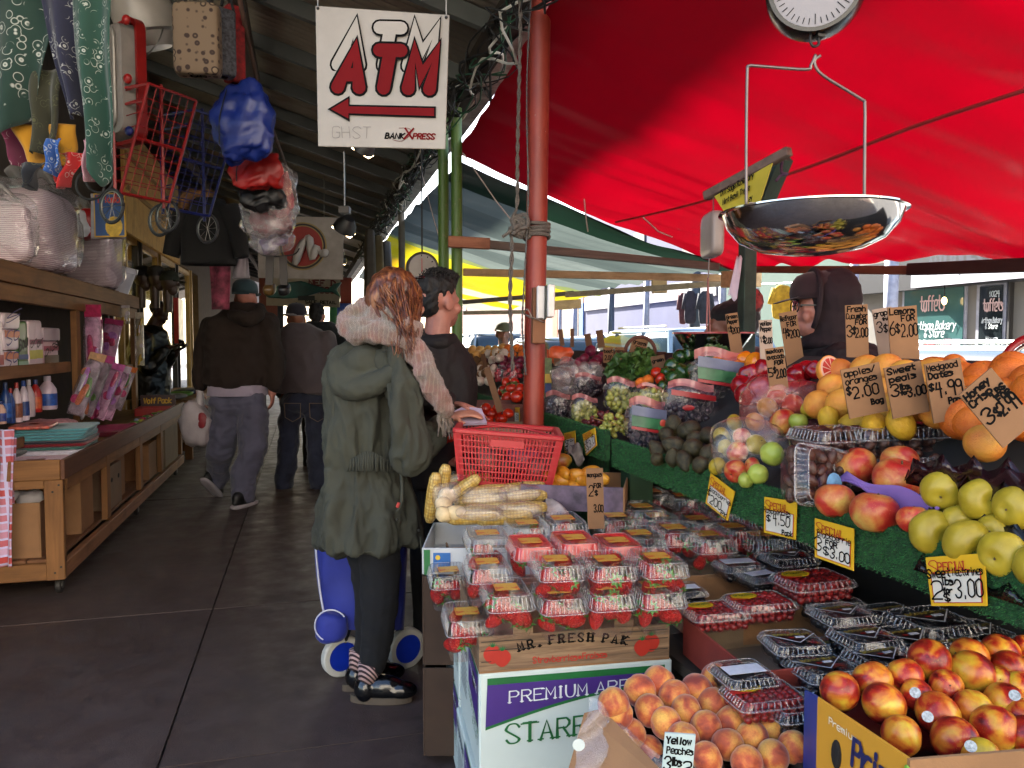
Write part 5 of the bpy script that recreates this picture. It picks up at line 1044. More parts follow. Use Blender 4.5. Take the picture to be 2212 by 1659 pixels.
def clam_proto(name,w,d,h,label,cat,lab=None,lidmat=None,fill=None):
 o=empty(name,(0,0,0),0,label,cat);tr,ld=shell_mesh(w,d,h)
 tr.build('tray',SHELL,o,smooth='auto',local=True);ld.build('lid',lidmat or SHELL,o,smooth='auto',local=True)
 rr=lambda k,z:[V(w/2*k*sgn(math.cos(a),.28),d/2*k*sgn(math.sin(a),.28),z)for a in[2*math.pi*i/40 for i in range(40)]]
 zl=h*.66;MB().tube(rr(.995,zl+.001),.0016,5,closed=True).build('flange',FLG,o,smooth=True,local=True);MB().tube(rr(.83,h),.0011,4,closed=True).build('lid_edge',FLG,o,smooth=True,local=True)
 m=MB()
 for s in(-1,1):
  for i in range(10):
   t=-.40+.8*i/9;m.tube([V(w*t,s*d*.478,zl+.004),V(w*t*.92,s*d*.435,h*.97)],.0011,4);m.tube([V(s*w*.478,d*t,zl+.004),V(s*w*.435,d*t*.92,h*.97)],.0011,4)
 m.build('ribs',FLG,o,local=True)['kind']='stuff'
 if lab:MB().box(-w*lab[0]/2,w*lab[0]/2,-d*lab[1]/2,d*lab[1]/2,h+.0006,h+.0014).build('sticker',lab[2],o,local=True)
 if fill:
  key,r,cnt,mat=fill;rg=random.Random(3);m=MB();nx=max(1,int(w*.82/(r*1.75)));ny=max(1,int(d*.84/(r*1.75)))
  for lay in range(cnt):
   for i in range(nx):
    for j in range(ny):
     c=V((i+.5)/nx*w*.82-w*.41+rg.uniform(-.2,.2)*r,(j+.5)/ny*d*.85-d*.425+rg.uniform(-.2,.2)*r,r*1.05+lay*r*1.5+rg.uniform(-.2,.2)*r)
     if key=='drupe':
      q=Euler((rg.uniform(0,3),rg.uniform(0,3),0)).to_matrix().to_4x4();m.lathe([(0,-1.15),(.5,-1.0),(.9,-.45),(1,.1),(.8,.75),(.4,1.05),(0,.95)],9,c,mat=q@Matrix.Diagonal((r,r,r,1)))
     else:m.ell(c,r*.8,r*.8,r*1.35,8,6,mat=Euler((rg.uniform(0,3),rg.uniform(0,3),0)).to_matrix().to_4x4())
  f=m.build('berries',mat,o,smooth=True,local=True);f['kind']='stuff'
 return o
n=NT('blackberry');v=n.coords();vo=n.new('ShaderNodeTexVoronoi');vo.inputs['Scale'].default_value=190;n.link(v,vo.inputs['Vector']);n.base(n.ramp(vo.outputs['Distance'],[(.1,'#1b1418'),(.6,'#08060a')]));n.put(Roughness=.25);n.bump(vo.outputs['Distance'],-1.0,.006);BLB=n.m
n=NT('raspberry');v=n.coords();vo=n.new('ShaderNodeTexVoronoi');vo.inputs['Scale'].default_value=190;n.link(v,vo.inputs['Vector']);n.base(n.ramp(vo.outputs['Distance'],[(.1,'#a3221f'),(.6,'#6a0f10')]));n.put(Roughness=.4);n.bump(vo.outputs['Distance'],-1.0,.006);RSB=n.m
LABW=M('label_white','#c8ccd4',.4,var=.12,scale=60);LABB=M('label_black','#0d0c0c',.35)
LABY=M('label_yellow','#c2a21a',.4,var=.15,scale=40);REDTOP=clear('red_lid',(.95,.25,.22),.55,.8,.12,(.75,.07,.06))
CW,CD,CHh=.122,.185,.100
cp={'s':clam_proto('strawberry_pack',CW,CD,CHh,'-','strawberry pack',(.5,.3,STK)),'sr':clam_proto('strawberry_pack',CW,CD,CHh,'-','strawberry pack',(.5,.3,STK),REDTOP),'b':clam_proto('blackberry_pack',.125,.115,.048,'-','blackberry pack',None,None,('drupe',.011,2,BLB)),'bw':clam_proto('blackberry_pack',.125,.125,.045,'-','blackberry pack',(.72,.34,LABW),None,('drupe',.011,2,BLB)),'r':clam_proto('raspberry_pack',.165,.115,.045,'-','raspberry pack',None,None,('drupe',.009,3,RSB)),'d':clam_proto('date_pack',.145,.12,.068,'-','date pack',None,None,('ell',.014,3,M('date_brown','#3d1c10',.5,var=.5,scale=60,bump=.6,bscale=120)))}
m=MB();m.add([V(-.055,.018,.0497),V(.0,-.03,.0497),V(.055,.018,.0497)],[(0,1,2)]);m.build('label_edge',LABW,cp['b'],local=True)
m=MB();m.add([V(-.050,.0165,.0503),V(.0,-.027,.0503),V(.050,.0165,.0503)],[(0,1,2)]);lb=m.build('label',LABB,cp['b'],local=True)
m=MB();pen(m,'BONAFRUIT',V(-.04,.006,.0510),V(1,0,0),V(0,1,0),.0085,.0016,width=.08);m.build('label_lettering',M('label_gold','#a8983c',.5),lb,local=True)
m=MB();m.ell((-.008,-.004,.0508),.007,.004,.0006,10,5);m.build('label_berry',M('label_red','#7a1a14',.5),lb,local=True)
m=MB();m.box(.002,.022,-.006,.002,.0505,.051);m.build('label_bar',LABW,lb,local=True)
m=MB();m.lathe([(0,.0462),(1,.0462),(1,.047),(0,.047)],20,(-.03,.02,0),mat=Matrix.Diagonal((.034,.02,1,1)));lb=m.build('label',LABY,cp['r'],local=True)
m=MB();pen(m,'Driscolls',V(-.056,.018,.0475),V(1,0,0),V(0,1,0),.011,.0018,slant=.2,width=.05);m.build('label_lettering',M('label_green','#2c5a1c',.5),lb,local=True)
m=MB();m.box(-.075,-.03,-.004,.012,.0463,.0468);m.build('label_strip',M('label_redstrip','#a81f16',.4),cp['r'],local=True)
rgc=random.Random(12)
def clam(kind,x,y,D,label,yaw=0,nb=0,group=None,scale=1,h=None,tilt=0):
 """place a pack so the middle of its lid is at the pixel"""
 src=cp[kind];hh={'s':CHh,'sr':CHh,'b':.048,'bw':.045,'r':.045,'d':.068}[kind]*scale
 p=at(x,y,D=D);o=dup(src,None,p-V(0,0,hh),(tilt,0,RZ+yaw),scale,label,group);o['category']=src['category']
 if nb:
  Mx=wmat(o)
  for i in range(nb):
   if i<nb*.7:q=V(-.04+.08*((i*.382)%1),rgc.uniform(-.058,-.048),.036+.036*((i*.618)%1))
   else:q=V(rgc.uniform(-.045,.045),rgc.uniform(-.05,.07),rgc.uniform(.05,.078))
   s=dup(PROTO['straw'],None,Mx@q,(rgc.choice([2.2,3.1,1.2,.4])+rgc.uniform(-.4,.4),rgc.uniform(-.8,.8),rgc.uniform(0,6.28)),rgc.uniform(.019,.024),'ripe red strawberry with green leaves inside a clear pack','strawberries in clear packs');s['category']='strawberry'
 return o
for i,(x,y)in enumerate(((1093,1282),(1205,1288),(1308,1280),(1412,1276))):clam('s',x,y-14,1.93,'clear strawberry pack in the front row of the printed crate, '+['leftmost','second from left','third from left','rightmost'][i],nb=12,group='strawberry packs')
for i,(x,y)in enumerate(((1200,1206),(1310,1206),(1418,1200))):clam('s',x,y,1.98,'clear strawberry pack on top of the front row, '+['left','middle','right'][i]+' one of three',nb=12,group='strawberry packs')
clam('s',1052,1212,2.06,'clear strawberry pack raised at the left corner of the crates',nb=9,group='strawberry packs')
for i,(x,y)in enumerate(((1145,1168),(1240,1160),(1332,1166))):clam('sr',x,y,2.16,['left','middle','right'][i]+' one of the three packs with red lids',nb=6,group='strawberry packs')
for i,(x,y,D)in enumerate(((1052,1150,2.4),(1138,1128,2.5),(1215,1118,2.5),(1328,1112,2.62),(1418,1112,2.7),(1380,1150,2.45),(1455,1138,2.5),(1505,1118,2.7),(1560,1100,2.8),(1525,1152,2.45),(1580,1135,2.6))):
 clam('s',x,y,D,'clear strawberry pack at the back of the berries, '+['at the far left beside the corn','left of the orange sticker row','behind the middle red lid','right behind the brown price sign','under the turf board','right of the right red lid','second right of the red lids','third right of the red lids','farthest right by the turf board','in front of the black berry boxes','nearest the two dollar card'][i],nb=5,group='strawberry packs',scale=1.15)
for i,(x,y,D)in enumerate(((1335,1072,2.9),(1405,1060,3.0),(1475,1068,2.95),(1545,1070,2.95),(1385,1092,2.75),(1620,1108,2.75),(1640,1152,2.55),(1610,1082,2.9),(1690,1150,2.6))):clam('s',x,y,D,'clear strawberry pack under the stand, '+['left of the tall brown sign','darkest by the mangoes','third from the mangoes','below the turf joint','right behind the tall brown sign','below the two dollar card','between the two dollar and raspberry cards','behind the two dollar card','below the raspberry card'][i],nb=4,group='strawberry packs',scale=1.15)
clam('s',1008,1320,1.98,'clear strawberry pack sunk in the left side of the printed crate',nb=6,group='strawberry packs');clam('s',968,1230,2.35,'clear strawberry pack sunk in the left side of the rear crate',nb=5,group='strawberry packs')
for i,(x,y,D,lab)in enumerate(((1715,1378,1.82,'left of the big pair'),(1775,1432,1.72,'nearest the peaches'),(1868,1368,1.80,'big one in the middle'),(1818,1318,1.92,'behind the middle one'),(1716,1512,1.62,'half under the yellow carton'),(1905,1412,1.72,'right in front of the nectarines'),(1780,1395,1.90,'tucked between the others'))):
 clam('b',x,y,D,'clear blackberry pack with black triangle label, '+lab,rgc.uniform(-.1,.15),group='blackberry packs',scale=1.12)
clam('bw',1606,1446,1.68,'blackberry pack with white printed label in the red edged carton',.05,group='blackberry packs');clam('bw',1592,1212,2.35,'dark berry pack with white label at the back',.0,group='blackberry packs',scale=1.1);clam('bw',1640,1238,2.25,'dark berry pack with small label beside the raspberries',.2,group='blackberry packs',scale=.9)
clam('bw',1478,1268,2.2,'dark berry pack with pale label right of the strawberries',0,group='blackberry packs',scale=.9);clam('b',2010,1332,1.92,'large blackberry pack under the nectarine price card',.1,group='blackberry packs',scale=1.5);clam('b',1925,1318,2.0,'blackberry pack below the turf board, dark lid',.1,group='blackberry packs',scale=1.1)
clam('r',1545,1312,2.02,'raspberry pack with yellow oval label, leftmost',.05,group='raspberry packs',scale=1.05);clam('r',1640,1292,2.05,'raspberry pack with yellow oval label, second from left',.05,group='raspberry packs',scale=1.1);clam('r',1755,1244,2.12,'long raspberry pack lying below the blackberry price card',.1,group='raspberry packs',scale=1.25)
for i,(x,y,D)in enumerate(((1700,1195,2.4),(1790,1290,2.1),(1960,1372,1.82),(2060,1392,1.8),(2110,1360,1.9))):clam('b',x,y,D,'dark berry pack, '+['left of the long raspberry pack','just right of the long raspberry pack','right of the big pack','behind the nectarines','rightmost under the turf'][i],.1,group='blackberry packs',scale=1.3)
clam('r',1650,1492,1.62,'raspberry pack half hidden beside the peaches',.05,group='raspberry packs')
for o in cp.values():kill(o)
rc=carton('berry_carton',at(1610,1345,Z=.545),.42,.30,.10,RZ+.03,'brown carton with green and red print holding raspberries',mat=CARD)
bc=carton('berry_carton',at(1730,1455,Z=.535),.46,.34,.10,RZ+.04,'brown carton with red edge holding blackberries',mat=CARDG,sides={'lm':M('carton_rededge','#7a2a20',.7),'fm':M('carton_rededge','#7a2a20',.7)})
b3=carton('berry_carton',at(1560,1240,Z=.56),.50,.34,.09,RZ,'brown carton of dark berries at the back',mat=CARDG)
b4=carton('berry_carton',at(1470,1150,Z=.57),.55,.42,.08,RZ,'shallow carton of strawberry packs behind the crates',mat=CARD)
b5=carton('printed_carton',at(1880,1285,Z=.50),.40,.02,.22,R(-80),'white carton with green leaf print under the turf board',mat=M('carton_pale','#b8bcc4',.6))
m=MB();P=smoothpts([(-.16,-.018,.16),(-.06,-.018,.13),(.02,-.018,.15),(.1,-.018,.1),(.18,-.018,.12)],5);m.tube(P,.002,4)
for q in range(3,len(P),3):m.ell(P[q]+V(0,0,.012*(-1)**q),.011,.001,.008,10,5)
m.build('printed_vine',M('print_dkgreen','#23503a',.6),b5,local=True)['kind']='stuff'
# ================================================================== UPPER DISPLAY
def fr(key,x,y,rpx,label,cat,group,lift=.03,rot=None,D=None):
 p=onb(x,y,lift)if D is None else at(x,y,D=D);return put(key,p,rpx*dep(p)/1659,label,cat,group,rng,rot)
SIDE=lambda:(R(90)+rng.uniform(-.3,.3),rng.uniform(-.3,.3),-YAW+rng.uniform(-1.2,1.2))
for i,(x,y,r,lab)in enumerate(((1847,1008,45,'upper left on the purple tray'),(1938,1035,50,'dark red on the purple tray'),(1803,1082,42,'front left by the turf edge'),(1889,1107,50,'yellow cheeked, front right by the turf edge'),(1943,996,38,'tucked behind the dark red one'),(1973,1122,34,'behind the yellow cheeked one'))):
 fr('apple',x,y,r,'red and yellow apple, '+lab,'apple','loose red apples',.05,(rng.uniform(-.5,.3),rng.uniform(-.4,.4),rng.uniform(0,6)))
for i,(x,y,r)in enumerate(((2037,1060,44),(2121,1080,46),(2195,1096,46))):fr('gold',x,y,r,['first','second','third'][i]+' yellow apple from the left in the upper row between the black trays','apple','yellow apples in trays',.07,SIDE())
for i,(x,y,r)in enumerate(((2013,1150,48),(2090,1172,50),(2168,1198,50),(2236,1222,48),(2074,1128,38),(2150,1150,38))):fr('gold',x,y,r,'yellow apple above the turf board, '+['first','second','third','fourth','left hind','right hind'][i]+' in the lower row','apple','yellow apples in trays',.03,SIDE())
PFO=M('purple_foam','#7a5a9a',.8,bump=.2);
def wavy(name,P,mat,label,cat,nu=22,nv=8,amp=.008,th=.003,fq=7):
 o=MB().grid(nu,nv,lambda u,v:(P[0]*(1-u)+P[1]*u)*(1-v)+(P[3]*(1-u)+P[2]*u)*v+V(0,0,amp*math.sin(u*fq)*math.cos(v*4))).build(name,mat,smooth=True,loc=P[0],thick=th);tag(o,label,cat);return o
wavy('foam_tray',[onb(1800,1042,.05),onb(2004,1118,.03),onb(2030,1090,.06),onb(1830,1018,.08)],PFO,'wavy purple foam tray under the red apples','tray',amp=.014)
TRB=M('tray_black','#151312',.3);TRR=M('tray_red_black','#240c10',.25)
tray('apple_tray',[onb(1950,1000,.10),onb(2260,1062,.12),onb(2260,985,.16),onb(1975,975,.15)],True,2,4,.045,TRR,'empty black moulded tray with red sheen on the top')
tray('apple_tray',[onb(1985,1112,.035),onb(2260,1190,.035),onb(2260,1130,.07),onb(2010,1075,.07)],True,2,4,.04,TRB,'black moulded tray holding the upper row of yellow apples')
tray('apple_tray',[onb(1975,1200,.0),onb(2260,1290,.0),onb(2260,1230,.03),onb(2000,1150,.03)],True,2,4,.03,BLK,'black moulded tray holding the lower row of yellow apples')
for x,y,D,lb in((2062,1126,1.40,'on the front left yellow apple'),(2172,1166,1.32,'on the front right yellow apple'),(1977,1496,1.27,'on the middle nectarine'),(2004,1548,1.22,'on the red nectarine'),(2097,1612,1.16,'on the nearest nectarine'),(2192,1502,1.24,'on the rightmost nectarine')):sticker(x,y,D,'small white barcode sticker '+lb)
def dclam(x,y,D,label,rot=None,sc=1.25):
 o=clam('d',x,y,D,label,.12,0,'date packs',sc)
 if rot:o.rotation_euler=rot
cp['d']=clam_proto('date_pack',.145,.12,.068,'-','date pack',None,None,('ell',.014,3,MATS['date_brown']))
for i,(x,y)in enumerate(((1792,925),(1890,920),(1985,916))):dclam(x,y,1.84,'clear date pack in the top row, '+['left','middle','right'][i]+' one of three',sc=1.15)
for i,(x,y)in enumerate(((1800,990),(1900,985),(1995,980))):dclam(x,y,1.80,'clear date pack in the bottom row, '+['left','middle','right'][i]+' one of three',sc=1.15)
o=clam('d',1716,1020,1.72,'clear date pack stood on its side beside the bagged apples',0,0,'date packs',1.15);o.rotation_euler=(R(80),R(10),-YAW+.5);o.location=at(1730,1030,D=1.76)
MB().lathe([(0,0),(.022,0),(.022,.001),(0,.001)],18,(.01,-.015,.0695)).build('round_sticker',M('label_skyblue','#6f9ab8',.4,var=.4,scale=50),o,local=True)
kill(cp['d'])
BAGF=clear('produce_bag',(.97,.96,.97),.04,.8,.07,(.9,.9,.92),.6,16);BAGR=clear('red_bag_film',(.97,.72,.72),.08,.8,.08,(.85,.3,.3),1.0,16)
def film(name,x,y,wx,hy,depth,lift,mat,label,cat='bag',seed=1,amp=.02,D=None):
 p=onb(x,y,lift)if D is None else at(x,y,D=D);k=dep(p)/1659;o=empty(name,p,-YAW,label,cat)
 m=MB();puff(m,(0,0,0),wx*k/2,depth,hy*k/2,.75,.8,amp,11,seed,40,26);m.build('film',mat,o,smooth=True,local=True);return o,k
ZS=lambda x,y:(1469+x*.336,587.6+y*.336)
for q,(lst,lab,gp)in enumerate(((((560,870,66,'gold'),(660,965,88,'apple'),(725,860,75,'apple'),(840,885,62,'gold'),(480,965,62,'gold'),(620,800,60,'apple'),(760,960,60,'lime')),'small apple in the upper clear bag by the avocado sign','apples in the upper bag'),(((270,1060,62,'gold'),(290,1130,55,'gold'),(370,1160,72,'apple'),(490,1110,66,'gold'),(400,1060,60,'apple'),(360,1280,76,'apple'),(240,1250,58,'gold'),(465,1245,52,'apple'),(590,1170,78,'lime'),(350,970,55,'gold'),(500,1300,66,'lime'),(420,1340,50,'lime')),'small apple in the lower clear bag behind the turf board','apples in the lower bag'))):
 for(x,y,r,key)in lst:X,Y=ZS(x,y);fr(key,X,Y,r*.336,lab,'apple',gp,.05)
film('apple_bag',1690,882,175,135,.07,.05,BAGR,'clear bag of small red and yellow apples with reddish neck',seed=2);film('apple_bag',1615,985,150,165,.06,.05,BAGF,'clear bag of red, yellow and green apples at the turf edge',seed=3)
pile('orange',[(1985,775),(2240,770),(2240,960),(2090,960),(2030,905)],.046,'orange in the dense heap at the right','orange','orange heap',lift=.02,seed=30,step=1.5)
pile('grapefruit',[(1745,830),(1790,785),(2060,770),(2090,905),(1990,915),(1750,910)],.043,'yellow orange grapefruit in the heap behind the price signs','grapefruit','grapefruit heap',lift=.04,seed=3,step=1.5)
pile('lemon',[(1770,880),(1990,875),(1990,915),(1770,915)],.034,'yellow lemon at the foot of the grapefruit heap','lemon','lemons below the grapefruit',lift=.05,seed=4)
for x,y,r in((2181,815,46),(2230,830,46),(2090,870,40),(2097,915,38),(2150,860,42),(2030,800,30),(2127,958,42),(2210,900,40),(2060,790,26)):fr('orange' if y<940 else 'grapefruit',x,y,r,'bright orange at the right edge, '+{2181:'highest',2230:'cut by the frame',2090:'left of the tilted sign',2097:'below that one',2150:'behind the tilted sign',2030:'small one by the lemons sign',2127:'lowest and palest',2210:'right of the tilted sign',2060:'at the back'}[x],'orange','oranges at the right',.06)
hg=empty('cut_grapefruit',onb(1797,800,.10),-YAW,'halved pink grapefruit set up facing the walk','grapefruit');k=dep(onb(1797,800,.10))/1659*34
MB().lathe([(0,-.95),(.5,-.85),(.85,-.5),(1,0),(.93,.02)],28,mat=Euler((R(72),0,R(25))).to_matrix().to_4x4()@Matrix.Diagonal((k,k,k,1))).build('rind',PROTO['grapefruit'].data.materials[0],hg,smooth=True,local=True)
Mg=Euler((R(72),0,R(25))).to_matrix().to_4x4()@Matrix.Diagonal((k,k,k,1))
MB().lathe([(.94,.02),(.84,.03),(0,.03)],28,mat=Mg).build('pith',M('pith','#c9a08a',.6),hg,local=True)
for q in range(10):
 a=q*math.pi/5;P=[V(.08*math.cos(a),.08*math.sin(a),.04)]+[V(.8*math.cos(a+t),.8*math.sin(a+t),.04)for t in(-.26,-.13,0,.13,.26)];MB().add([Mg@p for p in P],[tuple(range(6))]).build('segment',M('segment_pink','#a83226',.25,var=.25,scale=200),hg,local=True)
for x,y,r in((1622,812,26),(1640,838,30),(1612,852,26),(1650,800,24),(1720,812,26),(1742,800,22),(1760,800,20),(1600,832,22),(1705,830,22)):fr('rpep',x,y,r,'glossy red bell pepper around the avocado price sign','pepper','red peppers',.04)
for x,y,r in((1552,783,17),(1578,780,18),(1608,778,19),(1632,780,20),(1590,793,15)):fr('opep',x,y,r,'orange bell pepper in front of the dark green post','pepper','orange peppers',.05)
for x,y,r in((1452,790,18),(1470,772,18),(1490,765,17),(1475,805,20),(1510,758,18),(1535,760,18),(1550,765,15),(1455,815,18),(1497,800,18),(1440,805,14)):fr('gpep',x,y,r,'dark green bell pepper between the greens and the second scale pan','pepper','green peppers',.05)
for x,y,r in((1455,920,20),(1481,931,21),(1530,941,21),(1457,963,23),(1497,971,25),(1455,988,20),(1532,978,21),(1497,926,19),(1420,971,19),(1478,996,20),(1515,1004,21),(1548,1000,20),(1440,940,18),(1556,960,18),(1500,950,20),(1420,992,16)):fr('avocado',x,y,r,'dark pebbly avocado heaped behind the turf board','avocado','avocados',.04)
for x,y,r,kk in((1385,828,13,'orange'),(1400,822,13,'orange'),(1418,805,13,'tomato'),(1426,818,13,'tomato'),(1405,838,13,'gpep'),(1432,834,12,'gpep')):fr(kk,x,y,r,{'orange':'orange beside the bunch of greens','tomato':'red tomato between the greens and the green peppers','gpep':'small green pepper in front of the greens'}[kk],{'orange':'orange','tomato':'tomato','gpep':'pepper'}[kk],kk+' near the greens',.05)
GRG=fruit_mat('grape_green',[(.3,'#7a7a34'),(.7,'#a3a04e')],.3,1);GRR=fruit_mat('grape_red',[(.3,'#3a1014'),(.7,'#5c1c1e')],.3,1);GRB=fruit_mat('grape_black',[(.3,'#160c16'),(.7,'#2b1826')],.3,1)
gm=MB().ell((0,0,0),1,1,1.15,12,8)
def grapes(x0,x1,y0,y1,r,mat,label,lift,loose,seed,parent=None,cnt=40,nm='grape_bunch'):
 rg=random.Random(seed);c=onb((x0+x1)/2,(y0+y1)/2,lift);k=dep(c)/1659;w,h=(x1-x0)*k/2,(y1-y0)*k/2
 o=parent or empty(nm,c,-YAW,label,'grapes');Mx=[]
 for i in range(cnt):
  a,b=rg.uniform(0,6.28),math.sqrt(rg.random());Mx.append(V(w*b*math.cos(a),rg.uniform(-.02,.02)-.02*(1-b),h*b*math.sin(a)))
 if loose:
  src=gm.build('grape',mat,o,smooth=True,local=True);src.location=Mx[0];src.scale=(r,r,r);src.rotation_euler=(rg.random()*3,rg.random()*3,0)
  for p in Mx[1:]:dup(src,o,p,(rg.random()*3,rg.random()*3,0),r*rg.uniform(.9,1.1))
  MB().tube(smoothpts([(-w*.6,-.03,h*.5),(0,-.045,h*.2),(w*.5,-.04,-h*.1)],4),.002,5).build('stalk',M('stalk','#8a6a34',.8),o,local=True)
 else:
  m=MB()
  for p in Mx:m.ell(p,r,r,r*1.1,8,6)
  m.build('grapes',mat,o,smooth=True,local=True)['kind']='stuff'
 return o
grapes(1262,1336,890,932,.0105,GRR,'loose bunch of red grapes spilling behind the turf board',.03,True,1,cnt=46)
grapes(1300,1360,895,948,.0115,GRG,'loose bunch of green grapes right of the red ones',.04,True,2,cnt=38)
PRNT=M('bag_print_green','#2c5a3a',.3,var=.4,scale=20);PRNW=M('bag_print_white','#565a70',.3,var=.2,scale=20);PRNR=M('bag_print_red','#8a1a20',.3)
for i,(x,y,wx,hy,mat,lab,pr_)in enumerate(((1396,918,92,108,GRB,'printed zip bag of dark grapes next to the loose bunches',1),(1490,873,118,92,GRB,'red edged zip bag of dark grapes above the avocados',2),(1548,818,122,118,GRB,'printed zip bag of dark grapes in front of the red peppers',1),(1262,885,66,58,GRG,'clear bag of green grapes left of the loose red grapes',0),(1340,856,72,72,GRG,'tall clear bag of green grapes in the middle',0),(1406,855,76,44,GRG,'clear bag of green grapes behind the printed bag',0),(1205,880,62,62,GRB,'clear bag of dark grapes beside the red post',0),(1270,835,66,50,GRB,'clear bag of dark grapes behind the tall green one',0))):
 o,k=film('grape_bag',x,y,wx,hy,.05,.04,BAGF if not pr_ else clear('zip_bag',(.92,.88,.9),.05,.8,.08,(.8,.7,.75),.35,16),lab,seed=i+4,amp=.018);w,h=wx*k/2,hy*k/2
 m=MB();rg=random.Random(i)
 for q in range(80):a,b=rg.uniform(0,6.28),math.sqrt(rg.random());m.ell(V(w*.8*b*math.cos(a),rg.uniform(-.035,.02),h*.72*b*math.sin(a)-h*.15),.0125,.0125,.014,10,7)
 m.build('grapes',mat,o,smooth=True,local=True)['kind']='stuff'
 MB().grid(14,4,lambda u,v:V((u-.5)*1.7*w,-.02+.012*math.sin(u*8),h*(.72+.34*v)+.012*math.sin(u*5))).build('zip_strip',clear('zip_pink',(.9,.5,.5),.45,1,.1,(.7,.25,.25)),o,smooth=True,local=True)
 if pr_:
  s_=lambda nm,z0,z1,mt,x0=-.8,x1=.8:MB().grid(10,3,lambda u,v:V((x0+(x1-x0)*u)*w,-.058-.012*math.sin(math.pi*u),h*(z0+(z1-z0)*v)-.25*w*u)).build(nm,mt,o,smooth=True,local=True)
  if pr_==1:s_('print_panel',.45,.85,PRNW);s_('print_panel',.05,.48,PRNT);s_('print_strip',-.08,.03,PRNR)
  else:s_('print_strip',.5,.75,PRNR);MB().ell((-.2*w,-.066,-.1*h),.022,.002,.010,14,6).build('round_logo',PRNR,o,local=True)
  if pr_==1:MB().ell((.62*w,-.066,.15*h),.012,.002,.013,12,6).build('round_logo',M('logo_red','#a33020',.4),o,local=True);MB().cbox((.62*w,-.068,-.06*h),.034,.002,.014).build('logo_banner',M('logo_green','#1f6a34',.4),o,local=True)
for i,(x,y,wx,hy,lab)in enumerate(((1225,825,66,66,'crumpled empty clear bag behind the red post'),(1268,815,70,60,'clear zip bag with pink edge behind the dark grapes'),(1240,800,90,50,'folded clear bag further back'))):film('clear_bag',x,y,wx,hy,.05,.05,clear('crumpled_bag',(.93,.9,.9),.14,.9,.1,(.75,.68,.68),.5,10),lab,seed=i+20,amp=.035)
o=MB().box(-.02,.02,-.015,.015,-.11,.11).build('herb_pack',M('herb_green','#4d5a30',.5,var=.5,scale=40));o.location=onb(1184,815,.06);o.rotation_euler=(0,0,-YAW);tag(o,'slim pack with yellow and blue label right behind the red post','pack')
MB().box(-.018,.018,-.0165,-.0155,-.03,.02).build('label_band',M('herb_yellow','#b8962c',.4),o,local=True);MB().box(-.018,.018,-.0165,-.0155,-.09,-.035).build('label_band',M('herb_blue','#1d3468',.4),o,local=True)
def leafy(x,y,wx,hy,cnt,mat,label,lift=.06,seed=1,curl=1):
 rg=random.Random(seed);c=onb(x,y,lift);k=dep(c)/1659;o=empty('leafy_greens',c,-YAW,label,'greens');m=MB()
 for i in range(cnt):
  a,b=rg.uniform(0,6.28),rg.random()**.5;p=V(wx*k/2*b*math.cos(a),rg.uniform(-.05,.05),hy*k/2*b*math.sin(a));s=rg.uniform(.018,.036)
  q=Euler((rg.uniform(0,3),rg.uniform(0,3),rg.uniform(0,6))).to_matrix();L=[V(0,-s,0),V(s*.7,0,s*.4*curl),V(0,s,s*.2),V(-s*.7,0,s*.4*curl)]
  m.add([p+q@t for t in L],[(0,1,2,3)])
 m.build('leaves',mat,o,local=True)['kind']='stuff'
 for i in range(6):MB().tube([V(rg.uniform(-.04,.04),0,-hy*k*.5),V(rg.uniform(-.08,.08),rg.uniform(-.02,.02),hy*k*.2)],.003,5).build('stalk',M('stalk_green','#5a7a34',.6),o,local=True)
leafy(1352,805,76,72,420,M('parsley','#2a4a17',.6,var=.5,scale=40),'bunch of dark curly parsley behind the price sign',.07,1);leafy(1392,783,54,52,260,M('lettuce','#3e5a20',.6,var=.5,scale=40),'brighter leafy bunch right of the parsley',.07,2);leafy(1545,760,40,16,80,MATS['lettuce'],'loose leaves on the green peppers',.06,3)
leafy(1005,800,30,50,160,MATS['parsley'],'dark greens beside the green posts',.05,4);leafy(1108,850,30,44,120,M('asparagus','#6a6a34',.6,var=.4),'wrapped asparagus left of the red post',.04,5,.2)
T='in the far heaps left of the red post'
pile('onion',[(1012,748),(1070,742),(1095,752),(1092,778),(1015,778)],.042,'yellow onion '+T,'onion','far onions',lift=.03,seed=5);pile('garlic',[(1045,752),(1095,750),(1098,782),(1050,782)],.04,'white onion '+T,'onion','far white onions',lift=.06,seed=6)
pile('potato',[(990,776),(1060,776),(1062,815),(990,815)],.036,'brown potato '+T,'potato','far potatoes',lift=.03,seed=7);pile('redonion',[(1060,778),(1130,778),(1130,794),(1060,796)],.034,'red onion '+T,'onion','far red onions',lift=.04,seed=8)
pile('garlic',[(1005,798),(1068,798),(1068,826),(1005,826)],.034,'white turnip in front of the potatoes','turnip','turnips',lift=.04,seed=9);pile('tomato',[(1083,816),(1130,812),(1130,862),(1083,866)],.036,'ripe tomato in the upper heap left of the red post','tomato','upper tomatoes',lift=.04,seed=10)
for i,(x,y)in enumerate(((1082,806),(1112,806))):o,k=film('radish_pack',x,y,28,34,.04,.06,BAGF,'clear pack of red radishes, '+['left','right'][i]+' of two left of the post',seed=i);m=MB();[m.ell(V(rng.uniform(-.04,.04),0,rng.uniform(-.05,.04)),.017,.017,.017,8,6)for _ in range(12)];m.build('radishes',M('radish','#9c1a24',.35),o,smooth=True,local=True)['kind']='stuff'
for x,y,r in((1022,885,13),(1035,892,13),(1050,884,14),(1062,893,13),(1075,884,13),(1030,905,13),(1055,908,13),(1083,905,14),(1098,893,12),(1012,872,10)):fr('tomato',x,y,r,'ripe tomato in the low box beside the basket','tomato','low tomatoes',0,None,3.75)
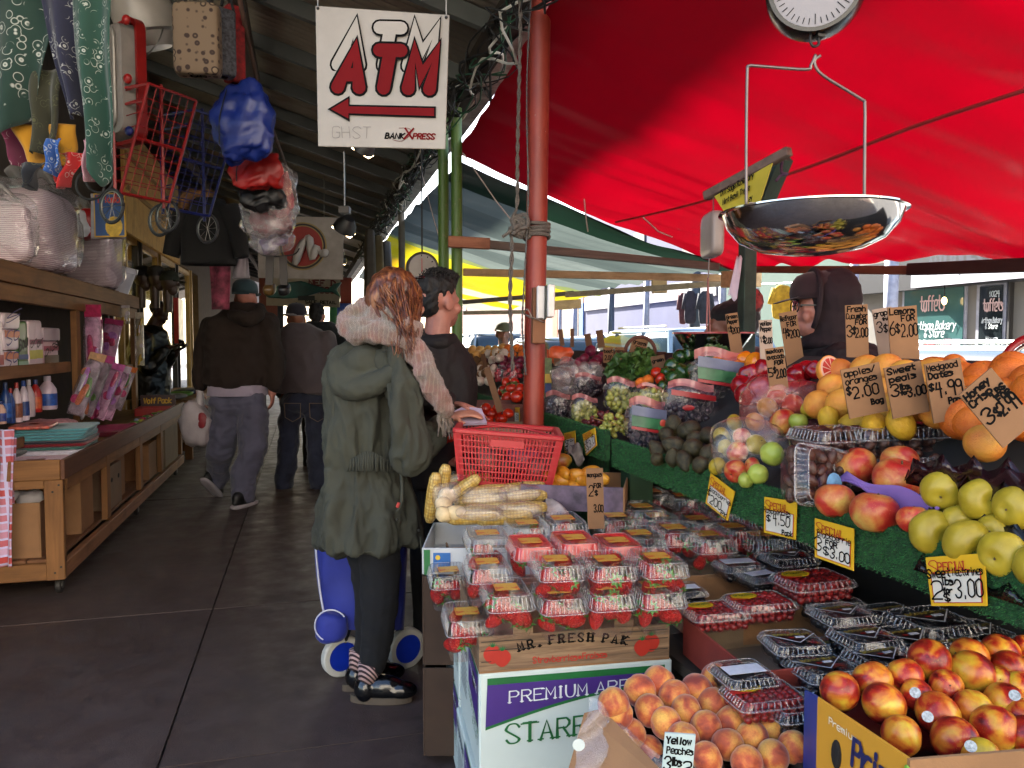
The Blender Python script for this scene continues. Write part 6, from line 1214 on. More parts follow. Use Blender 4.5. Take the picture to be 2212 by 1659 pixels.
for x,y,r in((965,925,15),(972,945,14),(962,960,14),(975,962,12),(990,832+50,10)):fr('tomato',x,y,r,'red tomato seen between the couple and the basket','tomato','tomatoes behind the basket',0,None,3.3)
carton('produce_box',at(1030,880,D=4.2)-V(0,0,.07),.5,.3,.10,-YAW,'brown cardboard box among the tomatoes',mat=M('box_maroon','#5a3028',.8));carton('produce_box',at(1050,935,D=3.75)-V(0,0,.06),.45,.3,.10,-YAW,'low box of tomatoes left of the red post',mat=CARDG)
for x,y,r in((1276,758,13),(1262,775,12),(1290,778,12),(1300,770,10),(1250,782,10),(1282,785,12)):fr('redonion',x,y,r,'dark red beet in the heap right of the red post','beet','beets',.04)
for i,(x,y,wx,hy)in enumerate(((1180,770,30,34),(1212,765,52,38))):o,k=film('orange_bag',x,y,wx,hy,.05,.05,M('orange_film','#c4552c',.35,var=.12),'bright orange plastic sack, '+['left','right'][i]+' one behind the red post',seed=i,amp=.02)
pile('orange',[(1098,752),(1150,752),(1150,778),(1098,778)],.038,'orange in the far heap behind the rope','orange','far oranges',lift=.05,seed=12)
bk=empty('wicker_basket',onb(1383,760,.05),-YAW,'wicker basket handle rising behind the greens','basket');k=dep(onb(1383,760,.05))/1659
MB().tube(arc((0,0,0),32*k,0,math.pi,20),.009,8).build('handle',M('wicker','#5a3226',.7,bump=.8,bscale=200),bk,smooth=True,local=True);MB().lathe([(0,-.06),(.10,-.06),(.125,0),(.118,0),(.095,-.055),(0,-.055)],24).build('bowl',MATS['wicker'],bk,local=True)
def frz(key,x,y,rpx,D,label,cat,group,rot=None):p=at(x,y,D=D);return put(key,p,rpx*D/1659,label,cat,group,rng,rot)
frz('redmango',1209,997,21,2.95,'red and green mango on top of the yellow ones','mango','mangoes',(R(80),0,1.2))
for x,y in((1216,1022),(1206,1040),(1240,1028),(1262,1038),(1235,1052),(1195,1052),(1185,1030),(1280,1045),(1295,1035),(1275,1022)):frz('mango',x,y,19,2.85,'yellow mango in the carton right of the basket','mango','mangoes',(R(80)+rng.uniform(-.3,.3),rng.uniform(-.4,.4),rng.uniform(0,6)))
frz('redmango',1200,965,16,3.2,'dark mango behind the basket handle','mango','mangoes')
carton('mango_carton',at(1245,1085,D=2.85),.36,.30,.09,-YAW-.2,'carton of yellow mangoes with printed edge',mat=CARD,sides={'fm':M('mango_print','#5a4a5a',.6,var=.6,scale=18)})
wavy('cardboard_flap',[at(1180,1118,D=2.62),at(1240,1150,D=2.5),at(1228,1108,D=2.62),at(1178,1062,D=2.75)],M('torn_card','#a89a90',.85,var=.4,scale=16),'torn white and brown carton flap right of the corn','cardboard',amp=.006,th=.006);wavy('newspaper',[at(1225,990,D=3.1),at(1262,1000,D=3.0),at(1258,965,D=3.1),at(1228,958,D=3.15)],M('paper_grey','#7a7068',.8,var=.4,scale=30),'crumpled grey paper under the small price cards','paper',amp=.02)
cb=carton('corn_box',at(1055,1172,D=2.62),.40,.34,.085,-YAW,'white box of bagged corn with blue label',mat=M('corn_white','#aeb2b4',.6));MB().box(-.17,-.115,-.178,-.1765,.01,.07).build('blue_label',M('corn_blue','#1d5a9a',.5,var=.2),cb,local=True);MB().lathe([(0,0),(.008,0)],14,(-.155,-.1785,.055),mat=Euler((R(90),0,0)).to_matrix().to_4x4()).build('printed_sun',M('print_yellow','#c8a82c',.5),cb,local=True);MB().box(-.1995,-.18,-.178,-.1765,.0,.08).build('green_edge',GRN,cb,local=True)
cb.location.z=.625
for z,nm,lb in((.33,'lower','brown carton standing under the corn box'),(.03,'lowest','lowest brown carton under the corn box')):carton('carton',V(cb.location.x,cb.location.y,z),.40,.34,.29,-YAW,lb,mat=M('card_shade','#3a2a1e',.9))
n=NT('corn_kernels');v=n.coords((1,1,.7));vo=n.new('ShaderNodeTexVoronoi');vo.inputs['Scale'].default_value=130;vo.inputs['Randomness'].default_value=.2;n.link(v,vo.inputs['Vector']);n.base(n.mix(n.ramp(vo.outputs['Distance'],[(.25,0.),(.7,.8)]),n.mix(n.ramp(n.noise(v,60,2),[(.4,0.),(.6,1.)]),C('#b8923c'),C('#c9b06a')),C('#7a5a24')));n.put(Roughness=.4);n.bump(vo.outputs['Distance'],-.9,.004);CORN=n.m
ce=MB().lathe([(0,-.092),(.012,-.09),(.021,-.07),(.0235,-.03),(.0235,.03),(.021,.07),(.014,.088),(0,.092)],18).build('corn_cob',CORN,smooth=True)
for i,(x,y,D,rot,lab)in enumerate(((935,1075,2.72,(.25,.1,0),'standing at the left end of the box'),(955,1056,2.78,(.25,.12,0),'standing second from the left'),(1045,1062,2.75,(R(85),0,R(72)),'long one at the back of the box'),(1040,1082,2.70,(R(85),0,R(75)),'below the long one'),(1122,1056,2.78,(R(85),0,R(80)),'at the back right under the basket'),(1125,1074,2.72,(R(85),0,R(76)),'second at the back right'),(1122,1100,2.63,(R(85),0,R(74)),'front right in the box'),(1040,1100,2.63,(R(85),0,R(70)),'front middle in the box'),(1025,1117,2.58,(R(85),0,R(70)),'frontmost, at the white edge'),(990,1062,2.74,(R(20),.9,0),'end on at the left'),(978,1040,2.85,(R(70),0,R(60)),'rear left near the coat'),(1010,1040,2.85,(R(80),0,R(60)),'rear middle under the basket'),(1090,1118,2.58,(R(85),0,R(80)),'front edge right of the label'))):
 o=dup(ce,None,at(x,y,D=D),rot,1.05,'yellow corn cob '+lab,'corn cobs');o['category']='corn'
for i,(x,y,D)in enumerate(((966,1070,2.66),(958,1090,2.62),(960,1110,2.58),(985,1108,2.58))):m=MB();puff(m,(0,0,0),.03,.03,.026,.9,.9,.006,40,i,16,10);o=m.build('corn_end',M('corn_pale','#c9b184',.5,var=.15,scale=60),smooth=True);o.location=at(x,y,D=D);tag(o,'pale butt end of a corn cob, '+['topmost','second','lowest left','lowest right'][i]+' at the left of the box','corn','corn ends')
kill(ce)
for i,(x,y,wx,hy,D)in enumerate(((1045,1075,100,50,2.62),(1122,1065,92,40,2.66),(1120,1100,100,34,2.55),(965,1075,60,70,2.6),(975,1035,60,30,2.8),(1035,1108,100,34,2.52))):film('corn_bag',x,y,wx,hy,.035,0,BAGF,'clear bag wrapped round corn, '+['long one in the middle','back right','front right','left end','rear left','front middle'][i],seed=i,amp=.012,D=D)
sb=empty('shopping_basket',at(1090,1042,D=2.92),-YAW+R(-4),'red plastic shopping basket resting above the corn','basket');k=2.92/1659;sb.rotation_euler=(0,R(4.5),-YAW)
RPL=M('red_plastic','#a8262a',.38,var=.07);bw,tw,bh,bd,td=90*k,108*k,118*k,.125,.15
def bq(u,v,s):return V((bw+(tw-bw)*v)*(2*u-1),s*(bd+(td-bd)*v),bh*v)
for s,nm in((-1,'front_grille'),(1,'back_grille')):
 m=MB()
 for i in range(29):
  u=i/28;wd=.011 if i in(0,28)else .0028;m.hexa([bq(u,.07,s)+V(-wd,0,0),bq(u,.07,s)+V(wd,0,0),bq(u,.07,s)+V(wd,.004,0),bq(u,.07,s)+V(-wd,.004,0),bq(u,.92,s)+V(-wd,0,0),bq(u,.92,s)+V(wd,0,0),bq(u,.92,s)+V(wd,.004,0),bq(u,.92,s)+V(-wd,.004,0)])
 for j in range(9):
  v=.07+.85*j/8;wd=.012 if j in(0,)else .004;m.beam(bq(0,v,s)+V(0,.001,0),bq(1,v,s)+V(0,.001,0),.005,wd)
 m.build(nm,RPL,sb,local=True)['kind']='stuff'
for s,nm in((0,'left_end'),(1,'right_end')):MB().hexa([bq(s,.0,-1),bq(s,.0,-1)+V(.004,0,0),bq(s,.0,1)+V(.004,0,0),bq(s,.0,1),bq(s,.95,-1),bq(s,.95,-1)+V(.004,0,0),bq(s,.95,1)+V(.004,0,0),bq(s,.95,1)]).build(nm,RPL,sb,local=True)
MB().hexa([bq(0,0,-1),bq(1,0,-1),bq(1,0,1),bq(0,0,1),bq(0,.05,-1),bq(1,.05,-1),bq(1,.05,1),bq(0,.05,1)]).build('base',RPL,sb,local=True,bevel=.004)
R4=[bq(0,.97,-1),bq(1,.97,-1),bq(1,.97,1),bq(0,.97,1)]
for i in range(4):MB().beam(R4[i]+(R4[i]-R4[(i+1)%4]).normalized()*.006,R4[(i+1)%4]+(R4[(i+1)%4]-R4[i]).normalized()*.006,.024,.018).build('rim',RPL,sb,local=True,bevel=.004)
MB().beam(bq(.33,.80,-1)+V(0,-.003,0),bq(.66,.80,-1)+V(0,-.003,0),.004,.026).build('name_plate',RPL,sb,local=True)
MB().tube(smoothpts([bq(0,.98,-1)+V(.02,.02,0),V(-.05,-.03,bh*1.03),V(.06,-.03,bh*1.03),bq(1,.98,-1)+V(-.02,.02,0)],4),.004,6).build('handle',RPL,sb,local=True,smooth=True)
for i in range(5):m=MB();puff(m,(0,0,0),.06,.05,.045,.7,.8,.012,18,i);o=m.build('wrapped_food',[M('dark_food','#1d1512',.4),M('pale_food','#7a5c50',.3,var=.5,scale=20),MATS['dark_food'],M('pink_food','#8a4a58',.35,var=.5,scale=20),MATS['pale_food']][i],smooth=True);o.location=wmat(sb)@V(-.13+.065*i,rng.uniform(-.04,.02),.06+.03*(i%2));tag(o,['dark','pale','second dark','pink','second pale'][i]+' wrapped food pack inside the red basket','food pack','packs in the basket')
for o in PROTO.values():kill(o)
def rotv(a):return(_rt*math.cos(a)+V(0,0,1)*math.sin(a)),(V(0,0,1)*math.cos(a)-_rt*math.sin(a))
SIGN=M('sign_card','#7d5a3c',.85,var=.12,scale=6,bump=.1);SIGN2=M('sign_card_dark','#5f422c',.85,var=.12,scale=6)
def psign(x,y,w,h,ang,D,lines,label,mat=None,th=.004,pw=.0042,yaw=0,cat='price sign',group='cardboard price signs'):
 """cardboard sign: pixel of its lower left corner, size in pixels, lean in degrees"""
 k=D/1659;ux,uy=rotv(R(ang));p=at(x,y,D=D);o=empty('price_sign',p,0,label,cat,group)
 if yaw:ux=(ux+_fw*math.tan(R(yaw))).normalized()
 m=MB();plate(m,p,ux,uy,w*k,h*k,th);m.build('card',mat or SIGN,o)
 m=MB();nz=ux.cross(uy).normalized()
 for i,(t,fx_,fy_,fh,fw_)in enumerate(lines):pen(m,t,p+ux*(w*k*fx_)+uy*(h*k*fy_)+nz*.0006,ux,uy,h*k*fh,pw*.78 if len(t)<7 else pw*.6,jit=.3,width=w*k*fw_,seed=i+3)
 if lines:m.build('lettering',INK,o)
 return o
psign(1836,905,84,108,12,1.74,[('apples/',.06,.84,.12,.8),('oranges',.06,.68,.12,.8),('$',.05,.48,.14,.1),('2.00',.2,.38,.22,.65),('Bag',.62,.2,.10,.3)],'cardboard sign apples oranges two dollars a bag',pw=.005)
psign(1930,905,80,112,12,1.70,[('Sweet',.06,.86,.11,.75),('peais',.08,.70,.11,.7),('3',.06,.42,.22,.2),('lbs',.32,.52,.11,.25),('for',.32,.42,.07,.2),('3.00',.50,.36,.18,.5)],'cardboard sign sweet pears three pounds',pw=.005)
psign(2018,915,78,130,11,1.66,[('Medgood',.04,.87,.10,.85),('Dates',.06,.74,.10,.65),('$',.02,.55,.10,.12),('4.99',.2,.44,.22,.72),('Pack',.5,.28,.10,.42)],'cardboard sign for dates four ninety nine a pack',pw=.005)
psign(2168,968,90,152,41,1.45,[('Honey',.05,.86,.10,.7),('Crisp',.05,.73,.10,.6),('LBS',.60,.66,.08,.35),('FOR',.62,.55,.08,.35),('3',.08,.40,.22,.22),('$',.38,.40,.12,.12),('2.99',.50,.36,.20,.5)],'big tilted cardboard sign honey crisp at the right',pw=.0055)
psign(1664,845,40,92,8,2.2,[('mexican',.05,.88,.09,.88),('avocado',.05,.74,.10,.9),('FOR',.4,.60,.09,.45),('5',.05,.34,.2,.2),('$',.3,.42,.12,.12),('2.00',.42,.28,.2,.52)],'cardboard sign mexican avocado five for two dollars',pw=.005)
psign(1706,825,38,150,10,2.75,[('RedPepper',.03,.88,.07,.92),('FOR',.35,.79,.06,.5),('4',.05,.64,.13,.2),('$',.28,.66,.09,.14),('200',.44,.62,.11,.52)],'tall cardboard sign red pepper four for two dollars',pw=.005)
psign(1643,790,28,98,3,2.7,[('yellow',.06,.88,.09,.85),('Pepper',.08,.76,.09,.85),('1$',.06,.52,.13,.35),('2.00',.4,.48,.13,.55)],'pale cardboard sign yellow pepper two dollars',M('sign_pale','#a08a7a',.85,var=.1),pw=.0045)
psign(1830,800,48,140,3,2.55,[('Fresh',.08,.90,.08,.8),('Cucumber',.03,.79,.08,.94),('FOR',.42,.70,.07,.5),('3',.05,.52,.17,.22),('$',.3,.56,.1,.12),('2.00',.42,.50,.14,.55)],'tall cardboard sign fresh cucumber three for two dollars',pw=.0055)
psign(1902,790,42,122,10,2.6,[('grape',.05,.87,.09,.85),('fruit',.45,.78,.05,.4),('3',.10,.58,.18,.25),('$2',.45,.58,.12,.4)],'pale cardboard sign grapefruit behind the lemons sign',M('sign_pale','#a08a7a',.85,var=.1),pw=.005)
psign(1925,785,62,120,5,2.5,[('Lemons',.06,.87,.11,.85),('FOR',.45,.74,.10,.45),('6',.02,.50,.24,.18),('$',.25,.55,.14,.12),('2.00',.42,.46,.22,.56)],'cardboard sign lemons six for two dollars in front of the bakery',pw=.0055)
psign(1580,770,26,92,9,3.0,[('Green',.06,.88,.08,.85),('Pepper',.06,.77,.08,.85),('1$',.05,.58,.12,.3),('200',.35,.52,.14,.62)],'brown sign leaning before the second scale pan',pw=.005)
psign(1340,836,32,62,6,3.5,[('parsley',.06,.80,.12,.85),('2.50',.15,.45,.22,.75),('each',.2,.2,.12,.6)],'cardboard sign two fifty in front of the parsley',pw=.005);psign(1418,836,30,66,12,3.4,[('green',.08,.8,.1,.8),('$1.35',.1,.4,.16,.8)],'dark cardboard sign right of the greens',SIGN2,pw=.005)
psign(1358,762,34,38,-16,4.0,[('greens',.1,.62,.2,.8),('200',.3,.25,.25,.5)],'tilted small cardboard sign above the greens',pw=.005);psign(1303,784,22,34,0,4.1,[('beet',.1,.65,.2,.8),('2.00',.15,.2,.28,.7)],'small cardboard sign beside the beets',pw=.005);psign(1328,772,20,22,0,4.3,[('celery',.1,.5,.25,.8)],'tiny cardboard sign behind the parsley',pw=.004)
for i,(x,y,w,h,a,D)in enumerate(((1210,748,10,36,8,5),(1232,750,8,40,0,5),(1266,748,14,26,10,4.8),(1292,752,15,38,8,4.6),(1170,780,12,34,2,4.8),(1012,800,9,36,6,5.6),(1045,795,9,30,12,5.6),(1066,788,8,26,-8,6),(1104,776,10,24,-12,5.8),(1118,772,12,24,5,5.8),(1196,790,14,16,0,4.6))):psign(x,y,w,h,a,D,[],'small brown card standing in the far produce, '+['left of the cars','narrow one by the orange sacks','leaning over the beets','tall one right of the beets','right against the red post','among the onions','among the white onions','thin one behind the onions','left of the rope','right of the rope','in front of the orange sack'][i],SIGN2)
psign(1074,892,14,100,17,3.4,[],'dark narrow board leaning between the tomatoes and the red post',SIGN2)
psign(1270,1143,36,132,2,2.45,[('mangoes',.06,.86,.07,.85),('FOR',.45,.68,.07,.4),('2',.12,.54,.17,.25),('$',.5,.56,.07,.15),('3.00',.4,.28,.12,.55)],'tall brown sign standing in front of the mangoes',pw=.0045)
psign(1428,1690,66,110,-4,1.36,[('Yellow',.07,.80,.13,.8),('Peaches',.10,.60,.13,.85),('3',.04,.26,.26,.2),('lbs',.30,.36,.16,.3),('2',.66,.26,.2,.25)],'white handwritten card yellow peaches',M('card_white','#a9bcbc',.6,var=.05),pw=.0042)
CY_=M('card_yellow','#d0a21c',.5,var=.06);CWH=M('card_cream','#cfc9bb',.5,var=.05);CRD=M('card_red','#a8201c',.5)
def special(px,X,lines,label,n=3):
 """card whose four pixel corners (tl, tr, br, bl) lie on the face of the turf board"""
 P=[at(x,y,X=X)for x,y in px];tl,tr,br,bl=P;o=empty('special_card',bl,0,label,'price card','special price cards');ux=(br-bl).normalized();uy=(tl-bl).normalized();nz=V(-1,0,0)
 q=lambda u,v:(bl*(1-u)+br*u)*(1-v)+(tl*(1-u)+tr*u)*v
 m=MB();m.add([q(0,0),q(1,0),q(1,1),q(0,1)]+[q(a,b)+V(.002,0,0)for a,b in((0,0),(1,0),(1,1),(0,1))],[(0,1,2,3),(7,6,5,4),(0,4,5,1),(1,5,6,2),(2,6,7,3),(3,7,4,0)]);m.build('card',CY_,o)
 m=MB();m.add([q(.06,.06)+nz*.0006,q(.94,.06)+nz*.0006,q(.94,.66)+nz*.0006,q(.06,.66)+nz*.0006],[(0,1,2,3)]);m.build('red_border',CRD,o)
 m=MB();m.add([q(.08,.075)+nz*.0012,q(.92,.075)+nz*.0012,q(.92,.645)+nz*.0012,q(.08,.645)+nz*.0012],[(0,1,2,3)]);m.build('blank_field',CWH,o)
 H,W=(tl-bl).length,(br-bl).length
 m=MB();pen(m,'S',q(.07,.68)+nz*.002,ux,uy,H*.24,H*.03,serif=False,calli=.4,width=W*.15);pen(m,'PECIAL',q(.22,.70)+nz*.002,ux,uy,H*.17,H*.034,serif=True,calli=.4,width=W*.55);m.build('heading',CRD,o)
 m=MB()
 for i,(t,u,v,fh,fw_)in enumerate(lines):pen(m,t,q(u,v)+nz*.0026,ux,uy,H*fh,.003 if len(t)<7 else .002,jit=.35,width=W*fw_,seed=i+9)
 m.build('lettering',INK,o)
special([(1535,1022),(1587,1062),(1571,1125),(1524,1087)],XB-.012,[('Blackberries',.1,.50,.13,.95),('$',.05,.35,.15,.12),('200',.2,.15,.26,.5),('PK',.72,.06,.14,.25)],'yellow bordered card blackberries two dollars on the turf board')
special([(1651,1073),(1721,1084),(1718,1166),(1650,1150)],XB-.012,[('Raspberries',.02,.58,.14,.85),('$',.12,.36,.15,.12),('4.50',.34,.30,.28,.5),('Pack',.62,.06,.13,.32)],'yellow bordered card raspberries four fifty')
special([(1760,1119),(1844,1142),(1843,1233),(1760,1203)],XB-.012,[('Blackberrie',.1,.58,.16,.86),('FOR',.32,.42,.12,.3),('3',.02,.22,.32,.18),('$',.26,.18,.18,.14),('3.00',.44,.14,.24,.5)],'yellow bordered card blackberries three for three dollars')
special([(1999,1204),(2126,1195),(2132,1309),(2012,1309)],XB-.014,[('Sweet',.02,.58,.17,.42),('Nectarines',.48,.60,.15,.52),('2',.06,.14,.36,.2),('lbs',.28,.42,.14,.2),('for',.28,.26,.1,.16),('$',.30,.10,.13,.1),('3.00',.5,.16,.34,.48)],'large yellow bordered card sweet nectarines two pounds')
special([(1218,936),(1242,930),(1244,974),(1220,978)],XB-.035,[('Straw',.1,.5,.14,.8),('2',.2,.3,.14,.2),('$2.00',.1,.1,.2,.8)],'small yellow bordered card left of its pair by the mangoes');special([(1258,938),(1285,924),(1289,962),(1266,985)],XB-.035,[('berries',.1,.5,.14,.8),('3$3.0',.05,.15,.3,.9)],'small yellow bordered card right of its pair by the mangoes')
special([(1111,880),(1122,880),(1122,913),(1111,912)],XB-.04,[('1.50',.1,.2,.3,.8)],'narrow yellow price card left of the red post')
CHR=M('polished_steel','#c9c4bd',.09,metal=1,var=.04);WIR=M('scale_wire','#6a605c',.35,metal=.8)
sc=empty('hanging_scale',at(1755,480,D=1.57),0,'steel produce scale with shiny pan hanging over the fruit at the front','scale');S_=lambda x,y,D=1.57:at(x,y,D=D);c0=S_(1751,462);k=1.57/1659
prf=[(0,-.083),(.05,-.0815),(.10,-.073),(.14,-.055),(.166,-.025),(.175,0),(.183,.001),(.183,.004),(.173,.004),(.16,-.024),(.135,-.052),(.095,-.069),(.05,-.077),(0,-.0785)]
MB().lathe(prf,56,c0).build('pan',CHR,sc,smooth='auto')
MB().tube(smoothpts([S_(1612,452),S_(1612,300),S_(1614,160),S_(1618,143),S_(1640,143),S_(1740,150),S_(1752,140),S_(1762,118)],5),.0032,8).build('bail',WIR,sc,smooth=True)
MB().tube(smoothpts([S_(1867,440),S_(1868,300),S_(1868,226),S_(1860,214),S_(1785,168),S_(1764,148),S_(1760,130),S_(1772,120)],5),.0032,8).build('bail',WIR,sc,smooth=True)
MB().cbox(S_(1634,446,1.50),.028,.004,.016,(0,0,-YAW)).build('clip_plate',WIR,sc)
MB().tube(smoothpts([S_(1755,62),S_(1750,84),S_(1756,100),S_(1768,96),S_(1768,80)],5),.003,6).build('hook',M('hook_dark','#2a2726',.4,metal=.7),sc,smooth=True);MB().cbox(S_(1770,72),.017,.017,.018).build('hook_block',MATS['hook_dark'],sc)
dq=Euler((R(90)+.12,0,-YAW-.35)).to_matrix().to_4x4();dc=S_(1762,-28)
MB().lathe([(0,-.05),(.085,-.05),(.098,-.035),(.098,.02),(.092,.032),(.084,.032),(.084,.024),(0,.024)],40,dc,mat=dq).build('dial_case',M('scale_black','#0f0f10',.25),sc,smooth='auto')
MB().lathe([(0,.0255),(.083,.0255)],40,dc,mat=dq).build('dial_face',M('dial_white','#7d797d',.35,var=.04),sc)
m=MB()
for q in range(40):a=2*math.pi*q/40;m.box(-.0008,.0008,.066 if q%5 else .058,.078,.0262,.0268,mat=Matrix.Translation(dc)@dq@Euler((0,0,a)).to_matrix().to_4x4())
m.build('dial_marks',INK,sc)['kind']='stuff'
MB().tube([dc+V(0,0,.095),dc+V(0,0,.7)],.004,6).build('chain',WIR,sc)
s2=empty('hanging_scale',at(1535,500,D=3.3),0,'cream scale seen edge on above a red rimmed steel pan','scale');S3=lambda x,y,D=3.3:at(x,y,D=D)
m=MB();puff(m,S3(1538,508),.032,.11,.095,.35,.45,rot=(0,0,-YAW));m.build('case',M('scale_cream','#8d7f78',.4,var=.1),s2,smooth=True)
MB().tube([S3(1541,462),S3(1541,420)],.003,6).tube([S3(1532,556),S3(1530,600)],.003,6).build('hook',WIR,s2)
for x in(1526,1534):MB().tube([S3(1529,600),S3(x,722)],.0035,6).build('bail',M('bail_red','#7a4a48',.4,metal=.5),s2)
MB().lathe([(0,-.105),(.06,-.1),(.12,-.07),(.165,0),(.158,0),(.11,-.062),(0,-.095)],40,S3(1540,722)).build('pan',CHR,s2,smooth='auto');MB().lathe([(.155,.002),(.172,.002),(.172,.008),(.155,.008)],40,S3(1540,722)).build('rim',M('rim_red','#8a1a20',.35),s2)
s3=empty('dial_scale',at(912,580,D=5.6),-YAW,'round grey dial scale hanging beyond the green posts','scale');k=5.6/1659
MB().lathe([(0,-.06),(.10,-.06),(.118,-.04),(.118,.03),(.108,.04),(.1,.036),(0,.036)],32,mat=Euler((R(90),0,.25)).to_matrix().to_4x4()).build('case',M('scale_grey','#3f3b3a',.5),s3,smooth='auto',local=True);MB().lathe([(0,.038),(.1,.038)],32,mat=Euler((R(90),0,.25)).to_matrix().to_4x4()).build('dial_face',M('dial_grey','#8f8a86',.5,var=.08),s3,local=True)
MB().box(-.1,.1,.02,.07,-.2,-.02).build('lower_case',MATS['scale_grey'],s3,local=True,bevel=.02);MB().box(.001,.005,-.043,-.041,-.05,.07).build('needle',CRD,s3,local=True);MB().tube([V(0,0,.11),V(0,0,.9)],.006,6).build('chain',MATS['cable_black'],s3,local=True)
m=MB();[m.cbox(V(.09*math.sin(a),-.042,.09*math.cos(a)),.006,.002,.012,(0,a,0))for a in[2*math.pi*i/12 for i in range(12)]];m.build('dial_marks',INK,s3,local=True)['kind']='stuff'
hs=empty('herb_sign',at(1600,400,D=2.6),0,'hand lettered yellow herb sign hanging from a wooden rail','sign');h_=lambda x,y,D=2.6:at(x,y,D=D)
MB().beam(h_(1524,424,2.75),h_(1706,326,2.45),.03,.03).build('rail',wood('rail_herb','#4a3a34','#6a564c','x'),hs,bevel=.003)
MB().beam(h_(1694,342,2.6),h_(1640,470,2.75),.055,.03).build('bracket',MATS['dark_green_paint'],hs)
P=[h_(1543,424,2.66),h_(1668,352,2.45),h_(1640,440,2.5),h_(1574,474,2.6)];m=MB();nn=(P[1]-P[0]).cross(P[3]-P[0]).normalized();nn=nn if nn.dot(_fw)<0 else-nn
m.add(P+[p-nn*.004 for p in P],[(0,1,2,3),(7,6,5,4),(0,4,5,1),(1,5,6,2),(2,6,7,3),(3,7,4,0)]);m.build('board',M('herb_board','#9c8a1c',.6,var=.15),hs)
ux=(P[1]-P[0]).normalized();uy=V(0,0,1);m=MB();pen(m,'Dill Sage Rosemary',h_(1558,424,2.63)+nn*.003,ux,uy,.018,.003,jit=.3,width=.145);pen(m,'Mint Basil Thyme',h_(1562,443,2.62)+nn*.003,ux,uy,.018,.003,jit=.3,width=.12);pen(m,'Cilantro Parsley',h_(1570,462,2.62)+nn*.003,ux,uy,.018,.003,jit=.3,width=.115);m.build('lettering',INK,hs)
MB().tube(smoothpts([h_(1690,345,2.55),h_(1688,372,2.53),h_(1702,376,2.52),h_(1686,380,2.53),h_(1676,392,2.53)],4),.005,6).build('tie',M('tie_purple','#3a1a34',.8),hs,smooth=True)
wavy('white_cloth',[at(1572,640,D=3.3),at(1592,648,D=3.3),at(1603,556,D=3.35),at(1592,552,D=3.35)],M('hanky','#a89aa8',.8),'narrow white paper strip hanging left of the dark green post','paper',amp=.01)
# ================================================================== PEOPLE
def remesh(mb,name,mat,parent=None,vox=.01,it=4,wr=0,fq=(9,9,9),seed=0,loc=None,wr2=0):
 """fuse the closed shapes of mb into one skin, soften it and crease it"""
 o=mb.build(name,mat)
 a=o.modifiers.new('r','REMESH');a.mode='VOXEL';a.voxel_size=vox;a.use_smooth_shade=True
 if it:b=o.modifiers.new('s','SMOOTH');b.factor=.5;b.iterations=it
 bpy.context.view_layer.update()
 me=bpy.data.meshes.new_from_object(o.evaluated_get(bpy.context.evaluated_depsgraph_get()));old=o.data;bpy.data.objects.remove(o);bpy.data.meshes.remove(old)
 me.name=name
 n=len(me.vertices);co=np.empty(n*3,'f');me.vertices.foreach_get('co',co);co=co.reshape(-1,3)
 if wr:
  no=np.empty(n*3,'f');me.vertices.foreach_get('normal',no);no=no.reshape(-1,3)
  f=np.array(fq);d=np.array([wr*noise.noise(Vector(p*f)+Vector((seed*3.3,seed,0)))-wr*.6*abs(noise.noise(Vector(p*f*2.3)+Vector((seed,5,seed))))for p in co]);co=co+no*d[:,None]
 if parent is not None:
  iv=np.array(wmat(parent).inverted());co=co@iv[:3,:3].T+iv[:3,3]
 elif loc is not None:co=co-np.array(loc)
 me.vertices.foreach_set('co',co.astype('f').ravel());me.update()
 if not me.materials:me.materials.append(mat)
 me.polygons.foreach_set('use_smooth',[True]*len(me.polygons))
 r=bpy.data.objects.new(name,me);COL.objects.link(r)
 if parent is not None:r.parent=parent
 elif loc is not None:r.location=loc
 return r
def cap(m,P,rs,n=12):
 m.tube(smoothpts(P,4)if len(P)>2 else P,([rs[0]+(rs[-1]-rs[0])*i/((len(P)-1)*4)for i in range((len(P)-1)*4+1)]if len(P)>2 and len(rs)==2 else(interp(rs,(len(P)-1)*4+1)if len(P)>2 else rs)),n)
 for p,r in((P[0],rs[0]),(P[-1],rs[-1])):m.ell(p,r,r,r,10,7)
def interp(rs,n):return[rs[min(len(rs)-2,int(t))]*(1-(t-min(len(rs)-2,int(t))))+rs[min(len(rs)-2,int(t))+1]*(t-min(len(rs)-2,int(t)))for t in[i/(n-1)*(len(rs)-1)for i in range(n)]]
def fmat(f,u=V(0,0,1)):
 f=f.normalized();r=f.cross(u).normalized();u=r.cross(f);return Matrix((r,f,u)).transposed().to_4x4()
def head(m,c,f,s=1.0,u=V(0,0,1)):
 """skull, jaw, nose, brow, lips, ears; f is where it looks"""
 Mx=fmat(f,u);P=lambda x,y,z:c+Mx@V(x*s,y*s,z*s);E=lambda x,y,z,a,b,d:m.ell(P(x,y,z),a*s,b*s,d*s,16,11,mat=Mx)
 E(0,-.012,.03,.075,.093,.085);E(0,.03,-.035,.058,.062,.072);E(0,.058,-.085,.03,.03,.026);E(0,.07,.012,.052,.022,.02)
 m.tube([P(0,.088,.01),P(0,.108,-.028)],[.008*s,.014*s],8);E(0,.105,-.03,.015,.013,.010);E(0,.088,-.062,.024,.012,.007);E(0,.086,-.074,.021,.012,.008)
 for x in(-1,1):E(x*.077,-.005,-.01,.012,.024,.034);E(x*.042,.066,-.03,.024,.02,.024)
